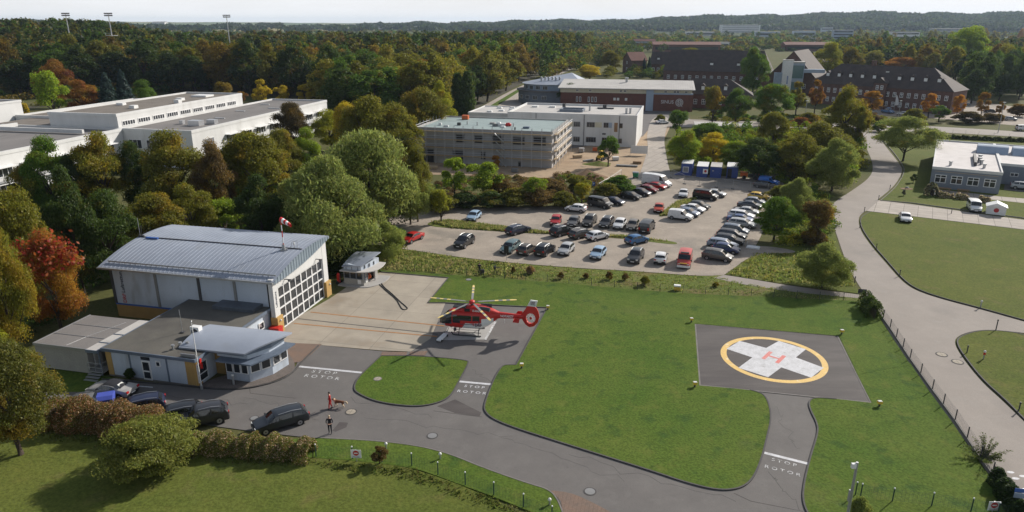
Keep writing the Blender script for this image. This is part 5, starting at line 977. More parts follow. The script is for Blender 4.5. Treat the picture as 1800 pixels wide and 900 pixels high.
# tail boom, fenestron, fin, stabiliser
loft(dense([(-2.6, 0, 2.1, .46, .46, 2.3), (-3.4, 0, 2.14, .3, .34, 2.2), (-5.2, 0, 2.12, .22, .26, 2.1), (-6.3, 0, 2.1, .17, .25, 2.0)], 3), 16).build('tail_boom', M['red'], he, smooth=50)
TFX, TFZ = -7.15, 2.02
sh = MB(); N = 36
outl = [(-5.95, 2.33), (-6.5, 3.0), (-6.72, 3.36), (-7.75, 3.3), (-8.05, 2.75), (-8.18, 2.2), (-8.0, 1.6), (-7.55, 1.14), (-6.95, 1.02), (-6.5, 1.3), (-6.15, 1.78)]
def ray_out(a):
    d = (math.cos(a), math.sin(a)); best = 9
    for i in range(len(outl)):
        (x1, z1), (x2, z2) = outl[i], outl[(i + 1) % len(outl)]; ex, ez = x2 - x1, z2 - z1; den = d[0] * ez - d[1] * ex
        if abs(den) < 1e-9: continue
        t = ((x1 - TFX) * ez - (z1 - TFZ) * ex) / den; u = ((x1 - TFX) * d[1] - (z1 - TFZ) * d[0]) / den
        if t > 0 and -1e-6 <= u <= 1 + 1e-6: best = min(best, t)
    return best
for i in range(N):
    a, b = 2 * PI * i / N, 2 * PI * (i + 1) / N; ri = .58
    P4 = [(r * math.cos(t) + TFX, y, r * math.sin(t) + TFZ) for t in (a, b) for r, y in ((ri, -.17), (ray_out(t), -.07), (ray_out(t), .07), (ri, .17))]
    sh.add(P4, [(0, 1, 5, 4), (1, 2, 6, 5), (2, 3, 7, 6), (3, 0, 4, 7)])
sh.build('fenestron_shroud', M['red'], he, smooth=30)
fn = MB(); fn.ycyl(TFX, -.1, .1, TFZ, .13, n=12); fh = fn.build('fan_hub', M['red'], he)
for k in range(10):
    a = 2 * PI * k / 10 + .15; c, s = math.cos(a), math.sin(a); m_ = MB(); q = []
    for r, wd in ((.12, .04), (.57, .06)):
        for sg in (-1, 1): q.append((TFX + r * c - sg * wd * s, .03 * sg, TFZ + r * s + sg * wd * c))
    m_.add(q + [(p[0], p[1] + .02, p[2]) for p in q], [(0, 1, 3, 2), (4, 6, 7, 5), (0, 4, 5, 1), (2, 3, 7, 6), (0, 2, 6, 4), (1, 5, 7, 3)]); m_.build('fan_blade', M['white'], fh)
m_ = MB(); pf = [(-6.72, 3.36), (-7.1, 4.02), (-7.95, 3.95), (-7.75, 3.3)]
m_.add([(x, -.07, z) for x, z in pf] + [(x, .07, z) for x, z in pf], [(0, 1, 2, 3), (7, 6, 5, 4), (0, 4, 5, 1), (1, 5, 6, 2), (2, 6, 7, 3), (3, 7, 4, 0)]); m_.build('fin', M['white'], he)
m_ = MB(); m_.box(-5.75, -1.0, 2.0, -5.2, 1.0, 2.06); hs_ = m_.build('stabiliser', M['red'], he)
for sg in (-1, 1): m_ = MB(); m_.add([(-5.1, sg * 1.0, 1.85), (-5.85, sg * 1.0, 1.8), (-6.0, sg * 1.0, 2.3), (-5.4, sg * 1.0, 2.3), (-5.1, sg * 1.04, 1.85), (-5.85, sg * 1.04, 1.8), (-6.0, sg * 1.04, 2.3), (-5.4, sg * 1.04, 2.3)], [(0, 1, 2, 3), (7, 6, 5, 4), (0, 4, 5, 1), (1, 5, 6, 2), (2, 6, 7, 3), (3, 7, 4, 0)]); m_.build('end_plate', M['red'], hs_)
# skids
for sg in (-1, 1):
    m_ = MB(); m_.tube([(2.35, sg * 1.02, .35), (2.15, sg * 1.1, .12), (1.8, sg * 1.12, .07), (-1.3, sg * 1.12, .07)], .06, n=8); m_.tube([(1.75, sg * .95, .36), (-1.25, sg * .95, .36)], .035, n=6); m_.build('skid', M['black'], he, smooth=40)
for x in (1.45, -.95): m_ = MB(); m_.tube([(x, -1.12, .07), (x, -.85, .5), (x, -.4, .66), (x, .4, .66), (x, .85, .5), (x, 1.12, .07)], .05, n=8); m_.build('cross_tube', M['black'], he, smooth=40)
m_ = MB(); m_.ball((2.7, -.25, .48), .2); m_.tube([(2.7, -.25, .5), (2.7, -.25, .8)], .06); m_.build('searchlight', M['black'], he, smooth=60)
m_ = MB(); m_.ball((2.05, .5, .42), .2); m_.tube([(2.05, .5, .5), (2.05, .5, .8)], .06); m_.build('camera_ball', M['dark_grey'], he, smooth=60)
m_ = MB(); m_.tube([(3.9, .2, 1.1), (4.2, .5, .95)], .025); m_.build('pitot_tube', M['dark_grey'], he)
m_ = MB(); m_.tube([(-3.9, 0, 1.85), (-4.0, 0, 1.25)], .02); m_.build('aerial', M['white'], he)
# mast, hub and blades
m_ = MB(); m_.cyl(0, 0, 2.95, 3.4, .2, n=14, r1=.13); m_.build('mast', M['dark_grey'], he, smooth=40)
m_ = MB(); m_.cyl(0, 0, 3.3, 3.46, .34, n=18); m_.ball((0, 0, 3.46), .36, n=16, sc=(1, 1, .45)); hb = m_.build('rotor_hub', M['red'], he, smooth=40)
for deg in (92, 9, -63, -131, 163):
    m_ = MB(); st_ = [.3, .75, 1.1, 1.6, 2.2, 2.75, 3.2, 3.7, 4.15, 4.6, 5.0, 5.3, 5.42]; pr_ = []
    for r in st_:
        ch = .09 if r < .8 else (.15 if r < 5.2 else (.12 if r < 5.4 else .07)); dz = 3.4 - .012 * r ** 1.9 * .35
        pr_.append([(r, -ch, dz - .012), (r, ch * .8, dz + .0), (r, ch * .8, dz + .03), (r, -ch, dz + .02)])
    b0 = 0
    for i in range(len(pr_) - 1):
        mi = 1 if (2.7 < (st_[i] + st_[i + 1]) / 2 < 3.2 or 3.65 < (st_[i] + st_[i + 1]) / 2 < 4.15 or (st_[i] + st_[i + 1]) / 2 > 4.75) else (0 if st_[i] > .7 else 2)
        m_.add(pr_[i] + pr_[i + 1], [(0, 4, 5, 1), (1, 5, 6, 2), (2, 6, 7, 3), (3, 7, 4, 0)], mi)
    m_.add(pr_[-1], [(0, 1, 2, 3)], 1)
    m_.build('rotor_blade', [M['mid_grey'], M['blade_yellow'], M['dark_grey']], he, rz=R(deg - 171))
def side_text(body, size, mat, x, z, y=.935, tilt=0.0, par=he, name='lettering'):
    o = link(name, text_mesh(body, size, M[mat], .003, 1.0, .01), par, (x, y, z)); o.rotation_euler = (PI / 2, tilt, PI); return o
side_text('DRF', .46, 'text_maroon', -.95, 1.2, .935); side_text('D-HXFL', .3, 'white', -.75, 2.72, .79); side_text('NOTARZT', .34, 'white', -4.3, 2.14, .285)
side_text('DRF', .3, 'text_maroon', -7.38, 3.72, .078); side_text('Luftrettung', .12, 'text_dark', -7.38, 3.53, .078)
m_ = MB(); m_.add([(.1, .938, 1.36), (-.42, .938, 1.36), (-.42, .938, 1.3), (-.1, .938, 1.28), (-.42, .938, 1.26), (-.42, .938, 1.2), (-.25, .938, 1.18), (-.42, .938, 1.16), (-.42, .938, 1.1)], [(0, 1, 2), (3, 2, 4), (3, 4, 5), (6, 5, 7), (6, 7, 8)]); m_.build('wing_emblem', M['text_red'], he)
# small dolly under its nose
dl = thing('tow_dolly', 'small white tow dolly with dark wheels under the helicopter nose', 'dolly', (*G(778, 596), .08), R(70)); dl.scale = (.8, .8, .8)
m_ = MB(); m_.box(-1.3, -.35, .16, 1.1, .35, .34); m_.build('frame', M['white'], dl); m_ = MB(); m_.tube([(1.1, 0, .3), (2.1, 0, .7), (2.3, 0, 1.0)], .05); m_.build('drawbar', M['galv'], dl)
for q in ((-1.1, -.42), (-1.1, .3), (.8, -.42), (.8, .3)): m_ = MB(); m_.ycyl(q[0], q[1], q[1] + .12, .17, .17); m_.build('wheel', M['rubber'], dl)
# ---------------------------------------------------------------- vehicles (local x forward, one prototype per body kind, copied car by car)
# stations: x (0 rear .. 1 front), belt z, roof z (= belt outside the cabin), roof half-width factor
KIND = {
 'hatch':  dict(L=4.05, W=1.76, st=[(0, .62, .62), (.012, .93, .95), (.05, 1.0, 1.03), (.15, .98, 1.40), (.32, .96, 1.49), (.52, .95, 1.46), (.58, .95, 1.42), (.745, .96, .99), (.87, .88, .90), (.965, .74, .76), (1, .5, .52)], gr=(3, 4, 6, 7), rw=(2, 3)),
 'sedan':  dict(L=4.6, W=1.8, st=[(0, .6, .62), (.015, .9, .92), (.16, .97, 1.0), (.3, .95, 1.36), (.42, .94, 1.43), (.56, .93, 1.42), (.61, .93, 1.38), (.755, .94, .97), (.88, .85, .87), (.97, .7, .72), (1, .5, .52)], gr=(3, 4, 6, 7), rw=(2, 3)),
 'estate': dict(L=4.75, W=1.83, st=[(0, .62, .62), (.012, .95, .97), (.035, 1.0, 1.03), (.11, .98, 1.41), (.3, .96, 1.49), (.55, .95, 1.47), (.61, .95, 1.43), (.75, .95, .98), (.88, .86, .88), (.97, .72, .74), (1, .5, .52)], gr=(3, 4, 6, 7), rw=(2, 3)),
 'suv':    dict(L=4.55, W=1.86, st=[(0, .7, .7), (.012, 1.05, 1.07), (.04, 1.12, 1.15), (.13, 1.1, 1.58), (.32, 1.08, 1.68), (.54, 1.06, 1.66), (.59, 1.06, 1.62), (.735, 1.08, 1.11), (.88, 1.0, 1.02), (.97, .84, .86), (1, .55, .57)], gr=(3, 4, 6, 7), rw=(2, 3)),
 'minivan': dict(L=4.5, W=1.8, st=[(0, .65, .65), (.01, 1.0, 1.02), (.03, 1.05, 1.08), (.1, 1.04, 1.58), (.3, 1.02, 1.66), (.56, 1.0, 1.63), (.64, 1.0, 1.57), (.8, .98, 1.01), (.9, .88, .9), (.97, .75, .77), (1, .5, .52)], gr=(3, 4, 6, 7), rw=(2, 3)),
 'van':    dict(L=4.95, W=1.94, st=[(0, .7, .7), (.008, 1.15, 1.17), (.015, 1.22, 1.25), (.045, 1.22, 1.86), (.3, 1.2, 1.95), (.66, 1.18, 1.93), (.71, 1.18, 1.87), (.83, 1.12, 1.15), (.92, 1.02, 1.04), (.98, .85, .87), (1, .55, .57)], gr=(3, 4, 6, 7), rw=(2, 3)),
 'panel_van': dict(L=4.4, W=1.82, st=[(0, .7, .7), (.008, 1.08, 1.1), (.015, 1.12, 1.15), (.05, 1.12, 1.74), (.3, 1.1, 1.82), (.55, 1.08, 1.8), (.61, 1.08, 1.74), (.76, 1.06, 1.09), (.89, .96, .98), (.97, .8, .82), (1, .5, .52)], gr=(5, 5, 6, 7), rw=(2, 3)),
 'big_van': dict(L=6.6, W=2.05, st=[(0, .8, .8), (.004, 1.3, 1.32), (.008, 1.36, 1.4), (.02, 1.36, 2.5), (.35, 1.34, 2.62), (.66, 1.32, 2.58), (.74, 1.32, 2.35), (.87, 1.25, 1.28), (.95, 1.05, 1.07), (.985, .9, .92), (1, .55, .57)], gr=(5, 5, 6, 7), rw=(2, 3)),
 'convertible': dict(L=4.65, W=1.82, st=[(0, .6, .62), (.015, .9, .92), (.2, .97, 1.0), (.32, .95, 1.26), (.42, .94, 1.36), (.53, .93, 1.36), (.57, .93, 1.33), (.70, .94, .97), (.87, .86, .88), (.97, .7, .72), (1, .5, .52)], gr=(3, 4, 6, 7), rw=(2, 3)),
 'pickup': dict(L=5.3, W=1.95, st=[(0, .7, .7), (.01, .98, 1.0), (.36, 1.0, 1.02), (.42, 1.15, 2.0), (.5, 1.15, 2.15), (.62, 1.14, 2.14), (.66, 1.14, 2.06), (.78, 1.12, 1.15), (.92, 1.0, 1.02), (.98, .85, .87), (1, .55, .57)], gr=(3, 4, 6, 7), rw=(2, 3)),
}
def car_meshes(kind):
    k = KIND[kind]; Lc, W = k['L'], k['W']; st = k['st']; ns = len(st); hw = W / 2
    tall = kind in ('van', 'big_van', 'panel_van'); rwf = .88 if tall else .76
    ring = []
    for i, (t, zb, zr) in enumerate(st):
        x = (t - .5) * Lc; e = .93 if t in (0, 1) else (.97 if t < .02 or t > .95 else 1.0); e -= .06 if t > .9 else 0; cab = zr - zb > .1
        wr = hw * (rwf + (.02 if cab else 0)) * e if cab else hw * .9 * e; zl = .24 if 0 < i < ns - 1 else .34
        half = [(0, zl), (hw * .86 * e, zl), (hw * .97 * e, zl + .16), (hw * e, (zl + zb) * .55), (hw * .965 * e, zb), (wr, zr - (.04 if cab else .0)), (wr * .55, zr + (.035 if cab else .015)), (0, zr + (.045 if cab else .02))]
        ring.append([(x, y, z) for y, z in half] + [(x, -y, z) for y, z in half[-2:0:-1]])
    n = len(ring[0]); mb = MB(); mb.v = [p for r in ring for p in r]
    for i in range(ns - 1):
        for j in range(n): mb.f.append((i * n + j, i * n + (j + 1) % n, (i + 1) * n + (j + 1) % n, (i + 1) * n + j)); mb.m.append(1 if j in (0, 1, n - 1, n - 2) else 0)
    mb.f.append(tuple(range(n - 1, -1, -1))); mb.f.append(tuple((ns - 1) * n + j for j in range(n))); mb.m += [1, 1]
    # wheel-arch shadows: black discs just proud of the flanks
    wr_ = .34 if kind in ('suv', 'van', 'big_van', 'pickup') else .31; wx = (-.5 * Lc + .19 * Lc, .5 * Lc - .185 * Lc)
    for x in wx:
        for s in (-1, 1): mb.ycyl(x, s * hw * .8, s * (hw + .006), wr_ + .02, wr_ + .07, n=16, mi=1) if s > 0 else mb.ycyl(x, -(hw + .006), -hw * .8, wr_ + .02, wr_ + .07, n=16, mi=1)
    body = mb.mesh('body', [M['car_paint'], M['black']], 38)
    def P(i, j): return Vector(ring[i][j])
    def glaz(quads, off=.03):
        g = MB()
        for q in quads:
            nn = (q[1] - q[0]).cross(q[2] - q[0]); nn.normalize(); c = sum(q, Vector()) / 4
            if nn.dot(Vector((c.x * .15, c.y, c.z - .6))) < 0: nn = -nn
            g.add([p + nn * off for p in q], [(0, 1, 2, 3)])
        return g
    def inset(a, b, c, d, u0=.07, u1=.93, v0=.1, v1=.92):
        f = lambda u, v: a.lerp(b, u).lerp(d.lerp(c, u), v); return [f(u0, v0), f(u1, v0), f(u1, v1), f(u0, v1)]
    # windscreen between the last two cabin stations, both halves; rear window likewise
    out = {}
    def screen(i0, i1, v0, v1):
        q = []
        for a, b in ((5, 6), (6, 7), (7, 8), (8, 9)):
            q.append(inset(P(i0, a), P(i0, b), P(i1, b), P(i1, a), .12 if a == 5 else -.001, .88 if a == 8 else 1.001, v0, v1))
        return glaz(q)
    out['windscreen'] = screen(k['gr'][2], k['gr'][3], .06, .9).mesh('windscreen', M['glass_car'], 60)
    rg = screen(k['rw'][1], k['rw'][0], .08, .82)
    if kind not in ('big_van', 'pickup'): out['rear_window'] = rg.mesh('rear_window', M['glass_car'], 60)
    for side in (0, 1):
        sg = []; b, r = (4, 5) if side == 0 else (n - 4, n - 5)
        for i in range(k['gr'][0], k['gr'][2]):
            sg.append(inset(P(i, b), P(i + 1, b), P(i + 1, r), P(i, r), .07 if i != 5 else .02, .93 if i != 4 else .98, .12, .9))
        a, c, d = P(k['gr'][2], b), P(k['gr'][3], b), P(k['gr'][2], r)      # front quarter triangle
        m_ = a.lerp(c, .62); sg.append([a.lerp(d, .12).lerp(m_, .04), m_.lerp(d, .12), d.lerp(m_, .16), d.lerp(a, .08)])
        if k['gr'][0] == 3:
            a, c, d = P(3, b), P(2, b), P(3, r); m_ = a.lerp(c, .5); sg.append([a.lerp(d, .14).lerp(m_, .05), m_.lerp(d, .14), d.lerp(m_, .3), d.lerp(a, .1)])
        out['side_glazing%d' % side] = glaz(sg, .02).mesh('side_glazing', M['glass_car'])
    out['body'] = body
    wm = MB(); wm.ycyl(0, -.11, .11, 0, wr_, n=18, mi=0); wm.ycyl(0, -.118, .118, 0, wr_ * .66, n=16, mi=1); wm.ycyl(0, -.121, .121, 0, wr_ * .2, n=8, mi=0); out['wheel'] = wm.mesh('wheel', [M['rubber'], M['rim']], 35)
    xf = .5 * Lc; zf = st[-2][1]
    b = MB(); b.box(-.2, -.17, -.07, .03, .17, .07); out['headlight'] = b.mesh('headlight', M['lamp_glass'])
    b = MB(); b.box(-.04, -.13, -.1 if not tall else -.25, .1, .13, .1 if not tall else .25); out['tail_light'] = b.mesh('tail_light', M['tail_red'])
    b = MB(); b.box(-.01, -.26, -.055, .012, .26, .055); out['number_plate'] = b.mesh('number_plate', M['white'])
    b = MB(); b.box(-.02, -.48, -.07, .015, .48, .07); out['grille'] = b.mesh('grille', M['black'])
    b = MB(); b.box(-.06, 0, -.06, .06, .2, .07); out['mirror'] = b.mesh('mirror', M['black'])
    b = MB(); [b.tube([((st[3][0] - .5) * Lc + .1, s * hw * rwf * .93, st[4][2] - .04), ((st[4][0] - .5) * Lc, s * hw * rwf * .93, st[4][2] + .07), ((st[5][0] - .5) * Lc, s * hw * rwf * .93, st[5][2] + .03)], .025, n=4) for s in (-1, 1)]; out['roof_rail'] = b.mesh('roof_rail', M['galv'])
    out['_'] = (Lc, W, wr_, wx, st, tall, zf); return out
_cm = {}
def make_car(kind, label, u, v, deg, color, cat='car', group='parked cars', name='parked_car', rails=False, z=.05, white_roof=None, rims=False):
    """one car: measured ground point (u, v), heading in degrees from +X"""
    first = kind not in _cm
    if first: _cm[kind] = car_meshes(kind)
    c = _cm[kind]; Lc, W, wr, wx, st, tall, zf = c['_']; hw = W / 2
    t = thing(name, label, cat, (*G(u, v), z), R(deg), group)
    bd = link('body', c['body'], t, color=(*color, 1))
    link('windscreen', c['windscreen'], t); link('side_glazing', c['side_glazing0'], t); link('side_glazing', c['side_glazing1'], t)
    if 'rear_window' in c: link('rear_window', c['rear_window'], t)
    for x in wx:
        for s in (-1, 1): link('wheel', c['wheel'], t, (x, s * (hw - .1), wr))
    for s in (-1, 1):
        link('headlight', c['headlight'], t, (Lc * .482, s * hw * .66, zf - .07)); link('tail_light', c['tail_light'], t, (-Lc * .5 + .01, s * hw * .78, st[1][1] - (.08 if not tall else .2)))
        link('mirror', c['mirror'], t, ((st[-4][0] - .53) * Lc, hw * .95 if s > 0 else -hw * .95 - .2, st[-4][1] + .05))
    link('number_plate', c['number_plate'], t, (Lc * .5 - .0, 0, .47)); link('number_plate', c['number_plate'], t, (-Lc * .5, 0, .55)); link('grille', c['grille'], t, (Lc * .492, 0, zf - .14))
    if rails: link('roof_rail', c['roof_rail'], t)
    return t
BLK, NAVY, DGR, GRY, SIL, WHT, RED, BRN, LBL, TEAL, BLU, DRD, ORA, YEL = (.012, .012, .014), (.012, .018, .045), (.035, .036, .04), (.12, .12, .12), (.42, .43, .44), (.75, .75, .75), (.42, .012, .012), (.09, .075, .06), (.32, .45, .6), (.09, .15, .16), (.03, .13, .3), (.2, .01, .018), (.5, .06, .02), (.7, .45, .05)
S_, N_, E_, W_ = -112, 62, -38, 160
CARS = [
 ('sedan', 'red car half under the trees at the left end of the gravel car park', 725, 424, -118, RED), ('suv', 'black compact crossover with pale roof rails, alone near the left grass', 816, 432, -113, BLK, 1), ('estate', 'teal-grey estate parked behind the dark sign board', 897, 441, -114, TEAL), ('hatch', 'grey-brown crossover with pale roof seen from behind, next to the teal estate', 926, 445, N_, BRN, 1), ('suv', 'black crossover with pale roof rails seen from behind, front row', 958, 446, N_, BLK, 1), ('hatch', 'silver compact car nose to the grass in the front row', 995, 445, S_, SIL), ('hatch', 'light blue small car nose to the grass in the front row', 1051, 452, S_, LBL),
 ('suv', 'dark grey crossover nose to the grass, right of the light blue car', 1117, 458, S_, DGR, 1), ('hatch', 'white compact crossover seen from behind beside the red van', 1161, 460, 74, WHT, 1),
 ('estate', 'dark blue estate at the left end of the grass strip', 911, 410, 42, NAVY, 1), ('suv', 'black crossover below the grass strip, left of a brown-grey estate', 988, 413, 40, BLK, 1), ('estate', 'brown-grey estate below the grass strip beside a white hatchback', 1022, 417, 38, BRN, 1), ('hatch', 'white hatchback below the right part of the grass strip', 1050, 421, 36, WHT), ('hatch', 'bright blue hatchback alone in the lane right of the grass strip', 1119, 428, 33, BLU),
 ('hatch', 'small red car at the left end of the row above the grass strip', 977, 394, -100, RED), ('hatch', 'small dark grey hatchback beside the small red car', 1008, 396, -106, GRY), ('suv', 'dark brown crossover in the row above the grass strip', 1036, 395, -110, (.05, .045, .04), 1), ('estate', 'dark estate with silver roof rails next to a white hatchback', 1066, 397, -112, DGR, 1), ('hatch', 'white hatchback nose down between a dark estate and a grey-brown car', 1089, 400, -110, WHT), ('hatch', 'grey-brown hatchback left of the black van', 1112, 402, -110, (.16, .14, .12)), ('van', 'black van at the right end of the row above the grass strip', 1137, 406, 66, BLK),
 ('hatch', 'light blue small car alone by the lemon-green bush', 833, 386, -106, LBL), ('hatch', 'white hatchback standing crosswise by the dark shrubs', 1012, 372, 158, WHT), ('van', 'black van beside the blue parking sign', 1055, 364, -40, DGR), ('sedan', 'navy car tucked behind the black van by the parking sign', 1078, 359, E_, NAVY), ('hatch', 'black hatchback by the bramble mound', 1109, 350, E_, BLK), ('sedan', 'dark navy car between a black and a wine red one', 1125, 343, E_, (.02, .02, .035)), ('hatch', 'wine red car next to the bright red one', 1140, 338, E_, DRD), ('sedan', 'bright red car right below the big white van', 1153, 332, E_, RED),
 ('sedan', 'white saloon nose down in the middle of the upper car park', 1201, 345, -106, WHT), ('van', 'black van with glinting bonnet in the middle of the upper car park', 1240, 350, -34, BLK), ('sedan', 'silver car half hidden behind the black van with glinting bonnet', 1256, 345, -34, SIL), ('hatch', 'black hatchback at the top of the small middle row', 1229, 367, E_, (.03, .035, .035)), ('sedan', 'white car between a black hatchback and a silver-blue one', 1218, 372, E_, WHT), ('sedan', 'silver-blue car next to the white panel van', 1208, 379, E_, (.15, .19, .27)), ('sedan', 'orange-red car alone left of the white panel van', 1158, 371, -104, ORA),
 ('minivan', 'brown-grey people carrier at the lower end of the right column', 1261, 457, -30, (.11, .1, .09)), ('hatch', 'dark blue hatchback second from the lower end of the right column', 1276, 444, -30, (.03, .05, .14)), ('estate', 'silver-blue estate third from the lower end of the right column', 1270, 436, -30, (.25, .29, .36)), ('estate', 'black estate with glinting windscreen fourth in the right column', 1281, 428, -30, BLK, 1), ('estate', 'black car fifth from the lower end of the right column', 1286, 419, -30, (.025, .025, .03)), ('minivan', 'grey-blue hatchback sixth from the lower end of the right column', 1292, 411, -30, (.15, .18, .23)),
 ('estate', 'silver estate beside the round tree, seventh in the right column', 1304, 399, -30, SIL), ('sedan', 'blue car eighth in the right column beside the round tree', 1301, 391, -30, (.05, .09, .22)), ('estate', 'white estate ninth in the right column', 1303, 384, -30, WHT), ('sedan', 'silver saloon tenth in the right column behind the tree', 1313, 377, -30, SIL), ('sedan', 'dark grey saloon second from the top of the right column', 1318, 366, -30, (.06, .07, .09)), ('hatch', 'silver car right below the yellow one', 1327, 360, -30, (.3, .32, .35)), ('hatch', 'yellow car at the top end of the right column', 1333, 351, -34, YEL), ('estate', 'dark estate with white stripe near the blue van by the site fence', 1345, 331, -34, (.03, .03, .035)),
 ('sedan', 'white saloon with dark bumper parked on the lawn edge of the slab path', 1590, 388, -113, WHT), ]
for r in CARS: make_car(r[0], r[1], r[2], r[3], r[4], r[5], rails=len(r) > 6)
CV = [('big_van', 'big white panel van at the top of the car park by the soil heap', 1154, 327, -40, WHT, 'van'), ('panel_van', 'white small panel van at the left end of the middle row', 1196, 386, -30, WHT, 'van'), ('panel_van', 'bright blue van half behind the dark estate at the site fence', 1351, 325, -34, (.02, .14, .5), 'van'), ('van', 'white van with dark blue bumper on the lawn beside the pale tent', 1711, 370, -113, WHT, 'van')]
for k, lb_, u, v, d, c, cat in CV: make_car(k, lb_, u, v, d, c, cat, 'parked vans', 'parked_van')
# red emergency van: white bumper, light bar, yellow stripe
rv = make_car('van', 'red emergency van with white bumper and roof light bar, last in the front row', 1203, 465, -108, (.5, .045, .03), 'van', 'parked vans', 'parked_van')
m_ = MB(); m_.box(2.2, -.9, .3, 2.53, .9, .62); m_.build('bumper', M['white'], rv); m_ = MB(); m_.box(.55, -.6, 1.96, .85, .6, 2.1); m_.build('light_bar', M['dark_grey'], rv); m_ = MB(); m_.box(2.42, -.5, .88, 2.5, .5, .98); m_.build('yellow_stripe', M['yellow'], rv)
# cars by the station
FG = [('convertible', 'silver convertible with black soft top before the station door', 199, 694, 169, (.34, .33, .32)), ('estate', 'dark blue car with red tail light between the two hedges', 243, 726, 205, (.015, .02, .05)), ('estate', 'black estate in the station row, partly behind the bush', 308, 741, 205, (.015, .016, .02)), ('suv', 'dark grey crossover in the station row with lit red tail lamp', 356, 744, 205, (.03, .03, .035)), ('estate', 'dark estate with silver window trim parked by itself at the road edge', 494, 749, 212, (.02, .024, .032)), ('hatch', 'dark grey car almost hidden behind the brown hedge', 138, 724, 200, (.1, .1, .1))]
for i, (k, lb_, u, v, d, c) in enumerate(FG):
    t = make_car(k, lb_, u, v, d, c, group='cars before the station', rails=k != 'convertible', z=.06)
    if k == 'convertible':
        st = KIND[k]['st']; Lc = KIND[k]['L']; hw = KIND[k]['W'] / 2; tm = MB()
        secs = [((a - .5) * Lc, 0, zr - .2, hw * w_, .235) for (a, zb, zr), w_ in zip(st[2:7], (.74, .77, .79, .79, .77))]
        for j, (x, y, z, ry, rz) in enumerate(secs):
            for q in range(9): an_ = PI * q / 8; tm.v.append((x, ry * math.cos(an_) , z + .04 + rz * math.sin(an_) ** .5))
        for j in range(len(secs) - 1):
            for q in range(8): tm.f.append((j * 9 + q, j * 9 + q + 1, (j + 1) * 9 + q + 1, (j + 1) * 9 + q)); tm.m.append(0)
        tm.build('soft_top', M['cloth_black'], t, smooth=50)
        m_ = MB(); m_.quad((-1.25, -.32, 1.12), (-1.25, .32, 1.12), (-.95, .3, 1.29), (-.95, -.3, 1.29)); m_.build('rear_pane', M['lamp_glass'], t)
cb = thing('covered_trailer', 'small trailer under a bright blue tarpaulin behind the brown hedge', 'trailer', (*G(178, 716), .06), R(200)); m_ = MB(); m_.xprism([(-.75, .5), (.75, .5), (.8, 1.0), (.45, 1.25), (-.45, 1.25), (-.8, 1.0)], -1.2, 1.2); m_.build('tarpaulin', M['tarp_blue'], cb); m_ = MB(); m_.ycyl(0, -.85, -.7, .3, .3); m_.ycyl(0, .7, .85, .3, .3); m_.build('wheel', M['rubber'], cb); m_ = MB(); m_.tube([(1.2, 0, .45), (2.2, 0, .45)], .05); m_.build('drawbar', M['galv'], cb)
# cars by the low office on the right and before the brick house
for i, (u, v, c, k, lb_) in enumerate(((1797, 334, (.4, .42, .45), 'suv', 'silver crossover nearest the camera beside the low office'), (1795, 326, (.55, .55, .57), 'estate', 'white estate second in the row beside the low office'), (1796, 318, (.3, .31, .33), 'sedan', 'grey car third in the row beside the low office'), (1794, 311, (.5, .5, .5), 'estate', 'pale estate last in the row beside the low office'))): make_car(k, lb_, u, v, -31, c, z=.16)
for (u, v, c, k, d, lb_) in ((1605, 196, (.02, .02, .03), 'van', -10, 'black van before the brick house near the entrance'), (1532, 199, SIL, 'hatch', -20, 'silver car left of the blue pickup before the brick house'), (1586, 203, WHT, 'hatch', 150, 'white car among the shrubs before the brick house'), (1682, 187, (.06, .12, .3), 'sedan', -15, 'blue car under the dark trees right of the brick house'), (1694, 185, (.25, .3, .38), 'sedan', -15, 'silver-blue car under the dark trees right of the brick house'), (1740, 198, BLK, 'estate', -8, 'black car in the right hand car park'), (1776, 212, (.3, .32, .34), 'hatch', -30, 'grey car beside the silver lamp in the far car park'), (1800, 230, WHT, 'van', -12, 'white van on the street at the right picture edge'), (1164, 218, WHT, 'sedan', 12, 'white car on the site road beside the lettered office'), (938, 197, DGR, 'hatch', 60, 'dark car in the yard left of the lettered office')): make_car(k, lb_, u, v, d, c, z=.05, cat='van' if k == 'van' else 'car')
pk = make_car('pickup', 'blue and white pickup truck before the brick house entrance', 1560, 199, -75, (.1, .22, .42), 'truck', 'parked vans', 'pickup_truck')
# ---------------------------------------------------------------- trees: tapered trunk with limbs, crown of many small leaf faces
def leaf_faces(rng, C, Nrm, size, aspect=1.5, droop=0.0, jit=.75):
    """one bent rhombus of leaves per point: C centres, Nrm outward directions"""
    n = len(C); d = Nrm + rng.normal(0, jit, (n, 3)); d /= np.linalg.norm(d, axis=1)[:, None] + 1e-9
    a = np.cross(d, rng.normal(0, 1, (n, 3))); a /= np.linalg.norm(a, axis=1)[:, None] + 1e-9
    if droop: a[:, 2] -= droop; a /= np.linalg.norm(a, axis=1)[:, None]
    b = np.cross(d, a); b /= np.linalg.norm(b, axis=1)[:, None] + 1e-9
    s = (size * rng.uniform(.6, 1.35, n))[:, None]; a = a * s * aspect; b = b * s
    V = np.empty((n * 4, 3)); V[0::4] = C - a; V[1::4] = C - b * .8 + d * s * .15; V[2::4] = C + a; V[3::4] = C + b * .8 + d * s * .15
    return V
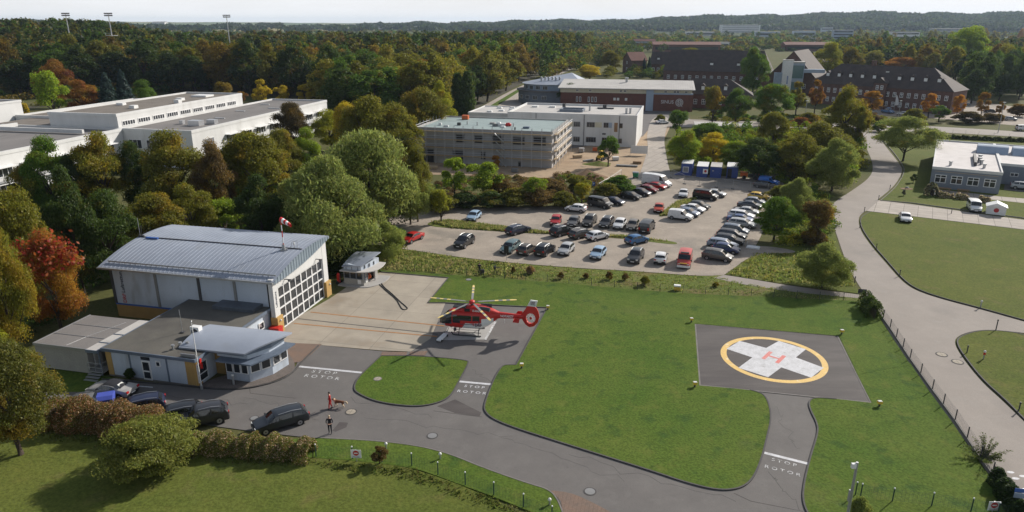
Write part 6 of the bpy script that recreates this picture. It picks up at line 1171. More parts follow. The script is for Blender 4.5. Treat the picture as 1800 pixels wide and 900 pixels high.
def np_mesh(name, V, mat, attr=None):
    n = len(V) // 4; me = bpy.data.meshes.new(name); me.vertices.add(len(V)); me.vertices.foreach_set('co', V.astype(np.float32).ravel())
    me.loops.add(n * 4); me.loops.foreach_set('vertex_index', np.arange(n * 4, dtype=np.int32)); me.polygons.add(n)
    me.polygons.foreach_set('loop_start', np.arange(0, n * 4, 4, dtype=np.int32)); me.polygons.foreach_set('loop_total', np.full(n, 4, dtype=np.int32))
    me.materials.append(mat)
    if attr is not None:
        ca = me.color_attributes.new('tint', 'FLOAT_COLOR', 'POINT'); ca.data.foreach_set('color', np.repeat(attr, 4, axis=0).astype(np.float32).ravel())
    me.update(); me.validate(); return me
def crown_pts(rng, kind, n):
    """points and outward directions of a crown in a unit box: height 1, width 1 (x, y in -.5...5, z 0..1)"""
    P, D = [], []
    if kind in ('broad', 'willow', 'shrub', 'young', 'umbrella'):
        nl = {'broad': 46, 'willow': 34, 'shrub': 44, 'young': 22, 'umbrella': 40}[kind]; z0 = {'broad': .02, 'willow': .0, 'shrub': .0, 'young': .1, 'umbrella': .14}[kind]
        L_ = []
        for i in range(nl):
            u = rng.normal(0, 1, 3); u /= np.linalg.norm(u); r = rng.uniform(.45, 1) ** .6
            zc = .5 + .5 * u[2] * r; z = z0 + (1 - z0) * (.12 + .8 * zc); 
            if kind == 'umbrella': wv = .45 * math.sin(PI * min(1, .24 + .64 * zc)) ** .6
            elif kind == 'shrub': wv = .42 * math.cos(min(1, zc) * PI / 2) ** .5; z = .1 + .75 * zc
            elif kind == 'willow': wv = .40 * math.sin(PI * min(1, .22 + .75 * zc)) ** .7
            else: wv = .40 * math.sin(PI * min(1, .2 + .74 * zc)) ** .8
            L_.append((np.array([u[0] * r * wv, u[1] * r * wv, z]), rng.uniform(.08, .19) * (1.15 if kind == 'willow' else 1)))
        for c, rad in L_:
            k = n // nl; u = rng.normal(0, 1, (k, 3)); u /= np.linalg.norm(u, axis=1)[:, None]; u[:, 2] = np.where(u[:, 2] < -.35, -u[:, 2], u[:, 2])
            r = rad * rng.uniform(.28, 1.15, k)[:, None] ** .5
            sc = np.array([1, 1, .62 if kind != 'willow' else .9]); st = rng.uniform(.75, 1.35, 3); p = c + u * r * sc * st + rng.normal(0, .01, (k, 3)); P.append(p); D.append(u + np.array([0, 0, .25]))
    elif kind in ('conifer', 'poplar', 'column'):
        for i in range(26):
            t = (i + .5) / 26; k = n // 26
            w = {'conifer': .5 * (1 - t) ** .85 + .02, 'poplar': .5 * math.sin(PI * min(1, .1 + .88 * t)) ** .6, 'column': .5 * math.sin(PI * min(1, .16 + .8 * t)) ** .5}[kind]
            a = rng.uniform(0, 2 * PI, k); r = w * rng.uniform(.35, 1.05, k) ** .5; wob = 1 + .22 * np.sin(a * 3 + i * 1.7) + .12 * np.sin(a * 7 + i)
            z = t + rng.normal(0, .022, k) - (.05 * (r / (w + .01)) if kind == 'conifer' else 0); P.append(np.stack([r * wob * np.cos(a), r * wob * np.sin(a), np.clip(z, .03, 1.02)], 1)); D.append(np.stack([np.cos(a), np.sin(a), np.full(k, .5)], 1))
    return np.concatenate(P), np.concatenate(D)
def trunk_mesh(rng, H, W, kind):
    mb = MB(); r = .022 * H + .05; top = H * (.5 if kind not in ('conifer', 'poplar', 'column') else .9)
    if kind == 'shrub':
        for i in range(5): a = rng.uniform(0, 6.28); mb.tube([(.1 * math.cos(a), .1 * math.sin(a), 0), (W * .2 * math.cos(a), W * .2 * math.sin(a), H * .45)], .05, n=5, r1=.02)
        return mb.mesh('trunk', M['bark'])
    mb.tube([(0, 0, -.1), (.02 * W, 0, top * .35), (-.01 * W, .02 * W, top * .7), (0, 0, top)], r, n=8, r1=r * .4)
    if kind in ('broad', 'willow', 'young', 'umbrella'):
        for i in range(8):
            a = 2 * PI * i / 8 + rng.uniform(-.3, .3); z = top * rng.uniform(.35, .95); q = rng.uniform(.22, .4) * W
            mb.tube([(0, 0, z * .85), (q * .5 * math.cos(a), q * .5 * math.sin(a), z + H * .1), (q * math.cos(a), q * math.sin(a), z + H * rng.uniform(.16, .3))], r * .4, n=5, r1=r * .1)
    return mb.mesh('trunk', M['bark'], 50)
SPEC = {  # leaf clump half-size (m), count, reference height and width (m), aspect, droop
 'broad': (.085, 40000, 11, 9, 1.4, 0, 6), 'fine': (.055, 60000, 9, 8, 1.4, 0, 2), 'willow': (.062, 60000, 11, 11, 3.2, .9, 3), 'shrub': (.07, 12000, 3, 4, 1.5, 0, 3), 'bush': (.045, 52000, 3.4, 7, 1.7, 0, 1), 'young': (.075, 11000, 6, 4.5, 1.4, 0, 4), 'conifer': (.15, 9000, 12, 6, 2.0, .5, 2),
 'column': (.13, 8000, 9, 3, 1.5, -.6, 1), 'umbrella': (.08, 42000, 10, 13, 1.7, 0, 1), 'forest': (.27, 9500, 22, 16, 1.3, 0, 6)}
PROTO = {}
for kd, (ls, cnt, H, W, asp, dr, nv) in SPEC.items():
    for v in range(nv):
        rng = np.random.default_rng(100 + hash(kd) % 1 + v * 17 + len(kd) * 1000 + ord(kd[0]) * 7)
        P, D = crown_pts(rng, {'forest': 'broad', 'fine': 'broad', 'bush': 'shrub'}.get(kd, kd), cnt); P = P * np.array([W, W, H])
        V = leaf_faces(rng, P, D, ls, asp, dr)
        PROTO[(kd, v)] = (np_mesh('crown', V, M['leaf']), trunk_mesh(rng, H, W, {'forest': 'broad', 'fine': 'broad', 'bush': 'shrub'}.get(kd, kd)))
GREEN, OLIVE, DARK, YG, YEL_, ORNG, RUST, REDL, GREYG, BRNL, LIME, COPP, BLUEG = (.085, .15, .018), (.155, .155, .018), (.05, .08, .016), (.23, .24, .018), (.42, .33, .02), (.36, .17, .02), (.24, .10, .02), (.27, .06, .02), (.19, .225, .055), (.13, .09, .028), (.19, .26, .02), (.08, .06, .02), (.045, .075, .06)
_tr = random.Random(5)
def plant(kind, x, y, h, wd, col, aut, label, cat='tree', name='tree', group=None, z=0.0, var=None):
    ls, cnt, H, W, asp, dr, nv = SPEC[kind]; v = _tr.randrange(nv) if var is None else var % nv
    cm, tm = PROTO[(kind, v)]
    t = thing(name, label, cat, (x, y, z), _tr.uniform(0, 6.28), group); t.scale = (wd / W, wd / W, h / H)
    j = _tr.uniform(.88, 1.12)
    link('crown' if cat == 'tree' else 'foliage', cm, t, color=(col[0] * j, col[1] * j, col[2], aut)); link('trunk' if cat == 'tree' else 'stem', tm, t)
    return t
def tree_px(kind, u, vb, vt, wpx, col, aut, label, cat='tree', name='tree', group=None):
    x, y = G(u, vb); h = height(u, vb, vt); wd = wpx / FPX * dist(x, y, h * .5); return plant(kind, x, y, h, wd, col, aut, label, cat, name, group)
T = [
 # left foreground
 ('fine', 38, 800, 592, 175, (.1, .105, .02), .4, 'big olive and orange tree at the left picture edge beside the hedge'), ('fine', -25, 720, 520, 130, YG, .4, 'yellow-green tree cut by the left edge above the olive and orange one'),
 ('fine', 112, 590, 400, 118, RUST, .5, 'tree with bright red top left of the hangar roof', REDL), ('fine', 35, 640, 395, 110, OLIVE, .5, 'tall bronze-green tree left of the red-topped one'), ('broad', 62, 560, 318, 120, OLIVE, .3, 'large dark olive tree above the red-topped one'), ('broad', 150, 520, 288, 100, DARK, .2, 'dark green tree above the left end of the hangar'),
 ('broad', 205, 505, 330, 120, DARK, .15, 'deep shaded tree behind the left hangar end'), ('broad', 285, 470, 335, 130, OLIVE, .4, 'bronze-tinged tree right behind the hangar ridge'), ('young', 400, 430, 342, 80, LIME, .1, 'bright green rounded tree behind the hangar roof middle'), ('broad', 465, 440, 305, 105, DARK, .1, 'dark tree behind the right half of the hangar roof'), ('broad', 545, 450, 330, 90, DARK, .1, 'shaded tree directly left of the big willow'),
 ('broad', 345, 440, 320, 95, OLIVE, .25, 'olive tree between the bronze-tinged and the bright green one'),
 ('broad', 105, 400, 236, 90, GREEN, .25, 'green tree before the left wing of the white school'), ('broad', 192, 395, 228, 105, OLIVE, .45, 'rust-tinged tree before the school corner'), ('broad', 255, 385, 238, 85, DARK, .25, 'dark tree under the inner school corner'), ('broad', 318, 395, 226, 125, OLIVE, .35, 'large olive tree before the shaded school wall'), ('broad', 455, 380, 226, 140, OLIVE, .25, 'broad yellow-olive tree before the right school wing'), ('broad', 388, 400, 245, 80, BRNL, .4, 'brownish small-crowned tree between two olive ones before the school'), ('broad', 20, 430, 330, 100, OLIVE, .4, 'bronze tree low at the left edge before the school balconies'),
 ('broad', 60, 402, 280, 70, OLIVE, .3, 'olive tree at the far left before the school wing'), ('broad', 148, 400, 262, 66, DARK, .2, 'dark tree between two taller ones before the school wing'), ('broad', 420, 360, 250, 90, GREEN, .2, 'green tree before the corner of the right school wing'), ('broad', 500, 340, 222, 80, OLIVE, .25, 'olive tree left of the fresh green one by the school end'),
 ('broad', 515, 270, 176, 70, COPP, .3, 'dark copper tree at the right end of the school'), ('broad', 582, 265, 192, 72, YG, .2, 'yellow-green round tree behind the willows'), ('broad', 545, 330, 222, 60, LIME, .2, 'fresh green tree between the school end and the willows'),
 ('willow', 585, 468, 278, 210, GREYG, .1, 'huge grey-green willow behind the hangar and kiosk'), ('willow', 655, 410, 224, 200, GREYG, .1, 'second large willow, up behind the huge one'), ('willow', 722, 395, 298, 80, GREYG, .1, 'small willow at the left end of the car park'), ('willow', 680, 463, 390, 72, GREYG, .1, 'low willow hanging over the fence right of the kiosk'), ('conifer', 616, 472, 385, 72, DARK, 0, 'dark spruce right behind the fuel kiosk'), ('conifer', 572, 470, 400, 60, DARK, 0, 'small dark spruce between hangar gate and kiosk'), ('broad', 735, 390, 255, 60, OLIVE, .2, 'olive tree left of the scaffolding'),
 ('broad', 650, 300, 158, 110, OLIVE, .25, 'olive-yellow tree beyond the willows', ), ('broad', 700, 300, 180, 95, OLIVE, .3, 'bronze-olive tree at the forest edge left of the shell building'), ('broad', 745, 262, 145, 95, OLIVE, .35, 'gold-tinged tree left of the tall dark poplars'), ('broad', 615, 285, 175, 60, YEL_, .2, 'golden topped tree beyond the willows'),
 ('column', 806, 212, 130, 22, DARK, 0, 'left one of two tall dark columnar poplars'), ('column', 822, 214, 127, 24, DARK, 0, 'right one of two tall dark columnar poplars'), ('broad', 775, 250, 140, 60, YG, .3, 'yellowish tree left of the dark columnar poplars'),
 # car park edge
 ('young', 776, 393, 326, 44, YG, .1, 'lemon-green small tree on the gravel at the left grass strip'), ('young', 800, 350, 274, 52, LIME, .1, 'fresh green young tree before the shell building, left one'), ('young', 850, 352, 278, 76, LIME, .15, 'wide fresh green tree before the shell building, right one'), ('young', 942, 360, 306, 46, LIME, .1, 'light green sapling before the right half of the shell building'), ('young', 1022, 360, 318, 36, YG, .5, 'yellowing bush tree beside the parking sign'), ('young', 872, 300, 272, 22, ORNG, .5, 'orange-leaved young tree before the shell wall'),
 ('young', 1069, 293, 234, 40, GREEN, 0, 'lone round green tree on the building site'),
 ('broad', 1200, 300, 224, 66, LIME, .3, 'yellow-green tree left behind the blue cabins'), ('broad', 1252, 292, 232, 62, YEL_, .2, 'bright yellow tree behind the blue cabins'), ('broad', 1290, 298, 246, 62, LIME, .25, 'green-yellow tree right behind the blue cabins'), ('young', 1189, 240, 189, 42, GREEN, .1, 'small fresh green tree beside the site road'), ('broad', 1240, 258, 212, 70, GREEN, .1, 'flat-crowned green tree by the flat garage'),
 ('broad', 1356, 270, 194, 66, OLIVE, .15, 'grey-olive tree above the dark thicket'), ('broad', 1330, 316, 238, 90, DARK, .1, 'dark thicket tree right of the blue cabins'), ('broad', 1395, 318, 230, 100, OLIVE, .15, 'wide dark olive tree in the middle of the thicket'), ('broad', 1440, 300, 208, 110, OLIVE, .15, 'broad olive tree at the right of the thicket'), ('broad', 1478, 262, 150, 80, OLIVE, .3, 'tall yellow-olive tree before the brick house'), ('willow', 1462, 336, 244, 96, GREYG, .1, 'rounded olive willow beside the concrete road bend'), ('broad', 1505, 268, 185, 42, OLIVE, .25, 'slim olive tree where the road meets the street'),
 ('umbrella', 1587, 284, 203, 108, GREYG, .15, 'lone wide grey-green tree with forked trunk beside the concrete road'),
 ('broad', 1360, 424, 343, 84, GREEN, .1, 'dense green tree at the right edge of the car park'), ('willow', 1396, 385, 314, 72, GREYG, .1, 'feathery willow above the dense tree at the car park edge'), ('young', 1433, 425, 343, 62, BRNL, .5, 'thin brown-leaved tree right of the dense green one'), ('shrub', 1428, 432, 396, 46, COPP, .3, 'dark copper shrub under the thin brown tree', 0, 'shrub'), ('willow', 1445, 506, 430, 104, GREYG, .1, 'spreading grey-green willow bush before the concrete road', 0, 'shrub'), ('young', 1605, 322, 305, 15, DARK, 0, 'small lollipop-shaped tree on the lawn left of the low office'),
 # street trees
 ('young', 1252, 216, 144, 42, OLIVE, .6, 'tall street tree, half orange half green, right of the lettered wall'), ('broad', 1292, 217, 155, 62, GREEN, .2, 'rounded green street tree by the first street lamp'), ('broad', 1355, 222, 144, 84, GREEN, .2, 'large dark green street tree before the glass tower'), ('young', 1398, 205, 140, 38, OLIVE, .2, 'slim green tree right of the glass tower'), ('young', 1431, 200, 137, 32, RUST, .7, 'slim rust-red tree at the left corner of the brick house'), ('young', 1530, 203, 158, 42, ORNG, .5, 'orange tree left of the brick house entrance'), ('young', 1631, 207, 162, 34, ORNG, .4, 'orange tree before the right part of the brick house'), ('young', 1680, 209, 162, 26, ORNG, .4, 'orange tree at the right corner of the brick house'), ('young', 1723, 207, 160, 26, (.22, .12, .015), .4, 'amber tree in the right hand car park, left of a smaller one'), ('young', 1755, 205, 177, 18, (.22, .12, .015), .4, 'smallest amber tree, furthest right in the car park'), ('young', 1650, 215, 183, 36, GREEN, .1, 'green street tree between two orange ones'),
 ('broad', 1000, 188, 146, 44, DARK, .1, 'dark round tree before the left end of the lettered office'), ('column', 1067, 184, 142, 16, DARK, .2, 'slim dark tree before the middle of the lettered office'), ('broad', 1123, 184, 140, 34, DARK, .25, 'dark round tree before the right half of the lettered office'),
 ('broad', 1036, 140, 112, 48, YEL_, .1, 'golden round tree behind the lettered office'), ('broad', 1073, 132, 88, 44, (.17, .16, .015), .2, 'tall yellow-green tree behind the golden one'), ('broad', 1212, 140, 82, 66, OLIVE, .25, 'broad olive tree before the dark brick hall'), ('broad', 1248, 142, 108, 42, OLIVE, .25, 'smaller olive tree right of the broad one before the brick hall'), ('broad', 1321, 172, 77, 56, GREEN, .15, 'tall green tree left of the gable house'), ('conifer', 1131, 135, 102, 12, BLUEG, 0, 'left one of two small spruces by the dark house'), ('conifer', 1140, 135, 99, 12, BLUEG, 0, 'right one of two small spruces by the dark house'),
 ('broad', 1452, 142, 72, 54, YG, .3, 'yellow-green tree right of the gable house'), ('broad', 1490, 138, 82, 48, (.16, .14, .015), .4, 'amber-green tree behind the brick house roof'), ('broad', 1582, 134, 99, 66, ORNG, .3, 'reddish-orange wide tree behind the brick house roof'), ('broad', 1655, 140, 100, 60, (.2, .16, .015), .3, 'yellow tree behind the right end of the brick house roof'), ('broad', 1530, 130, 86, 46, OLIVE, .3, 'olive tree behind the brick house chimneys'), ('broad', 1690, 128, 40, 78, LIME, .15, 'very tall light green tree in the wood behind the brick house'),
 # along the wood
 ('young', 101, 222, 114, 62, LIME, 0, 'bright fresh green tree behind the school roof'), ('broad', 152, 215, 138, 66, RUST, .5, 'rust-red round tree right of the bright green one behind the school'), ('broad', 104, 190, 98, 68, (.15, .05, .02), .5, 'dull red tree at the wood edge above the rust-red one'), ('conifer', 198, 215, 128, 50, BLUEG, 0, 'blue-grey spruce behind the school roof, left one'), ('conifer', 226, 212, 122, 44, BLUEG, 0, 'blue-grey spruce behind the school roof, right one'), ('broad', 256, 205, 140, 52, GREEN, .1, 'green tree right of the blue-grey spruces'), ('shrub', 47, 212, 178, 22, YEL_, .1, 'golden shrub beside the white cube of the school'),
 ('young', 395, 190, 139, 36, (.14, .11, .015), .3, 'leftmost tree of the golden row behind the school'), ('young', 461, 190, 137, 38, YEL_, .1, 'largest golden tree of the row behind the school'), ('young', 497, 190, 146, 30, YEL_, .1, 'third tree of the golden row behind the school'), ('young', 538, 190, 146, 32, YEL_, .1, 'fourth tree of the golden row behind the school'), ('young', 572, 195, 147, 34, (.16, .13, .015), .2, 'rightmost, darkest tree of the golden row behind the school'), ('young', 425, 185, 158, 26, RUST, .4, 'low rust-coloured tree between two golden ones'),
]
for i, r in enumerate(T):
    tr_ = tree_px(r[0], r[1], r[2], r[3], r[4], r[5], r[6], r[7], cat=r[9] if len(r) > 9 else 'tree', name=r[9] if len(r) > 9 else {'conifer': 'spruce_tree', 'willow': 'willow_tree', 'column': 'poplar_tree'}.get(r[0], 'broadleaf_tree'))
# red crown patch of the red-topped tree
x, y = G(112, 590); h = height(112, 590, 400)
rng = np.random.default_rng(3); P = np.concatenate([np.array([x + a, y + b, c]) + rng.normal(0, (.8, .8, .65), (230, 3)) for a, b, c in ((1.4, -1.0, h * .86), (2.6, -.6, h * .76), (-1.0, -1.5, h * .84), (.4, -1.8, h * .7))]); D = P - np.array([x, y, h * .6])
rt = [o for o in S.objects if o.get('label', '').startswith('tree with bright red top')][0]
V = leaf_faces(rng, P, D / np.linalg.norm(D, axis=1)[:, None], .17, 1.3)
me = np_mesh('red_twigs', V, M['leaf']); ob = link('red_twigs', me, None, color=(*REDL, 0)); bpy.context.view_layer.update(); ob.parent = rt; ob.matrix_parent_inverse = rt.matrix_world.inverted()
# shrubs and hedges
SH = [(770, 372, 330, 70, OLIVE, 'dark olive shrub left of the car park shrub row'), (815, 366, 336, 66, DARK, 'dark shrub under the two fresh green trees'), (862, 366, 332, 62, DARK, 'dark shrub in the car park row below the wide fresh green tree'), (905, 364, 326, 62, OLIVE, 'olive shrub in the middle of the car park shrub row'), (948, 364, 328, 60, BRNL, 'brown-olive shrub below the light green sapling'), (990, 364, 332, 54, OLIVE, 'olive shrub at the right end of the car park shrub row'), (882, 345, 312, 66, BRNL, 'brown scrub on the bank before the shell building, left part'), (960, 342, 310, 80, BRNL, 'brown scrub on the bank before the shell building, right part'), (1015, 336, 306, 56, OLIVE, 'green scrub at the right end of the soil bank'),
      (1090, 340, 304, 62, GREEN, 'green bramble mound beside the site fence'), (1065, 348, 318, 54, OLIVE, 'low bramble patch behind the parking sign'), (1700, 217, 194, 58, COPP, 'dark round street shrub, left of a row of three'), (1738, 216, 198, 44, COPP, 'middle shrub of the dark street row'), (1754, 215, 199, 24, COPP, 'small right shrub of the dark street row'), (1530, 216, 196, 36, BRNL, 'brownish shrub by the street before the entrance'), (1420, 220, 195, 44, OLIVE, 'low shrub by the second street lamp'), (1405, 226, 203, 40, RUST, 'rust-tinged shrub at the street edge'), (1545, 232, 215, 30, GREEN, 'small green shrub beside the lone wide tree'), (1225, 180, 168, 16, DARK, 'small dark bush at the foot of the lettered wall'), (1510, 226, 203, 34, OLIVE, 'olive bush at the mouth of the concrete road'), (1602, 220, 186, 44, OLIVE, 'olive bush behind the lone wide tree'),
      (1790, 205, 180, 40, BRNL, 'brown bush at the right edge of the far car park'), (1160, 216, 200, 22, OLIVE, 'small yellowish bush by the site road'), (900, 215, 196, 26, DARK, 'dark bush in the yard beside the woodside road'), (1376, 355, 322, 60, OLIVE, 'scrub at the upper right corner of the car park')]
for u, vb, vt, wp, c, lb_ in SH: tree_px('shrub', u, vb, vt, wp, c, .3, lb_, 'shrub', 'shrub')
tree_px('bush', 266, 824, 736, 192, (.165, .18, .04), .2, 'big loose green bush in the meadow before the station cars', 'shrub', 'shrub'); tree_px('young', 667, 817, 783, 36, BRNL, .3, 'small brownish bush standing in the meadow fence', 'shrub', 'shrub')
tree_px('shrub', 1508, 915, 868, 40, GREYG, .2, 'grey-green bush at the foot of the leaning light pole', 'shrub', 'shrub'); tree_px('shrub', 229, 668, 645, 22, DARK, 0, 'small dark bush against the station wall', 'shrub', 'shrub'); tree_px('shrub', 490, 644, 624, 12, OLIVE, 0, 'tiny plant at the corner of the control room', 'shrub', 'shrub')

def hedge(name, label, pts, wd, h, cols, n, size=.12, seed=1):
    rng = np.random.default_rng(seed); P = [Vector(p) for p in pts]; seg = [(b - a).length for a, b in zip(P, P[1:])]; tot = sum(seg)
    t = thing(name, label, 'hedge', (P[0].x, P[0].y, 0)); A = []; D = []
    s = rng.uniform(0, tot, n); 
    for q in s:
        i = 0
        while i < len(seg) - 1 and q > seg[i]: q -= seg[i]; i += 1
        c = P[i].lerp(P[i + 1], min(1, q / seg[i])); d = (P[i + 1] - P[i]).normalized(); nn = Vector((-d.y, d.x)); a = rng.uniform(-.15, PI + .15); bump = 1 + .16 * math.sin(s[0] + q * 2.1 + i) + .1 * math.sin(q * 5)
        r = rng.uniform(.55, 1.05) ** .5 * bump; o = nn * (math.cos(a) * wd / 2 * r); A.append((c.x + o.x - P[0].x, c.y + o.y - P[0].y, max(.05, h * abs(math.sin(a)) ** .7 * r))); D.append((nn.x * math.cos(a), nn.y * math.cos(a), math.sin(a) + .2))
    V = leaf_faces(rng, np.array(A), np.array(D), size, 1.5); tint = np.array(cols)[rng.choice(len(cols), n, p=np.array([1] * len(cols)) / len(cols))]
    me = np_mesh('foliage', V, M['leaf_far'], np.concatenate([tint, np.zeros((n, 1))], 1)); link('foliage', me, t)
    m_ = MB(); 
    for k in range(14): q = P[0].lerp(P[-1], k / 13) - P[0]; m_.tube([(q.x, q.y, 0), (q.x + .1, q.y, h * .6)], .04, n=5)
    m_.build('stem', M['bark'], t); return t
hedge('hedge', 'rust-brown hedge at the left behind which the first cars stand', [G(95, 745), G(180, 750), G(285, 768)], 3.2, 2.35, [(.26, .13, .05), (.2, .10, .035), (.15, .11, .03), (.46, .32, .2), (.10, .10, .025), (.12, .11, .03)], 42000, .05, 2)
hedge('hedge', 'lower hedge with pale pink flower heads along the car row', [G(345, 790), G(450, 797), G(550, 806)], 2.1, 1.6, [(.13, .15, .03), (.19, .14, .035), (.55, .4, .28), (.1, .14, .025), (.17, .17, .035), (.12, .16, .03), (.3, .2, .1)], 36000, .045, 4)
hedge('hedge', 'dark ivy hedge on the road fence at the lower right', [G(1748, 850), G(1775, 893), G(1800, 935)], 1.2, 1.5, [(.03, .055, .014), (.05, .08, .02), (.022, .04, .012)], 14000, .06, 6)
hedge('ivy', 'ivy clump on the corner of the two fences', [G(1519, 538), G(1528, 552), G(1536, 562)], 1.7, 2.0, [(.04, .075, .016), (.07, .11, .025), (.1, .13, .03)], 6000, .07, 7)
hedge('hedge', 'clipped dark hedge along the street behind the low office', [G(1640, 243), G(1720, 247), G(1830, 252)], 1.4, 1.2, [(.035, .05, .014), (.05, .065, .018)], 3000, .2, 8)
for u0, u1, v, lb_ in ((1648, 1675, 347, 'flowering bed with pale grasses left on the terrace'), (1680, 1702, 350, 'flowering bed with pale grasses in the middle of the terrace'), (1720, 1740, 355, 'flowering bed with pale grasses right on the terrace behind the white van')): hedge('flower_bed', lb_, [G(u0, v), G(u1, v + 2)], 1.6, 1.1, [(.5, .42, .3), (.38, .3, .18), (.12, .14, .04)], 1200, .12, int(u0))
hedge('flower_bed', 'tall greyish shrub bed at the left end of the terrace', [G(1634, 343), G(1640, 346)], 2.2, 2.2, [(.12, .13, .06), (.3, .26, .17), (.06, .07, .03)], 1200, .13, 91)

# ---- the wood: the trees one can tell apart stand as trees, the rest of it as one mass
poly = [Vector(G(*p)) for p in ((-250, 192), (20, 168), (100, 172), (250, 165), (340, 166), (400, 166), (560, 180), (600, 218), (690, 240), (742, 226), (790, 204), (845, 184), (925, 148), (978, 121), (1015, 106), (1050, 84), (1060, 66))] + [Vector((60, 900)), Vector((-800, 900)), Vector((-700, 300))]
def inside(p, P):
    c = False
    for i in range(len(P)):
        a, b = P[i], P[i - 1]
        if (a.y > p[1]) != (b.y > p[1]) and p[0] < (b.x - a.x) * (p[1] - a.y) / (b.y - a.y) + a.x: c = not c
    return c
rg = random.Random(11); cand = []
gy = 255.0
while gy < 880:
    step = 11.5 + .006 * (gy - 255)
    gx = -.8 * gy - 40
    while gx < 120:
        p = (gx + rg.uniform(-3.6, 3.6), gy + rg.uniform(-3.6, 3.6))
        if inside(p, poly): cand.append(p)
        gx += step
    gy += step * .87
def px(x, y, z):
    d = dist(x, y, z); return 900 + FPX * x / d, 450 - FPX * (y * sP + (z - HC) * cP) / d
cand = [p for p in cand if -60 < px(p[0], p[1], 15)[0] < 1860]
cand.sort(key=lambda p: math.hypot(*p))
FC = [(DARK, 'dark green', .1, 4), (GREEN, 'green', .15, 4), (OLIVE, 'olive', .25, 6), ((.17, .125, .018), 'bronze', .3, 3), ((.24, .13, .018), 'orange-brown', .3, 1.3), ((.18, .17, .018), 'yellow-green', .2, 1.6)]
LM = [('the leftmost floodlight mast', 118), ('the middle floodlight mast', 192), ('the rust-red tree', 152), ('the blue-grey spruces', 215), ('the third floodlight mast', 400), ('the golden row', 480), ('the dark copper tree', 515), ('the yellow-green round tree', 582), ('the willows', 650), ('the dark poplars', 815), ('the woodside road', 890), ('the round grey wing', 950)]
used_lb = {}
NF_ = 175
def forest_tree(i, p):
    c, cn, au, wt = rg.choices(FC, [q[3] for q in FC])[0]; u, v = px(p[0], p[1], terr(*p) + 12)
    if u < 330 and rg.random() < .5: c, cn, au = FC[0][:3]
    h = rg.choice((rg.uniform(15, 22), rg.uniform(20, 28))) * (1.0 if u < 600 else .9); wd = rg.uniform(13, 19); r = math.hypot(*p)
    lm = min(LM, key=lambda q: abs(q[1] - u)); side = 'left of' if u < lm[1] - 14 else ('right of' if u > lm[1] + 14 else 'behind')
    row = 'front' if r < 330 else ('middle' if r < 400 else ('back' if r < 480 else 'depth'))
    size = 'tall' if h > 22.5 else ('low' if h < 19 else 'mid-height'); shp = 'broad' if wd > 17 else ('narrow' if wd < 14.6 else 'round')
    lb_ = f'{size} {shp} {cn} tree in the wood {row} {side} {lm[0]}'
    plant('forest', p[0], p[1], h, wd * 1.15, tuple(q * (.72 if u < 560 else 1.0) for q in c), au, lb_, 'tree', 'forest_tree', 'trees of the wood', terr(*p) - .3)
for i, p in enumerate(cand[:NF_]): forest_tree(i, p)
# far part: merged crowns
def mass(name, label, pts, hr, wr_, cols, k, size, seed, cat='wood'):
    rng = np.random.default_rng(seed); A = []; D = []; Tn = []
    base, bd = crown_pts(rng, 'broad', k); base2, bd2 = crown_pts(rng, 'broad', k)
    for (x, y) in pts:
        h = rng.uniform(*hr); wd = rng.uniform(*wr_); a = rng.uniform(0, 6.28); c, s = math.cos(a), math.sin(a); B, Bd = (base, bd) if rng.random() < .5 else (base2, bd2)
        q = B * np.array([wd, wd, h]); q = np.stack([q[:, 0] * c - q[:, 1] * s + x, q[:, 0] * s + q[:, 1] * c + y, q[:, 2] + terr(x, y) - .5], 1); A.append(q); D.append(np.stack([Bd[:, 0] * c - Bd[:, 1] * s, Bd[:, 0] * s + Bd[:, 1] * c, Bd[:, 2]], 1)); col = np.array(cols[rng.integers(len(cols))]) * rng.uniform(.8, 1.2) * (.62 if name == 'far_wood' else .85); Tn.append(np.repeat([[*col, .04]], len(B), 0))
    A = np.concatenate(A); D = np.concatenate(D); Tn = np.concatenate(Tn); V = leaf_faces(rng, A, D, size, 1.2)
    o = link(name, np_mesh(name, V, M['leaf_far'], Tn)); return tag(o, label, cat, None, 'stuff')
fcols = [DARK, DARK, GREEN, OLIVE, OLIVE, (.15, .115, .02), (.05, .08, .015)]
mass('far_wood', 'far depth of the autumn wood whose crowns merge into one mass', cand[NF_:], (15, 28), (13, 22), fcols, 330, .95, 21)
print('forest cand', len(cand))
# trees between the buildings and across the plain on the right, and the wooded ridges
bld = [(o.location.x, o.location.y) for o in S.objects if o.parent is None and o.get('category') in ('building', 'tower', 'garage')]
mid = []
rg2 = random.Random(4); tries = 0
blockers = [(1095, 1475, 78, 200), (1420, 1690, 118, 215), (880, 1225, 110, 215)]
def free(u, v):
    return not any(a < u < b and c < v < d for a, b, c, d in blockers)
while len(mid) < 75 and tries < 6000:
    tries += 1; u, v = rg2.uniform(985, 1830), rg2.uniform(66, 140)
    if not free(u, v) : continue
    p = G(u, v)
    if inside(p, poly): continue
    if all(math.hypot(p[0] - q[0], p[1] - q[1]) > 13 for q in mid): mid.append(p)
LM2 = [('the round grey wing', 950), ('the golden round tree', 1036), ('the small brick house', 1101), ('the dark house', 1158), ('the brick hall', 1260), ('the gable house', 1388), ('the brick house chimneys', 1518), ('the reddish-orange wide tree', 1582), ('the very tall light green tree', 1690), ('the right picture edge', 1800)]
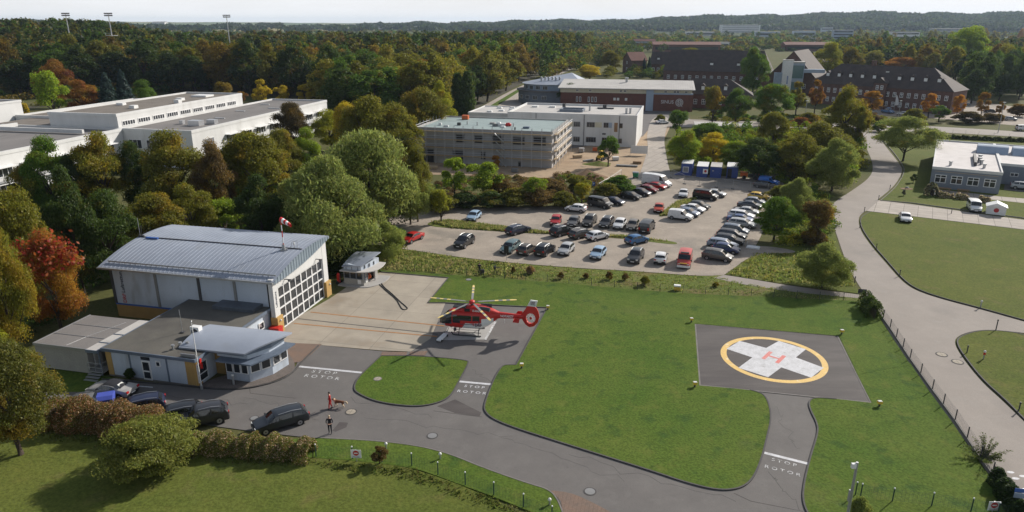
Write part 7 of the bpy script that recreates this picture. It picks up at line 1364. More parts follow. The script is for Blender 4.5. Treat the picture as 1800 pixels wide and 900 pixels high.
for p in mid:
    u, v = px(p[0], p[1], 8); c, cn, au, wt = rg2.choices(FC, [1.5, 3, 5, 2.5, 2, 5])[0]
    h = rg2.uniform(10, 19) * (.6 if v < 78 else 1) if u < 1500 else rg2.uniform(15, 24); wd = rg2.uniform(9, 15); lm = min(LM2, key=lambda q: abs(q[1] - u)); side = 'left of' if u < lm[1] - 10 else ('right of' if u > lm[1] + 10 else 'behind'); r = math.hypot(*p)
    row = 'close' if r < 500 else ('farther' if r < 750 else 'far'); size = 'tall' if h > 17 else ('low' if h < 13 else 'mid-height'); shp = 'broad' if wd > 13 else ('narrow' if wd < 10.5 else 'round')
    plant('forest', p[0], p[1], h, wd, c, au, f'{size} {shp} {cn} tree {row} off {side} {lm[0]}', 'tree', 'park_tree', 'trees among the brick buildings', terr(*p) - .3)
# wood on the right behind the brick house
polyR = [Vector(G(*p)) for p in ((1455, 128), (1560, 128), (1690, 150), (1700, 185), (1800, 178), (1990, 190), (2100, 70), (1640, 66), (1480, 80))]
rw = []; gy = 250.0
while gy < 900:
    gx = 100.0
    while gx < 800:
        p = (gx + rg.uniform(-4, 4), gy + rg.uniform(-4, 4))
        if inside(p, polyR) and px(p[0], p[1], 12)[0] < 1850: rw.append(p)
        gx += 12.5 + .01 * (gy - 250)
    gy += 11.5
rw.sort(key=lambda p: math.hypot(*p))
LM3 = [('the brick house chimneys', 1518), ('the reddish wide tree', 1582), ('the yellow tree', 1655), ('the tallest green tree', 1690), ('the amber trees', 1740), ('the far car park edge', 1800)]
for p in rw[:60]:
    u, v = px(p[0], p[1], 12); far = math.hypot(*p) > 470; c, cn, au, wt = rg2.choices(FC, [3, 3, 4, 0, 0, 1] if u > 1660 else [1, 2, 5, 2.5, 2, 5])[0]
    if u > 1690 and not far: c, cn, au = DARK, 'dark green', .05
    h = rg2.uniform(14, 22); wd = rg2.uniform(11, 17); lm = min(LM3, key=lambda q: abs(q[1] - u)); side = 'left of' if u < lm[1] - 10 else ('right of' if u > lm[1] + 10 else 'behind')
    plant('forest', p[0], p[1], h, wd, c, au, f"{'tall' if h > 19 else ('low' if h < 16 else 'mid-height')} {'broad' if wd > 15 else ('narrow' if wd < 13 else 'round')} {cn} tree {'deep' if far else 'first'} in right wood {side} {lm[0]}", 'tree', 'wood_edge_tree', 'trees of the right hand wood', -.3)
mass('far_wood', 'back of the right hand wood whose crowns merge into one mass', rw[60:], (14, 21), (12, 18), fcols, 330, .9, 22)
pts = []
for _ in range(9000):
    u = rg2.uniform(-40, 1840); v = 38 + 5 + 40 * rg2.random() ** 1.25
    p = G(u, v)
    if inside(p, poly) or inside(p, polyR) or math.hypot(*p) > 4200: continue
    if u < 950 and rg2.random() < .65: continue
    if any(abs(u - b_[0]) < b_[2] and b_[1] - 1 < v < b_[1] + 13 for b_ in ((1300, 58, 36), (1230, 63, 26), (1168, 56, 20), (1348, 65, 22), (1412, 65, 20), (1480, 74, 18), (1590, 69, 24), (1430, 75, 12))): continue
    pts.append(p)
mass('plain_trees', 'trees scattered over the far plain between the distant houses', pts, (6, 11.5), (12, 22), [DARK, GREEN, OLIVE, (.09, .12, .03), (.16, .13, .02)], 60, 1.9, 31, 'trees')
# belts of trees between the brick buildings and the plain
pts = []
for _ in range(900):
    u, v = rg2.uniform(985, 1640), rg2.uniform(62, 128); p = G(u, v)
    if inside(p, poly) or inside(p, polyR) or not free(u, v): continue
    if any(math.hypot(p[0] - q[0], p[1] - q[1]) < 9 for q in mid): continue
    pts.append(p)
mass('tree_belts', 'belts of park trees between the brick buildings and the plain', pts, (8, 15), (9, 15), fcols, 190, .85, 33, 'trees')
# thickets that read as one mass
def thicket(name, label, pp, n, hr, wr_, cols, k, size, seed):
    P_ = [Vector(G(*p)) for p in pp]; xs = [p.x for p in P_]; ys_ = [p.y for p in P_]; q = []; r_ = random.Random(seed); c = 0
    while len(q) < n and c < 20000:
        c += 1; p = (r_.uniform(min(xs), max(xs)), r_.uniform(min(ys_), max(ys_)))
        if inside(p, P_): q.append(p)
    return mass(name, label, q, hr, wr_, cols, k, size, seed, 'thicket')
thicket('undergrowth', 'rough brown and green scrub covering the soil bank before the shell building', ((742, 369), (900, 362), (1035, 356), (1062, 322), (1040, 305), (960, 311), (840, 312), (735, 330)), 190, (.7, 2.0), (1.6, 3.6), [BRNL, (.17, .11, .05), OLIVE, GREEN, (.2, .14, .06)], 330, .1, 51)
thicket('undergrowth', 'green and yellow thicket behind the blue cabins', ((1182, 296), (1330, 316), (1490, 334), (1515, 300), (1510, 255), (1400, 236), (1290, 236), (1195, 246)), 190, (2, 6), (3.5, 7), [GREEN, LIME, OLIVE, LIME, YG], 420, .17, 52)
thicket('undergrowth', 'dark undergrowth below the trees behind the hangar', ((-60, 640), (150, 545), (300, 470), (560, 455), (690, 470), (700, 400), (735, 340), (560, 280), (420, 320), (0, 420)), 260, (1.2, 4), (3, 6.5), [DARK, DARK, GREEN, OLIVE], 420, .15, 53)
thicket('undergrowth', 'undergrowth along the front edge of the wood', ((-200, 205), (100, 184), (250, 175), (345, 160), (400, 156), (560, 172), (620, 232), (690, 255), (750, 240), (800, 206), (835, 190), (800, 180), (690, 190), (560, 140), (400, 135), (250, 145), (-200, 170)), 330, (2.5, 7), (6, 12), [DARK, GREEN, OLIVE, (.16, .12, .02)], 230, .38, 54)
def belt(name, label, pp, n, hr, wr_, cols, k, size, seed):
    r_ = random.Random(seed); P_ = [Vector(p) for p in pp]; q = []
    while len(q) < n:
        u, v = r_.uniform(min(p.x for p in P_), max(p.x for p in P_)), r_.uniform(min(p.y for p in P_), max(p.y for p in P_))
        if inside((u, v), P_): q.append(G(u, v))
    return mass(name, label, q, hr, wr_, cols, k, size, seed, 'trees')
belt('tree_belts', 'trees filling the ground round the small brick house and the yellow tree', ((940, 148), (985, 118), (1000, 66), (1200, 68), (1165, 98), (1112, 100), (1088, 116), (1015, 124)), 190, (8, 14), (9, 15), fcols, 260, .6, 57)
belt('tree_belts', 'trees filling the ground behind the dark brick hall and the gable house', ((1160, 66), (1490, 66), (1480, 90), (1180, 92)), 260, (3.5, 7), (8, 14), fcols + [(.18, .17, .02)], 200, .8, 58)
belt('tree_belts', 'trees between the brick hall, the lettered office and the small houses', ((1060, 132), (1180, 128), (1195, 142), (1060, 140)), 26, (5, 9), (6, 10), fcols, 420, .3, 59)
thicket('undergrowth', 'brambles and saplings on the right edge of the car park', ((1338, 425), (1345, 385), (1385, 340), (1425, 330), (1462, 372), (1466, 400), (1440, 430), (1390, 436)), 110, (1.2, 3.6), (2.5, 5), [GREEN, LIME, OLIVE, YG, GREYG], 420, .11, 55)
thicket('undergrowth', 'shrub belt between the street and the car park of the brick house', ((1240, 214), (1330, 217), (1500, 219), (1640, 225), (1640, 214), (1500, 205), (1330, 200), (1240, 200)), 70, (1, 3), (3, 6), [GREEN, OLIVE, DARK, OLIVE], 300, .22, 56)
ridge = []
for _ in range(5200):
    az = R(rg2.uniform(-38, 38)); r = rg2.uniform(2500, 4300); ridge.append((r * math.sin(az), r * math.cos(az)))
ridge = [p for p in ridge if rg2.random() < sstep(-14, 14, math.degrees(math.atan2(*p))) * .9 + .1]
mass('ridge_wood', 'wooded ridge along the skyline fading to blue', ridge, (16, 24), (40, 75), [(.03, .05, .02), (.04, .06, .02), (.035, .05, .015)], 60, 6.5, 41)

# the straggly bush that grows through the road fence: bare arching stems with few leaves
x, y = G(1728, 812); sb2 = thing('shrub', 'straggly thin bush with arching stems growing through the road fence', 'shrub', (x, y, 0)); rg3 = random.Random(8); m_ = MB(); C = []
for k in range(26):
    a = rg3.uniform(-.7, 1.5) if k % 3 else rg3.uniform(0, 6.28); L_ = rg3.uniform(1.0, 2.5); pts = [(0, 0, 0)]
    for i in range(1, 5): t = i / 4; pts.append((L_ * .75 * t ** 1.2 * math.cos(a), L_ * .75 * t ** 1.2 * math.sin(a), L_ * (t - .28 * t * t) * (.9 if k % 3 else .6)))
    m_.tube(pts, .025, n=4, r1=.006); C += [(Vector(pts[i]).lerp(Vector(pts[i + 1]), rg3.random()) + Vector((rg3.gauss(0, .08), rg3.gauss(0, .08), rg3.gauss(0, .06)))) for i in range(4) for _ in range(32)]
m_.build('stem', M['bark'], sb2); C = np.array([tuple(c) for c in C]); rng = np.random.default_rng(9); link('foliage', np_mesh('foliage', leaf_faces(rng, C, np.tile([[0, 0, 1.0]], (len(C), 1)), .04, 1.8), M['leaf']), sb2, color=(.10, .13, .03, .1))
# ---------------------------------------------------------------- fences
def fence(name, label, pts, step, h, post_m, mesh_m, cap=None, base=None, r=.035, rows=8, group=None):
    """wire-mesh fence: every post a part, the wire one mesh"""
    P = [Vector(p) for p in pts]; t = thing(name, label, 'fence', (P[0].x, P[0].y, 0), 0, group); o = P[0]
    wm = MB(); pos = []
    for a, b in zip(P, P[1:]):
        n = max(1, round((b - a).length / step))
        for i in range(n + (1 if b is P[-1] else 0)): pos.append(a.lerp(b, i / n))
    pmx = MB(); pmx.cyl(0, 0, 0, h + .06, r, n=8)
    if cap: pmx.ball((0, 0, h + .09), r * 1.5, n=8, mi=1)
    pm_ = pmx.mesh('post', [M[post_m], M[cap or post_m]])
    for q in pos: link('post', pm_, t, (q.x - o.x, q.y - o.y, 0))
    for a, b in zip(pos, pos[1:]):
        for k in range(rows + 1):
            z = .08 + (h - .1) * k / rows; wm.tube([(a.x - o.x, a.y - o.y, z), (b.x - o.x, b.y - o.y, z)], .006, n=3)
        m_ = max(2, int((b - a).length / .25))
        for k in range(1, m_): q = a.lerp(b, k / m_) - o; wm.tube([(q.x, q.y, .08), (q.x, q.y, h)], .005, n=3)
    wm.build('wire_mesh', M[mesh_m], t)
    if base: m_ = MB(); m_.ribbon([(p.x - o.x, p.y - o.y) for p in P], .14, 0, base); m_.build('base_wall', M['kerb'], t)
    return t
flat('fence_green', (.03, .07, .05)); flat('post_green', (.025, .06, .05)); flat('post_dark', (.03, .035, .04))
fence('wire_fence', 'dark wire fence with thin posts between the landing lawn and the car park verge', [G(*p) for p in NF], 2.9, 1.15, 'post_dark', 'post_dark')
fence('wire_fence', 'dark post fence on a low concrete wall along the right hand road', [G(u + 6, v) for u, v in EF[:-1]], 2.9, 1.25, 'post_dark', 'post_dark', base=.28, r=.05)
fence('wire_fence', 'green wire fence with white-capped posts across the lower lawn', [G(u, v) for u, v in ((556, 804), (620, 808), (724, 820), (770, 836), (818, 854), (868, 872), (920, 893), (970, 915))], 3.0, 1.15, 'post_green', 'fence_green', 'white', r=.045)
fence('wire_fence', 'green wire fence with white-capped posts at the lower right corner', [G(u, v) for u, v in ((1503, 872), (1512, 875), (1568, 883), (1637, 891), (1706, 901), (1752, 909), (1800, 918))], 3.0, 1.15, 'post_green', 'fence_green', 'white', r=.045)
# site fence: separate mesh panels in concrete feet
def site_panel(a, b, lb):
    a, b = Vector(G(*a)), Vector(G(*b)); d = b - a; w_ = d.length; t = thing('site_fence_panel', lb, 'fence panel', (a.x, a.y, .05), math.atan2(d.y, d.x), 'site fence panels')
    m_ = MB()
    for x in (0, w_): m_.tube([(x, 0, .1), (x, 0, 2.0)], .035, n=5)
    for z in (.15, 2.0): m_.tube([(0, 0, z), (w_, 0, z)], .03, n=5)
    m_.build('frame', M['galv'], t); m_ = MB()
    for k in range(1, 10): m_.tube([(0, 0, .15 + k * .185), (w_, 0, .15 + k * .185)], .006, n=3)
    for k in range(1, int(w_ / .3)): m_.tube([(k * .3, 0, .15), (k * .3, 0, 2)], .006, n=3)
    m_.build('wire_mesh', M['galv'], t); m_ = MB(); m_.box(-.35, -.12, 0, .35, .12, .15); m_.build('foot', M['dark_grey'], t)
pp = [(1180, 313), (1203, 324), (1229, 328), (1259, 330), (1288, 333), (1318, 337), (1349, 340), (1368, 343)]
nm = ['first', 'second', 'third', 'fourth', 'fifth', 'sixth', 'last']
for i, (a, b) in enumerate(zip(pp, pp[1:])): site_panel(a, b, f'{nm[i]} mesh site-fence panel from the big white van along the blue cabins')
pp = [(1052, 339), (1066, 331), (1080, 322), (1092, 313)]
for i, (a, b) in enumerate(zip(pp, pp[1:])): site_panel(a, b, f'{nm[i]} mesh site-fence panel behind the parking sign beside the brambles')
bn = thing('site_banner', 'white banner on a frame before the white block on the building site', 'banner', (*G(1108, 273), .05), R(-12)); m_ = MB(); m_.box(0, -.03, .5, 4.4, .03, 2.6); m_.build('sheet', M['white'], bn); m_ = MB(); m_.box(-.06, -.05, 0, 0, .05, 2.7); m_.box(4.4, -.05, 0, 4.46, .05, 2.7); m_.build('frame', M['galv'], bn)
fence('rail_fence', 'long thin rail fence along the street behind the low office', [G(1630, 231), G(1720, 237), G(1830, 245)], 4.0, 1.1, 'galv', 'galv', rows=2)
# blue cabins
for i, (u, v, w_, h, roof, lb_) in enumerate(((1206, 310, 2.4, 2.9, 'white', 'leftmost blue site cabin, taller, with a grey window'), (1233, 313, 2.4, 2.6, 'white', 'blue site cabin with a white notice on its door'), (1257, 314, 2.4, 2.6, 'roof_light', 'blue site cabin with a rusty pale roof'), (1286, 314, 2.4, 2.6, 'white', 'rightmost blue site cabin with an open dark door'))):
    t = thing('site_cabin', lb_, 'cabin', (*G(u, v), .05), R(-18), 'blue site cabins'); m_ = MB(); m_.box(-w_ / 2, 0, .12, w_ / 2, 5.6, h)
    for k in range(8): x = -w_ / 2 + w_ * (k + .5) / 8; m_.box(x - .05, -.03, .2, x + .05, 0, h - .15)
    for k in range(18): y = 5.6 * (k + .5) / 18; m_.box(w_ / 2, y - .08, .2, w_ / 2 + .03, y + .08, h - .15); m_.box(-w_ / 2 - .03, y - .08, .2, -w_ / 2, y + .08, h - .15)
    m_.build('wall', M['container_blue'], t); m_ = MB(); m_.box(-w_ / 2 - .05, -.06, h, w_ / 2 + .05, 5.66, h + .1); m_.build('roof', M[roof], t)
    if i == 0: win(t, -.2, -.05, .9, 1.3, 1.3, 'S', 1, 1, 'white_pvc', 'mid_grey'); m_ = MB(); m_.add([(-1.2, .2, .1), (-2.8, .2, .1), (-1.2, .2, 1.0), (-1.2, 1.1, .1), (-2.8, 1.1, .1), (-1.2, 1.1, 1.0)], [(0, 2, 1), (3, 4, 5), (1, 2, 5, 4), (0, 1, 4, 3)]); m_.build('stair', M['container_blue'], t)
    elif i == 1: m_ = MB(); m_.box(.2, -.07, 1.0, 1.3, -.03, 2.1); m_.build('notice', M['white'], t); m_ = MB(); m_.ball((.75, -.08, 1.6), .3, sc=(1, .1, 1)); m_.build('notice_emblem', M['text_red'], t); door(t, -.7, -.03, .15, .9, 2.1, 'S', 'container_blue', False)
    elif i == 2: door(t, .5, -.03, .15, .95, 2.1, 'S', 'container_blue', False); m_ = MB(); m_.box(-.8, -.06, 1.6, -.4, 0, 1.85); m_.build('vent', M['galv'], t)
    else: m_ = MB(); m_.box(-1.0, -.05, .15, -.1, -.005, 2.2); m_.build('open_doorway', M['black'], t); m_ = MB(); m_.box(-1.15, -.95, .15, -1.05, -.05, 2.2); m_.build('door', M['container_blue'], t)
mc = thing('site_dumper', 'small orange and black site machine right of the blue cabins', 'machine', (*G(1316, 315), .05), R(160)); m_ = MB(); m_.xprism([(-.7, .6), (.7, .6), (.85, 1.5), (-.85, 1.5)], .3, 1.9); m_.build('skip', M['orange'], mc); m_ = MB(); m_.box(-1.9, -.6, .5, .2, .6, 1.2); m_.box(-1.2, -.4, 1.2, -.6, .4, 1.6); m_.build('chassis', M['black'], mc)
for q in ((-1.4, -.85), (-1.4, .65), (1.0, -.85), (1.0, .65)): m_ = MB(); m_.ycyl(q[0], q[1], q[1] + .2, .45, .45); m_.build('wheel', M['rubber'], mc)
sk = thing('skip_container', 'low dark skip with green and red rubbish right of the site machine', 'skip', (*G(1335, 316), .05), R(-20)); m_ = MB(); m_.xprism([(-.8, .1), (.8, .1), (1.0, 1.1), (-1.0, 1.1)], -1.4, 1.4); m_.build('tub', M['dark_grey'], sk); m_ = MB(); m_.ball((-.6, 0, 1.1), .6, sc=(1, 1, .5)); m_.build('red_rubbish', M['red'], sk); m_ = MB(); m_.ball((.5, .1, 1.15), .55, sc=(1, 1, .6)); m_.build('green_rubbish', M['green'], sk)
wbn = thing('waste_bin', 'green wheeled waste bin at the head of the red cars', 'bin', (*G(1117, 313), .05), R(-20)); m_ = MB(); m_.add([(-.5, -.35, .2), (.5, -.35, .2), (.5, .35, .2), (-.5, .35, .2), (-.65, -.5, 1.2), (.65, -.5, 1.2), (.65, .5, 1.2), (-.65, .5, 1.2)], [(3, 2, 1, 0), (4, 5, 6, 7), (0, 1, 5, 4), (1, 2, 6, 5), (2, 3, 7, 6), (3, 0, 4, 7)]); m_.build('tub', M['green'], wbn); m_ = MB(); m_.xprism([(-.52, 1.2), (.52, 1.2), (.4, 1.4), (-.4, 1.4)], -.68, .68); m_.build('lid', M['galv'], wbn); m_ = MB(); m_.ycyl(-.4, -.45, .45, .12, .12); m_.ycyl(.4, -.45, .45, .12, .12); m_.build('wheel', M['rubber'], wbn)
lo = thing('wheel_loader', 'small yellow wheel loader half behind the lone site tree', 'machine', (*G(1056, 282), .05), R(60)); m_ = MB(); m_.box(-1.2, -.6, .7, .6, .6, 1.4); m_.build('body', M['yellow'], lo); m_ = MB(); m_.box(-.6, -.5, 1.4, .4, .5, 2.4); m_.build('cab', M['glass'], lo); m_ = MB(); m_.box(-.7, -.6, 2.4, .5, .6, 2.5); m_.build('cab_roof', M['yellow'], lo); m_ = MB(); m_.xprism([(-.9, .2), (.9, .2), (.9, .8), (-.9, .8)], 1.4, 2.0); m_.build('bucket', M['dark_grey'], lo)
for q in ((-.8, -.85), (-.8, .6), (.7, -.85), (.7, .6)): m_ = MB(); m_.ycyl(q[0], q[1], q[1] + .25, .5, .5); m_.build('wheel', M['rubber'], lo)
def heap(name, label, u, v, r, h, mat, seed):
    rng = np.random.default_rng(seed); mb = MB(); n = 22; x, y = G(u, v)
    for i in range(7):
        t = i / 6
        for j in range(n): a = 2 * PI * j / n; rr_ = r * t * (1 + .16 * math.sin(a * 3 + seed) + rng.uniform(-.05, .05)); mb.v.append((rr_ * math.cos(a) * 1.3, rr_ * math.sin(a), h * (1 - t) ** 1.1 + rng.uniform(-.04, .04) * (t < 1)))
    for i in range(6):
        for j in range(n): mb.f.append((i * n + j, (i + 1) * n + j, (i + 1) * n + (j + 1) % n, i * n + (j + 1) % n)); mb.m.append(0)
    return tag(mb.build(name, M[mat], loc=(x, y, .02), smooth=60), label, 'heap')
flat('soil', (.2, .125, .07), rough=1.0)
heap('soil_heap', 'pointed heap of brown soil at the end of the sandy bank', 1031, 311, 3.4, 1.8, 'soil', 2); heap('soil_heap', 'low grassy heap of earth beside the lone site tree', 1052, 289, 2.8, .8, 'meadow', 5)
pal = thing('board_stack', 'flat stack of grey boards on the sand before the white block', 'stack', (*G(1102, 293), .03), R(-14)); m_ = MB(); m_.box(-2.6, -.5, .1, 2.6, .5, .4); m_.build('board', M['mid_grey'], pal); m_ = MB(); m_.box(-2, -.5, 0, -1.8, .5, .1); m_.box(1.8, -.5, 0, 2, .5, .1); m_.build('bearer', M['wood'], pal)
lb2 = thing('slab_pile', 'pale slabs lying at the right edge of the car park column', 'pile', (*G(1325, 436), .05), R(-25)); m_ = MB(); m_.box(-1.1, -.7, 0, .9, .6, .12); m_.box(-.9, -.6, .12, .8, .5, .22); m_.build('slab', M['white'], lb2); m_ = MB(); m_.tube([(-1.6, .2, 0), (-1.6, .2, 1.1), (-1.1, .3, 1.1), (-1.1, .3, 0)], .05); m_.build('stand', M['galv'], lb2)
for i, (u, v, d, sz, mt, lb_) in enumerate(((1015, 278, 20, (2.4, 1.0, .7), 'wood_pale', 'timber stack on the sand at the right corner of the shell building'), (1022, 268, -10, (1.4, 1.2, 1.1), 'block_masonry', 'pallet of grey blocks beside the scaffolding'), (1034, 284, 35, (3.4, .6, .35), 'galv', 'bundle of steel tubes on the sand near the lone site tree'), (1046, 266, -14, (1.3, 1.1, .9), 'orange', 'pallet of orange bricks before the white block'), (1082, 282, 5, (1.6, 1.1, .8), 'white', 'white wrapped pallet on the building site right of the lone tree'), (1120, 288, -14, (2.2, .9, .5), 'wood', 'brown timber stack at the right edge of the building site'), (760, 297, -14, (2.6, 1.0, .6), 'wood_pale', 'timber stack on the bank at the left of the shell building'), (905, 303, -20, (1.5, 1.2, .8), 'mid_grey', 'grey pallet on the bank before the shell building'))):
    t = thing('material_stack', lb_, 'stack', (*G(u, v), .03), R(d)); m_ = MB(); a, b, c = sz
    for k in range(4): m_.box(-a / 2 + .03 * (k % 2), -b / 2 + .02 * k, .14 + c * k / 4, a / 2 - .04 * (k % 3), b / 2 - .02, .14 + c * (k + .9) / 4)
    m_.build('load', M[mt], t); m_ = MB(); m_.box(-a * .4, -b / 2, 0, -a * .3, b / 2, .14); m_.box(a * .3, -b / 2, 0, a * .4, b / 2, .14); m_.build('bearer', M['wood'], t)
# ---------------------------------------------------------------- lights, signs, posts
def field_lamp(u, v, lb_):
    t = thing('landing_light', lb_, 'lamp', (*G(u, v), .12), 0, 'yellow landing lights'); m_ = MB(); m_.cyl(0, 0, 0, .3, .09, n=8); m_.build('stem', M['dark_grey'], t); m_ = MB(); m_.box(-.2, -.16, .3, .2, .16, .52); m_.build('housing', M['yellow'], t); m_ = MB(); m_.box(-.17, -.13, .52, .17, .13, .57); m_.build('lens', M['lamp_glass'], t)
for u, v, lb_ in ((1215, 568, 'yellow landing light at the upper left corner of the helipad'), (1479, 589, 'yellow landing light at the upper right corner of the helipad'), (1221, 682, 'yellow landing light at the lower left corner of the helipad'), (1545, 716, 'yellow landing light at the lower right corner of the helipad'), (963, 546, 'yellow landing light behind the helicopter tail'), (917, 649, 'yellow landing light at the kerb below the helicopter tail')): field_lamp(u, v, lb_)
yb = thing('grit_box', 'yellow box by the fence on the landing lawn', 'box', (*G(1190, 511), .12), R(-12)); m_ = MB(); m_.box(-.4, -.3, 0, .4, .3, .55); m_.build('tub', M['yellow'], yb); m_ = MB(); m_.xprism([(-.34, .55), (.34, .55), (.3, .68), (-.3, .72)], -.44, .44); m_.build('lid', M['white'], yb)
def bollard_lamp(u, v, h, lb_, red=False):
    t = thing('bollard_lamp', lb_, 'lamp', (*G(u, v), .1)); m_ = MB(); m_.cyl(0, 0, 0, h, .07, n=10); m_.build('post', M['galv'], t); m_ = MB(); m_.ball((0, 0, h + .1), .14, n=12); m_.build('globe', M['lamp_glass'], t, smooth=60)
    if red: m_ = MB(); m_.cyl(0, 0, h - .25, h - .02, .12); m_.build('red_band', M['red'], t); m_ = MB(); m_.box(-.9, -.4, -.06, .5, .4, .0); m_.build('footing', M['slab'], t)
bollard_lamp(1723, 542, .75, 'slim bollard lamp on the lawn kerb at the road fork'); bollard_lamp(1728, 633, .8, 'red and white lamp on a concrete footing at the lower right lawn', True)
for u, v, lb_ in ((774, 808, 'small globe lamp by the green fence near the road bend'), (966, 889, 'small globe lamp at the end of the green fence'), (679, 790, 'small globe lamp right beside the brownish bush')): bollard_lamp(u, v, .35, lb_)
def marker(u, v, h, lb_, mt='dark_grey'):
    t = thing('marker_post', lb_, 'post', (*G(u, v), .05)); m_ = MB(); m_.cyl(0, 0, 0, h, .06, n=8); m_.build('post', M[mt], t); m_ = MB(); m_.cyl(0, 0, h, h + .12, .1, n=8, r1=.06); m_.build('cap', M['black'], t)
for u, v, lb_ in ((1511, 401, 'short dark post at the upper kerb of the large right lawn'), (1540, 439, 'short dark post at the kerb half way round the right lawn'), (1581, 486, 'short dark post at the kerb where the road forks'), (1502, 498, 'short dark post on the verge opposite the right lawn'), (1699, 622, 'short dark post left of the red and white lamp'), (1790, 724, 'short dark post at the right picture edge on the lawn kerb'), (1750, 582, 'dark post on the tip of the lower right lawn'), (1544, 352, 'short dark post at the corner of the slab path'), (1564, 333, 'short dark post at the lawn edge of the concrete road'), (1584, 313, 'short dark post near the road bend by the lone wide tree'), (1519, 373, 'short dark post at the lower corner of the slab path'), (1672, 376, 'dark post beside the slab path near the white van')): marker(u, v, .85 if v != 582 else 1.3, lb_)
def sign(name, u, v, h, w_, sh, mt, lb_, yaw, round_=False, extra=None, back=None):
    t = thing(name, lb_, 'sign', (*G(u, v), .05), R(yaw)); m_ = MB(); m_.cyl(0, .04, 0, h, .035, n=6); m_.build('post', M['galv'], t); m_ = MB()
    if round_: m_.ycyl(0, -.02, .0, h - w_ / 2, w_ / 2, n=20)
    else: m_.box(-w_ / 2, -.02, h - sh, w_ / 2, 0, h)
    p_ = m_.build('panel', M[mt], t); return t, p_
t, p_ = sign('warning_sign', 627, 813, 1.15, .85, .75, 'white', 'white warning sign with a red round symbol on the green fence at lower centre', -4)
def redround(p_, z, r=.24):
    m_ = MB(); m_.ycyl(0, -.035, -.022, z, r, n=20); m_.build('red_disc', M['red'], p_); m_ = MB(); m_.box(-r * .65, -.045, z - .05, r * .65, -.036, z + .05); m_.build('white_bar', M['white'], p_)
    m_ = MB(); [m_.box(-.3, -.03, z - r - .1 - k * .07, .3, -.021, z - r - .07 - k * .07) for k in range(2)]; m_.build('small_print', M['mid_grey'], p_)
redround(p_, .85)
t, p_ = sign('warning_sign', 1743, 906, 1.15, .85, .75, 'white', 'white warning sign with a red round symbol on the lower right fence', 0); redround(p_, .85)
t, p_ = sign('road_sign', 1787, 903, 2.1, 1.05, .32, 'sign_blue', 'dark blue street sign with a pale plate below at the lower right corner', -12); m_ = MB(); m_.box(-.5, -.02, 1.3, .45, 0, 1.72); m_.build('lower_panel', M['facade_lblue'], t)
sign('road_sign', 1493, 491, 2.0, .75, 0, 'dark_grey', 'round traffic sign seen from behind at the verge of the concrete road', 30, True); sign('notice_sign', 1513, 528, 1.5, 1.0, .6, 'dark_grey', 'dark square notice on the path beside the ivy clump', -12)
t, p_ = sign('parking_sign', 1043, 341, 2.5, .6, .8, 'sign_blue', 'blue parking sign at the end of the site fence', -15); o_ = link('letter', text_mesh('P', .55, M['white'], .003, 1, .01), p_, (0, -.03, 2.1)); o_.rotation_euler = (PI / 2, 0, 0)
sign('notice_sign', 890, 458, 2.3, .75, 1.2, 'black', 'tall dark sign board seen from behind before the teal-grey estate', -15)
# leaning light pole at lower right with a small lamp head
lp = thing('light_pole', 'grey steel light pole with small lamp head rising at the lower right', 'light pole', (*G(1484, 938), .1)); m_ = MB(); m_.cyl(0, 0, 0, 5.75, .11, n=12, r1=.085); m_.build('pole', M['galv'], lp, smooth=40); m_ = MB(); m_.box(-.35, -.1, 5.3, -.05, .1, 5.65); m_.build('lamp_head', M['white'], lp); m_ = MB(); m_.box(-.16, -.12, 2.6, -.08, .12, 3.5); m_.build('cable_box', M['galv'], lp)
m_ = MB(); m_.ball((-.3, -.1, 1.35), .17); m_.build('orange_beacon', M['orange'], lp)
# street lamps
for u, v, vt, lb_ in ((1292, 214, 175, 'street lamp left, by the rounded green street tree'), (1414, 214, 178, 'street lamp in the middle, before the brick house corner'), (1579, 205, 178, 'street lamp before the brick house entrance'), (1754, 234, 181, 'street lamp furthest right on the street'), (1153, 190, 175, 'slim lamp before the lettered wall')):
    x, y = G(u, v); h = height(u, v, vt); t = thing('street_lamp', lb_, 'lamp', (x, y, 0), 0, 'street lamps'); m_ = MB(); m_.cyl(0, 0, 0, h, .12, n=8, r1=.07); m_.build('pole', M['galv'], t); m_ = MB(); m_.ball((0, 0, h + .15), .42, n=10, sc=(1.3, .6, .45)); m_.build('lamp_head', M['lamp_glass'], t)
for u, lb_ in ((1571, 'white beach flag left of two before the brick house'), (1602, 'white beach flag right of two before the brick house')):
    t = thing('flag', lb_, 'flag', (*G(u, 195), 0), 0, 'white flags'); m_ = MB(); m_.cyl(0, 0, 0, 6.5, .06, n=6); m_.build('pole', M['galv'], t); m_ = MB(); m_.prism([(0.05, 0), (1.5, 0), (.1, 0.06)], 0, 0); m_ = MB(); m_.add([(.05, 0, 2.2), (1.6, .1, 2.3), (1.3, .15, 4.2), (.6, .1, 5.8), (.05, 0, 6.4)], [(0, 1, 2, 3, 4)]); m_.add([(.05, .03, 2.2), (1.6, .13, 2.3), (1.3, .18, 4.2), (.6, .13, 5.8), (.05, .03, 6.4)], [(4, 3, 2, 1, 0)]); m_.build('cloth', M['white'], t)
tn = thing('tent', 'small white party tent with a red round emblem on the lawn beside the van', 'tent', (*G(1749, 376), .1), R(-31)); m_ = MB(); m_.box(-1.5, -1.2, 0, 1.5, 1.2, 1.5); m_.build('side_cloth', M['white'], tn); m_ = MB(); m_.add([(-1.7, -1.4, 1.5), (1.7, -1.4, 1.5), (1.7, 1.4, 1.5), (-1.7, 1.4, 1.5), (0, -1.4, 2.2), (0, 1.4, 2.2)], [(0, 1, 4), (2, 3, 5), (0, 4, 5, 3), (1, 2, 5, 4)]); m_.build('roof_cloth', M['white'], tn); m_ = MB(); m_.ball((0, -1.21, .85), .42, n=14, sc=(1, .06, 1)); m_.build('emblem', M['text_red'], tn)
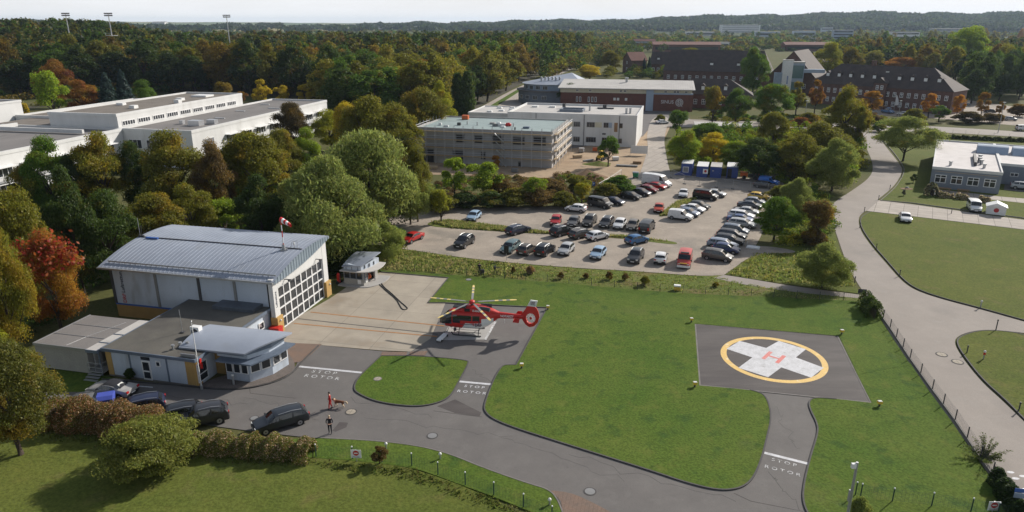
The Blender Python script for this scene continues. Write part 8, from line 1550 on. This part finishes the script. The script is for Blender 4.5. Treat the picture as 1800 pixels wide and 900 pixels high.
for u, v, lb_ in ((1660, 338, 'brown picnic table left on the terrace'), (1692, 341, 'brown picnic table right on the terrace')):
    t = thing('picnic_table', lb_, 'table', (*G(u, v), .16), R(-31)); m_ = MB(); m_.box(-1.1, -.4, .72, 1.1, .4, .78); m_.build('tabletop', M['wood'], t)
    for s in (-.8, .6): m_ = MB(); m_.box(-1.1, s, .42, 1.1, s + .25, .47); m_.build('bench', M['wood'], t)
    for x in (-.8, .8): m_ = MB(); m_.add([(x - .04, -.7, 0), (x + .04, -.7, 0), (x + .04, -.2, .72), (x - .04, -.2, .72), (x - .04, .7, 0), (x + .04, .7, 0), (x + .04, .2, .72), (x - .04, .2, .72)], [(0, 1, 2, 3), (4, 5, 6, 7)]); m_.box(x - .04, -.8, .36, x + .04, .85, .42); m_.build('leg', M['wood'], t)
tb = thing('garden_stone', 'dark round flower patch with a grey stone on the lawn by the lollipop tree', 'flower bed', (*G(1593, 333), .13)); m_ = MB(); m_.prism([(1.3 * math.cos(a * .4), .9 * math.sin(a * .4)) for a in range(16)], 0, .05); m_.build('soil', M['soil'], tb); m_ = MB(); m_.ball((.4, .5, .15), .35, sc=(1.2, .8, .6)); m_.build('stone', M['mid_grey'], tb)
sp = thing('sapling', 'thin sapling beside a tall grey shrub on the right lawn', 'plant', (*G(1588, 345), .13)); m_ = MB(); m_.tube([(0, 0, 0), (.1, 0, 1.6)], .04); m_.build('stem', M['bark'], sp); link('foliage', PROTO[('shrub', 0)][0], sp, color=(.2, .2, .14, 0)).scale = (.22, .22, .5)
# manhole covers and drains
for i, (u, v, r, lb_) in enumerate(((617, 725, .55, 'round manhole cover with a pale middle near the red-clad person'), (760, 767, .5, 'round manhole cover at the road bend'), (1037, 865, .5, 'round manhole cover in the lower road'), (664, 668, .42, 'grey concrete lid in the small lawn island'), (824, 493, .45, 'dark lid in the landing lawn by the fence'), (1655, 624, .6, 'pale manhole cover on the right road, upper one'), (1683, 637, .6, 'pale manhole cover on the right road, lower one'), (447, 736, .42, 'round manhole cover by the lone dark estate'))):
    t = thing('manhole_cover', lb_, 'manhole cover', (*G(u, v), .135 if i in (3, 4) else .06)); m_ = MB(); m_.cyl(0, 0, 0, .014, r, n=24); m_.build('rim', M['kerb_dark' if i not in (3,) else 'kerb'], t); m_ = MB(); m_.cyl(0, 0, .014, .022, r * .78, n=20); m_.build('lid', M['apron' if i in (0, 5, 6, 3) else 'mid_grey'], t)
# road-edge cat: painted dots on the right road
for u, v in ((1776, 831), (1785, 842), (1798, 838)): m_ = MB(); m_.prism([(G(u, v)[0] + .3 * math.cos(a), G(u, v)[1] + .16 * math.sin(a)) for a in (0, .8, 1.6, 2.4, 3.2, 4, 4.8, 5.6)], None, .056); struct('road_dot_marking', m_, M['paint_white'])
# ---------------------------------------------------------------- people and the dog
def skin_body(name, verts, edges, radii, root, mats, matf, parent, levels=2):
    me = bpy.data.meshes.new('sk'); me.from_pydata(verts, edges, []); ob = bpy.data.objects.new('sk', me); COL.objects.link(ob)
    ob.modifiers.new('s', 'SKIN'); sd_ = me.skin_vertices[0].data
    for i, r in enumerate(radii): sd_[i].radius = (r, r) if not isinstance(r, tuple) else r; sd_[i].use_root = (i == root)
    sb_ = ob.modifiers.new('d', 'SUBSURF'); sb_.levels = levels; sb_.render_levels = levels
    dg = bpy.context.evaluated_depsgraph_get(); m2 = bpy.data.meshes.new_from_object(ob.evaluated_get(dg)); bpy.data.objects.remove(ob); m2.name = name
    m2.materials.clear(); [m2.materials.append(m) for m in mats]
    for p in m2.polygons: p.material_index = matf(*p.center); p.use_smooth = True
    return link(name, m2, parent)
def person(lb_, u, v, rz, mats, matf, arms, stride=.0, h=1.78, z=.06, hair='hair_dark'):
    t = thing('person', lb_, 'person', (*G(u, v), z), R(rz)); k = h / 1.78
    V = [(0, 0, .95), (0, 0, 1.1), (0, .01, 1.3), (0, .0, 1.45), (0, -.01, 1.53), (0, -.03, 1.6), (0, -.03, 1.68), (0, -.02, 1.75)]; Rd = [(.15, .11), (.145, .105), (.175, .115), (.13, .09), .058, .075, .088, .07]; E = [(i, i + 1) for i in range(7)]
    for s in (-1, 1):
        b = len(V); V += [(s * .1, 0, .88), (s * .105, -.02 - stride * s * .5, .5), (s * .11, .02 - stride * s, .09), (s * .12, -.12 - stride * s, .04)]; Rd += [.098, .066, .046, .045]; E += [(0, b), (b, b + 1), (b + 1, b + 2), (b + 2, b + 3)]
    for s, a in zip((-1, 1), arms):
        b = len(V); V += [(s * .2, 0, 1.42)] + [tuple(q) for q in a]; Rd += [.062, .047, .036, .03]; E += [(3, b), (b, b + 1), (b + 1, b + 2), (b + 2, b + 3)]
        hx, hy, hz_ = a[-1]; d = (Vector(a[-1]) - Vector(a[-2])).normalized(); sd2 = Vector((1, 0, 0)) if abs(d.x) < .8 else Vector((0, 1, 0))
        for f in range(4): b2 = len(V); q = Vector(a[-1]) + d * .07 + sd2 * (f - 1.5) * .02; V += [tuple(q), tuple(q + d * (.04 + .012 * (f in (1, 2))) + Vector((0, -.015, 0)))]; Rd += [.01, .008]; E += [(b + 3, b2), (b2, b2 + 1)]
        b2 = len(V); q = Vector(a[-1]) + d * .02 - sd2 * .045; V += [tuple(q), tuple(q + d * .04)]; Rd += [.011, .009]; E += [(b + 3, b2), (b2, b2 + 1)]
    V = [tuple(c * k for c in p) for p in V]; body_ = skin_body('body', V, E, [(r[0] * k, r[1] * k) if isinstance(r, tuple) else r * k for r in Rd], 0, [M[m] for m in mats], lambda x, y, z_: matf(x / k, y / k, z_ / k), t)
    m_ = MB(); m_.ball((0, .005 * k, 1.7 * k), .1 * k, n=14, sc=(.95, 1.05, .95)); hb_ = m_.build('hair', M[hair], t, smooth=60)
    m_ = MB()
    for s in (-1, 1): m_.ball((s * .035 * k, -.112 * k, 1.665 * k), .011 * k, n=6)
    m_.ball((0, -.122 * k, 1.64 * k), .016 * k, n=6, sc=(.8, 1, 1.4)); m_.build('face_feature', M['skin'], t); return t
def clothes(x, y, z, up=1, lo=2, sh=3, hand=0):
    if z > 1.49: return 0
    if z < .1: return sh
    if z < .92 and abs(x) < .2: return lo
    return up
person('person in a bright red suit walking a dog on the station yard', 581, 720, -70, ['skin', 'cloth_red', 'cloth_red', 'black'], lambda x, y, z: 0 if z > 1.49 or (abs(x) > .2 and z < .86) else (3 if z < .16 else 1), [[(-.27, .02, 1.16), (-.29, -.08, .94), (-.29, -.12, .86)], [(.27, .06, 1.16), (.28, .1, .93), (.28, .1, .85)]], .16)
person('person in dark clothes with light hair standing at the road edge, hands together', 581, 763, 5, ['skin', 'cloth_black', 'cloth_black', 'black'], lambda x, y, z: 0 if z > 1.49 or (y < -.17 and 1.0 < z < 1.18) else (3 if z < .1 else 1), [[(-.28, -.02, 1.18), (-.2, -.2, 1.07), (-.06, -.26, 1.08)], [(.28, -.02, 1.18), (.2, -.2, 1.06), (.06, -.26, 1.06)]], .04, 1.8, hair='hair_blond')
person('person in black standing with equipment at the verge fence', 843, 483, 160, ['skin', 'cloth_black', 'cloth_black', 'black'], lambda x, y, z: 0 if z > 1.49 else (3 if z < .1 else 1), [[(-.28, -.02, 1.18), (-.22, -.2, 1.22), (-.1, -.28, 1.3)], [(.28, -.02, 1.18), (.22, -.2, 1.22), (.1, -.28, 1.3)]], .03)
bg_ = thing('equipment_bag', 'black upright bag on the grass right of the person at the fence', 'bag', (*G(848.5, 482.5), .08)); m_ = MB(); m_.xprism([(-.18, 0), (.18, 0), (.16, .65), (-.16, .65)], -.25, .25); m_.build('body', M['black'], bg_); m_ = MB(); m_.tube([(-.1, 0, .65), (-.08, 0, .85), (.08, 0, .85), (.1, 0, .65)], .02); m_.build('handle', M['dark_grey'], bg_)
tp = thing('camera_tripod', 'black covered camera on a stand at the verge fence', 'tripod', (*G(870, 484), .08)); m_ = MB(); m_.box(-.16, -.2, .95, .16, .22, 1.3); m_.ycyl(0, -.45, -.2, 1.12, .1); m_.box(.16, -.05, 1.1, .75, .05, 1.16); m_.build('camera', M['black'], tp)
for a in (0, 2.1, 4.2): m_ = MB(); m_.tube([(0, 0, .98), (.35 * math.cos(a), .35 * math.sin(a), 0)], .045); m_.build('leg', M['black'], tp)
# dog: long-haired brown and cream, walking behind the red suit
dg_ = thing('dog', 'long-haired brown and cream dog walking behind the person in red', 'dog', (*G(597, 716), .06), R(168))
V = [(-.38, 0, .52), (-.15, 0, .55), (.12, 0, .54), (.34, 0, .55), (.47, 0, .64), (.56, 0, .72), (.66, 0, .7), (.75, 0, .66)]; Rd = [(.12, .13), (.13, .14), (.15, .17), (.15, .18), .11, .09, .075, .04]; E = [(i, i + 1) for i in range(7)]
for s in (-1, 1):
    b = len(V); V += [(.33, s * .09, .42), (.35 + s * .04, s * .1, .24), (.32 + s * .1, s * .1, .1), (.36 + s * .1, s * .1, .03)]; Rd += [.075, .045, .035, .04]; E += [(3, b), (b, b + 1), (b + 1, b + 2), (b + 2, b + 3)]
    b = len(V); V += [(-.36, s * .09, .42), (-.3 - s * .06, s * .1, .3), (-.44 - s * .08, s * .1, .18), (-.42 - s * .1, s * .1, .03)]; Rd += [.095, .06, .036, .04]; E += [(0, b), (b, b + 1), (b + 1, b + 2), (b + 2, b + 3)]
b = len(V); V += [(-.52, 0, .58), (-.66, 0, .62), (-.78, .02, .52), (-.84, .02, .4)]; Rd += [.05, .07, .08, .04]; E += [(0, b), (b, b + 1), (b + 1, b + 2), (b + 2, b + 3)]
for s in (-1, 1): b = len(V); V += [(.53, s * .07, .8), (.5, s * .11, .72)]; Rd += [.03, .03]; E += [(5, b), (b, b + 1)]
skin_body('body', V, E, Rd, 1, [M['fur_brown'], M['fur_cream']], lambda x, y, z: 1 if (x > .36 or x < -.5 or z < .36) and not (x > .5 and z > .74) else 0, dg_)
m_ = MB(); m_.tube([(.5, 0, .7), (.7, .15, .75), (.95, .35, .86)], .008, n=4); tag(m_.build('leash', M['black'], dg_), None)
# meadow tufts on the verge and loose weeds in the gravel
def tufts(name, label, pp, n, h, cols, seed, z=.06):
    P_ = [Vector(G(*p)) for p in pp]; r_ = np.random.default_rng(seed); xs = [p.x for p in P_]; ys_ = [p.y for p in P_]; Q = []
    while len(Q) < n:
        p = (r_.uniform(min(xs), max(xs)), r_.uniform(min(ys_), max(ys_)))
        if inside(p, P_): Q.append(p)
    Q = np.array(Q); k = 5; C = np.repeat(Q, k, 0) + r_.normal(0, .16, (n * k, 2)); hh = r_.uniform(.4, 1.1, n * k) * h; a = r_.uniform(0, 6.28, n * k); wv = .05 + .05 * r_.random(n * k); ln = r_.normal(0, .15, (n * k, 2)) * hh[:, None] * 2
    V = np.zeros((n * k * 4, 3)); c, s = np.cos(a) * wv, np.sin(a) * wv
    V[0::4, :2] = C - np.stack([c, s], 1); V[1::4, :2] = C + np.stack([c, s], 1); V[2::4, :2] = C + np.stack([c, s], 1) * .4 + ln; V[3::4, :2] = C - np.stack([c, s], 1) * .4 + ln; V[2::4, 2] = hh; V[3::4, 2] = hh * .92; V[:, 2] += z
    tn_ = np.array(cols)[r_.integers(len(cols), size=n)]; tn_ = np.repeat(np.concatenate([tn_, np.zeros((n, 1))], 1), k, 0)
    return tag(link(name, np_mesh(name, V, M['leaf_far'], tn_)), label, 'grass', None, 'stuff')
DRYC = [(.33, .29, .12), (.2, .22, .06), (.15, .19, .042), (.25, .24, .085), (.13, .17, .038)]
tufts('tall_grass', 'tall dry grass on the verge between fence and car park', ((652, 434), (712, 440), (830, 458), (930, 466), (925, 491), (850, 487), (760, 480), (672, 475)), 1300, .3, DRYC, 3)
tufts('verge_grass', 'shorter grass on the right part of the verge', ((930, 466), (1120, 479), (1260, 488), (1400, 512), (1510, 526), (1440, 526), (1200, 514), (1000, 497), (925, 491)), 700, .15, DRYC[1:], 4)
tufts('strip_grass', 'grass on the strip between the parking rows', ((758, 391), (790, 388), (887, 400), (968, 410), (1095, 416), (1185, 426), (1093, 418), (900, 408), (793, 401)), 1700, .4, DRYC, 5, .07); tufts('strip_grass', 'grass on the small strip left of the white panel van', ((1160, 381), (1172, 379), (1203, 361), (1230, 348), (1190, 356)), 600, .45, DRYC, 6, .07)
tufts('tall_grass', 'tall yellow-green grass below the spreading willow bush', ((1280, 483), (1330, 446), (1400, 447), (1462, 420), (1486, 468), (1505, 505), (1400, 502), (1310, 488)), 1100, .3, DRYC[1:] + [(.19, .18, .035)], 7)
tufts('meadow_grass', 'longer meadow grass along the green fence and the hedges', ((60, 748), (360, 795), (550, 812), (720, 826), (880, 882), (960, 915), (900, 905), (700, 840), (540, 822), (350, 812), (60, 770)), 420, .18, [(.1, .12, .025), (.13, .13, .04), (.08, .11, .022)], 8, .08)
for i, (u, v) in enumerate(((824, 444), (680 + 144, 462), (865, 449), (863, 452), (980, 462), (1100, 466), (1225, 470), (1290, 470), (1300, 455))):
    pass
small = [(902, 481, 467, 10, BRNL, 'small dry bush left on the verge behind the fence'), (932, 482, 465, 18, (.26, .18, .12), 'pinkish faded bush in the middle of the verge'), (986, 491, 477, 14, BRNL, 'small brownish bush on the verge right of the pinkish one'), (1030, 490, 479, 14, BRNL, 'brown low bush on the verge below the silver compact car'), (1071, 492, 475, 16, BRNL, 'grey-brown bush on the verge below the light blue car'), (1099, 493, 479, 14, (.16, .11, .03), 'yellow-brown bush on the verge left of a taller one'), (1133, 502, 483, 20, OLIVE, 'taller dark sapling bush on the verge below the grey crossover'), (1258, 505, 495, 14, OLIVE, 'last small bush on the verge below the brown-grey people carrier')]
for u, vb, vt, wp, c, lb_ in small: tree_px('shrub', u, vb, vt, wp, c, .3, lb_, 'shrub', 'shrub')
# ---------------------------------------------------------------- haze
m = bpy.data.materials.new('haze'); m.use_nodes = True; nt = m.node_tree; nt.nodes.clear()
o_ = nt.nodes.new('ShaderNodeOutputMaterial'); pv = nt.nodes.new('ShaderNodeVolumePrincipled'); pv.inputs['Color'].default_value = (.62, .77, 1, 1); pv.inputs['Density'].default_value = .000055; pv.inputs['Anisotropy'].default_value = .3
nt.links.new(pv.outputs[0], o_.inputs['Volume'])
mb = MB(); mb.box(-12500, -400, -3, 12500, 11500, 92); hz = mb.build('haze', m); hz['kind'] = 'stuff'; hz['label'] = 'thin bluish haze over the whole place'
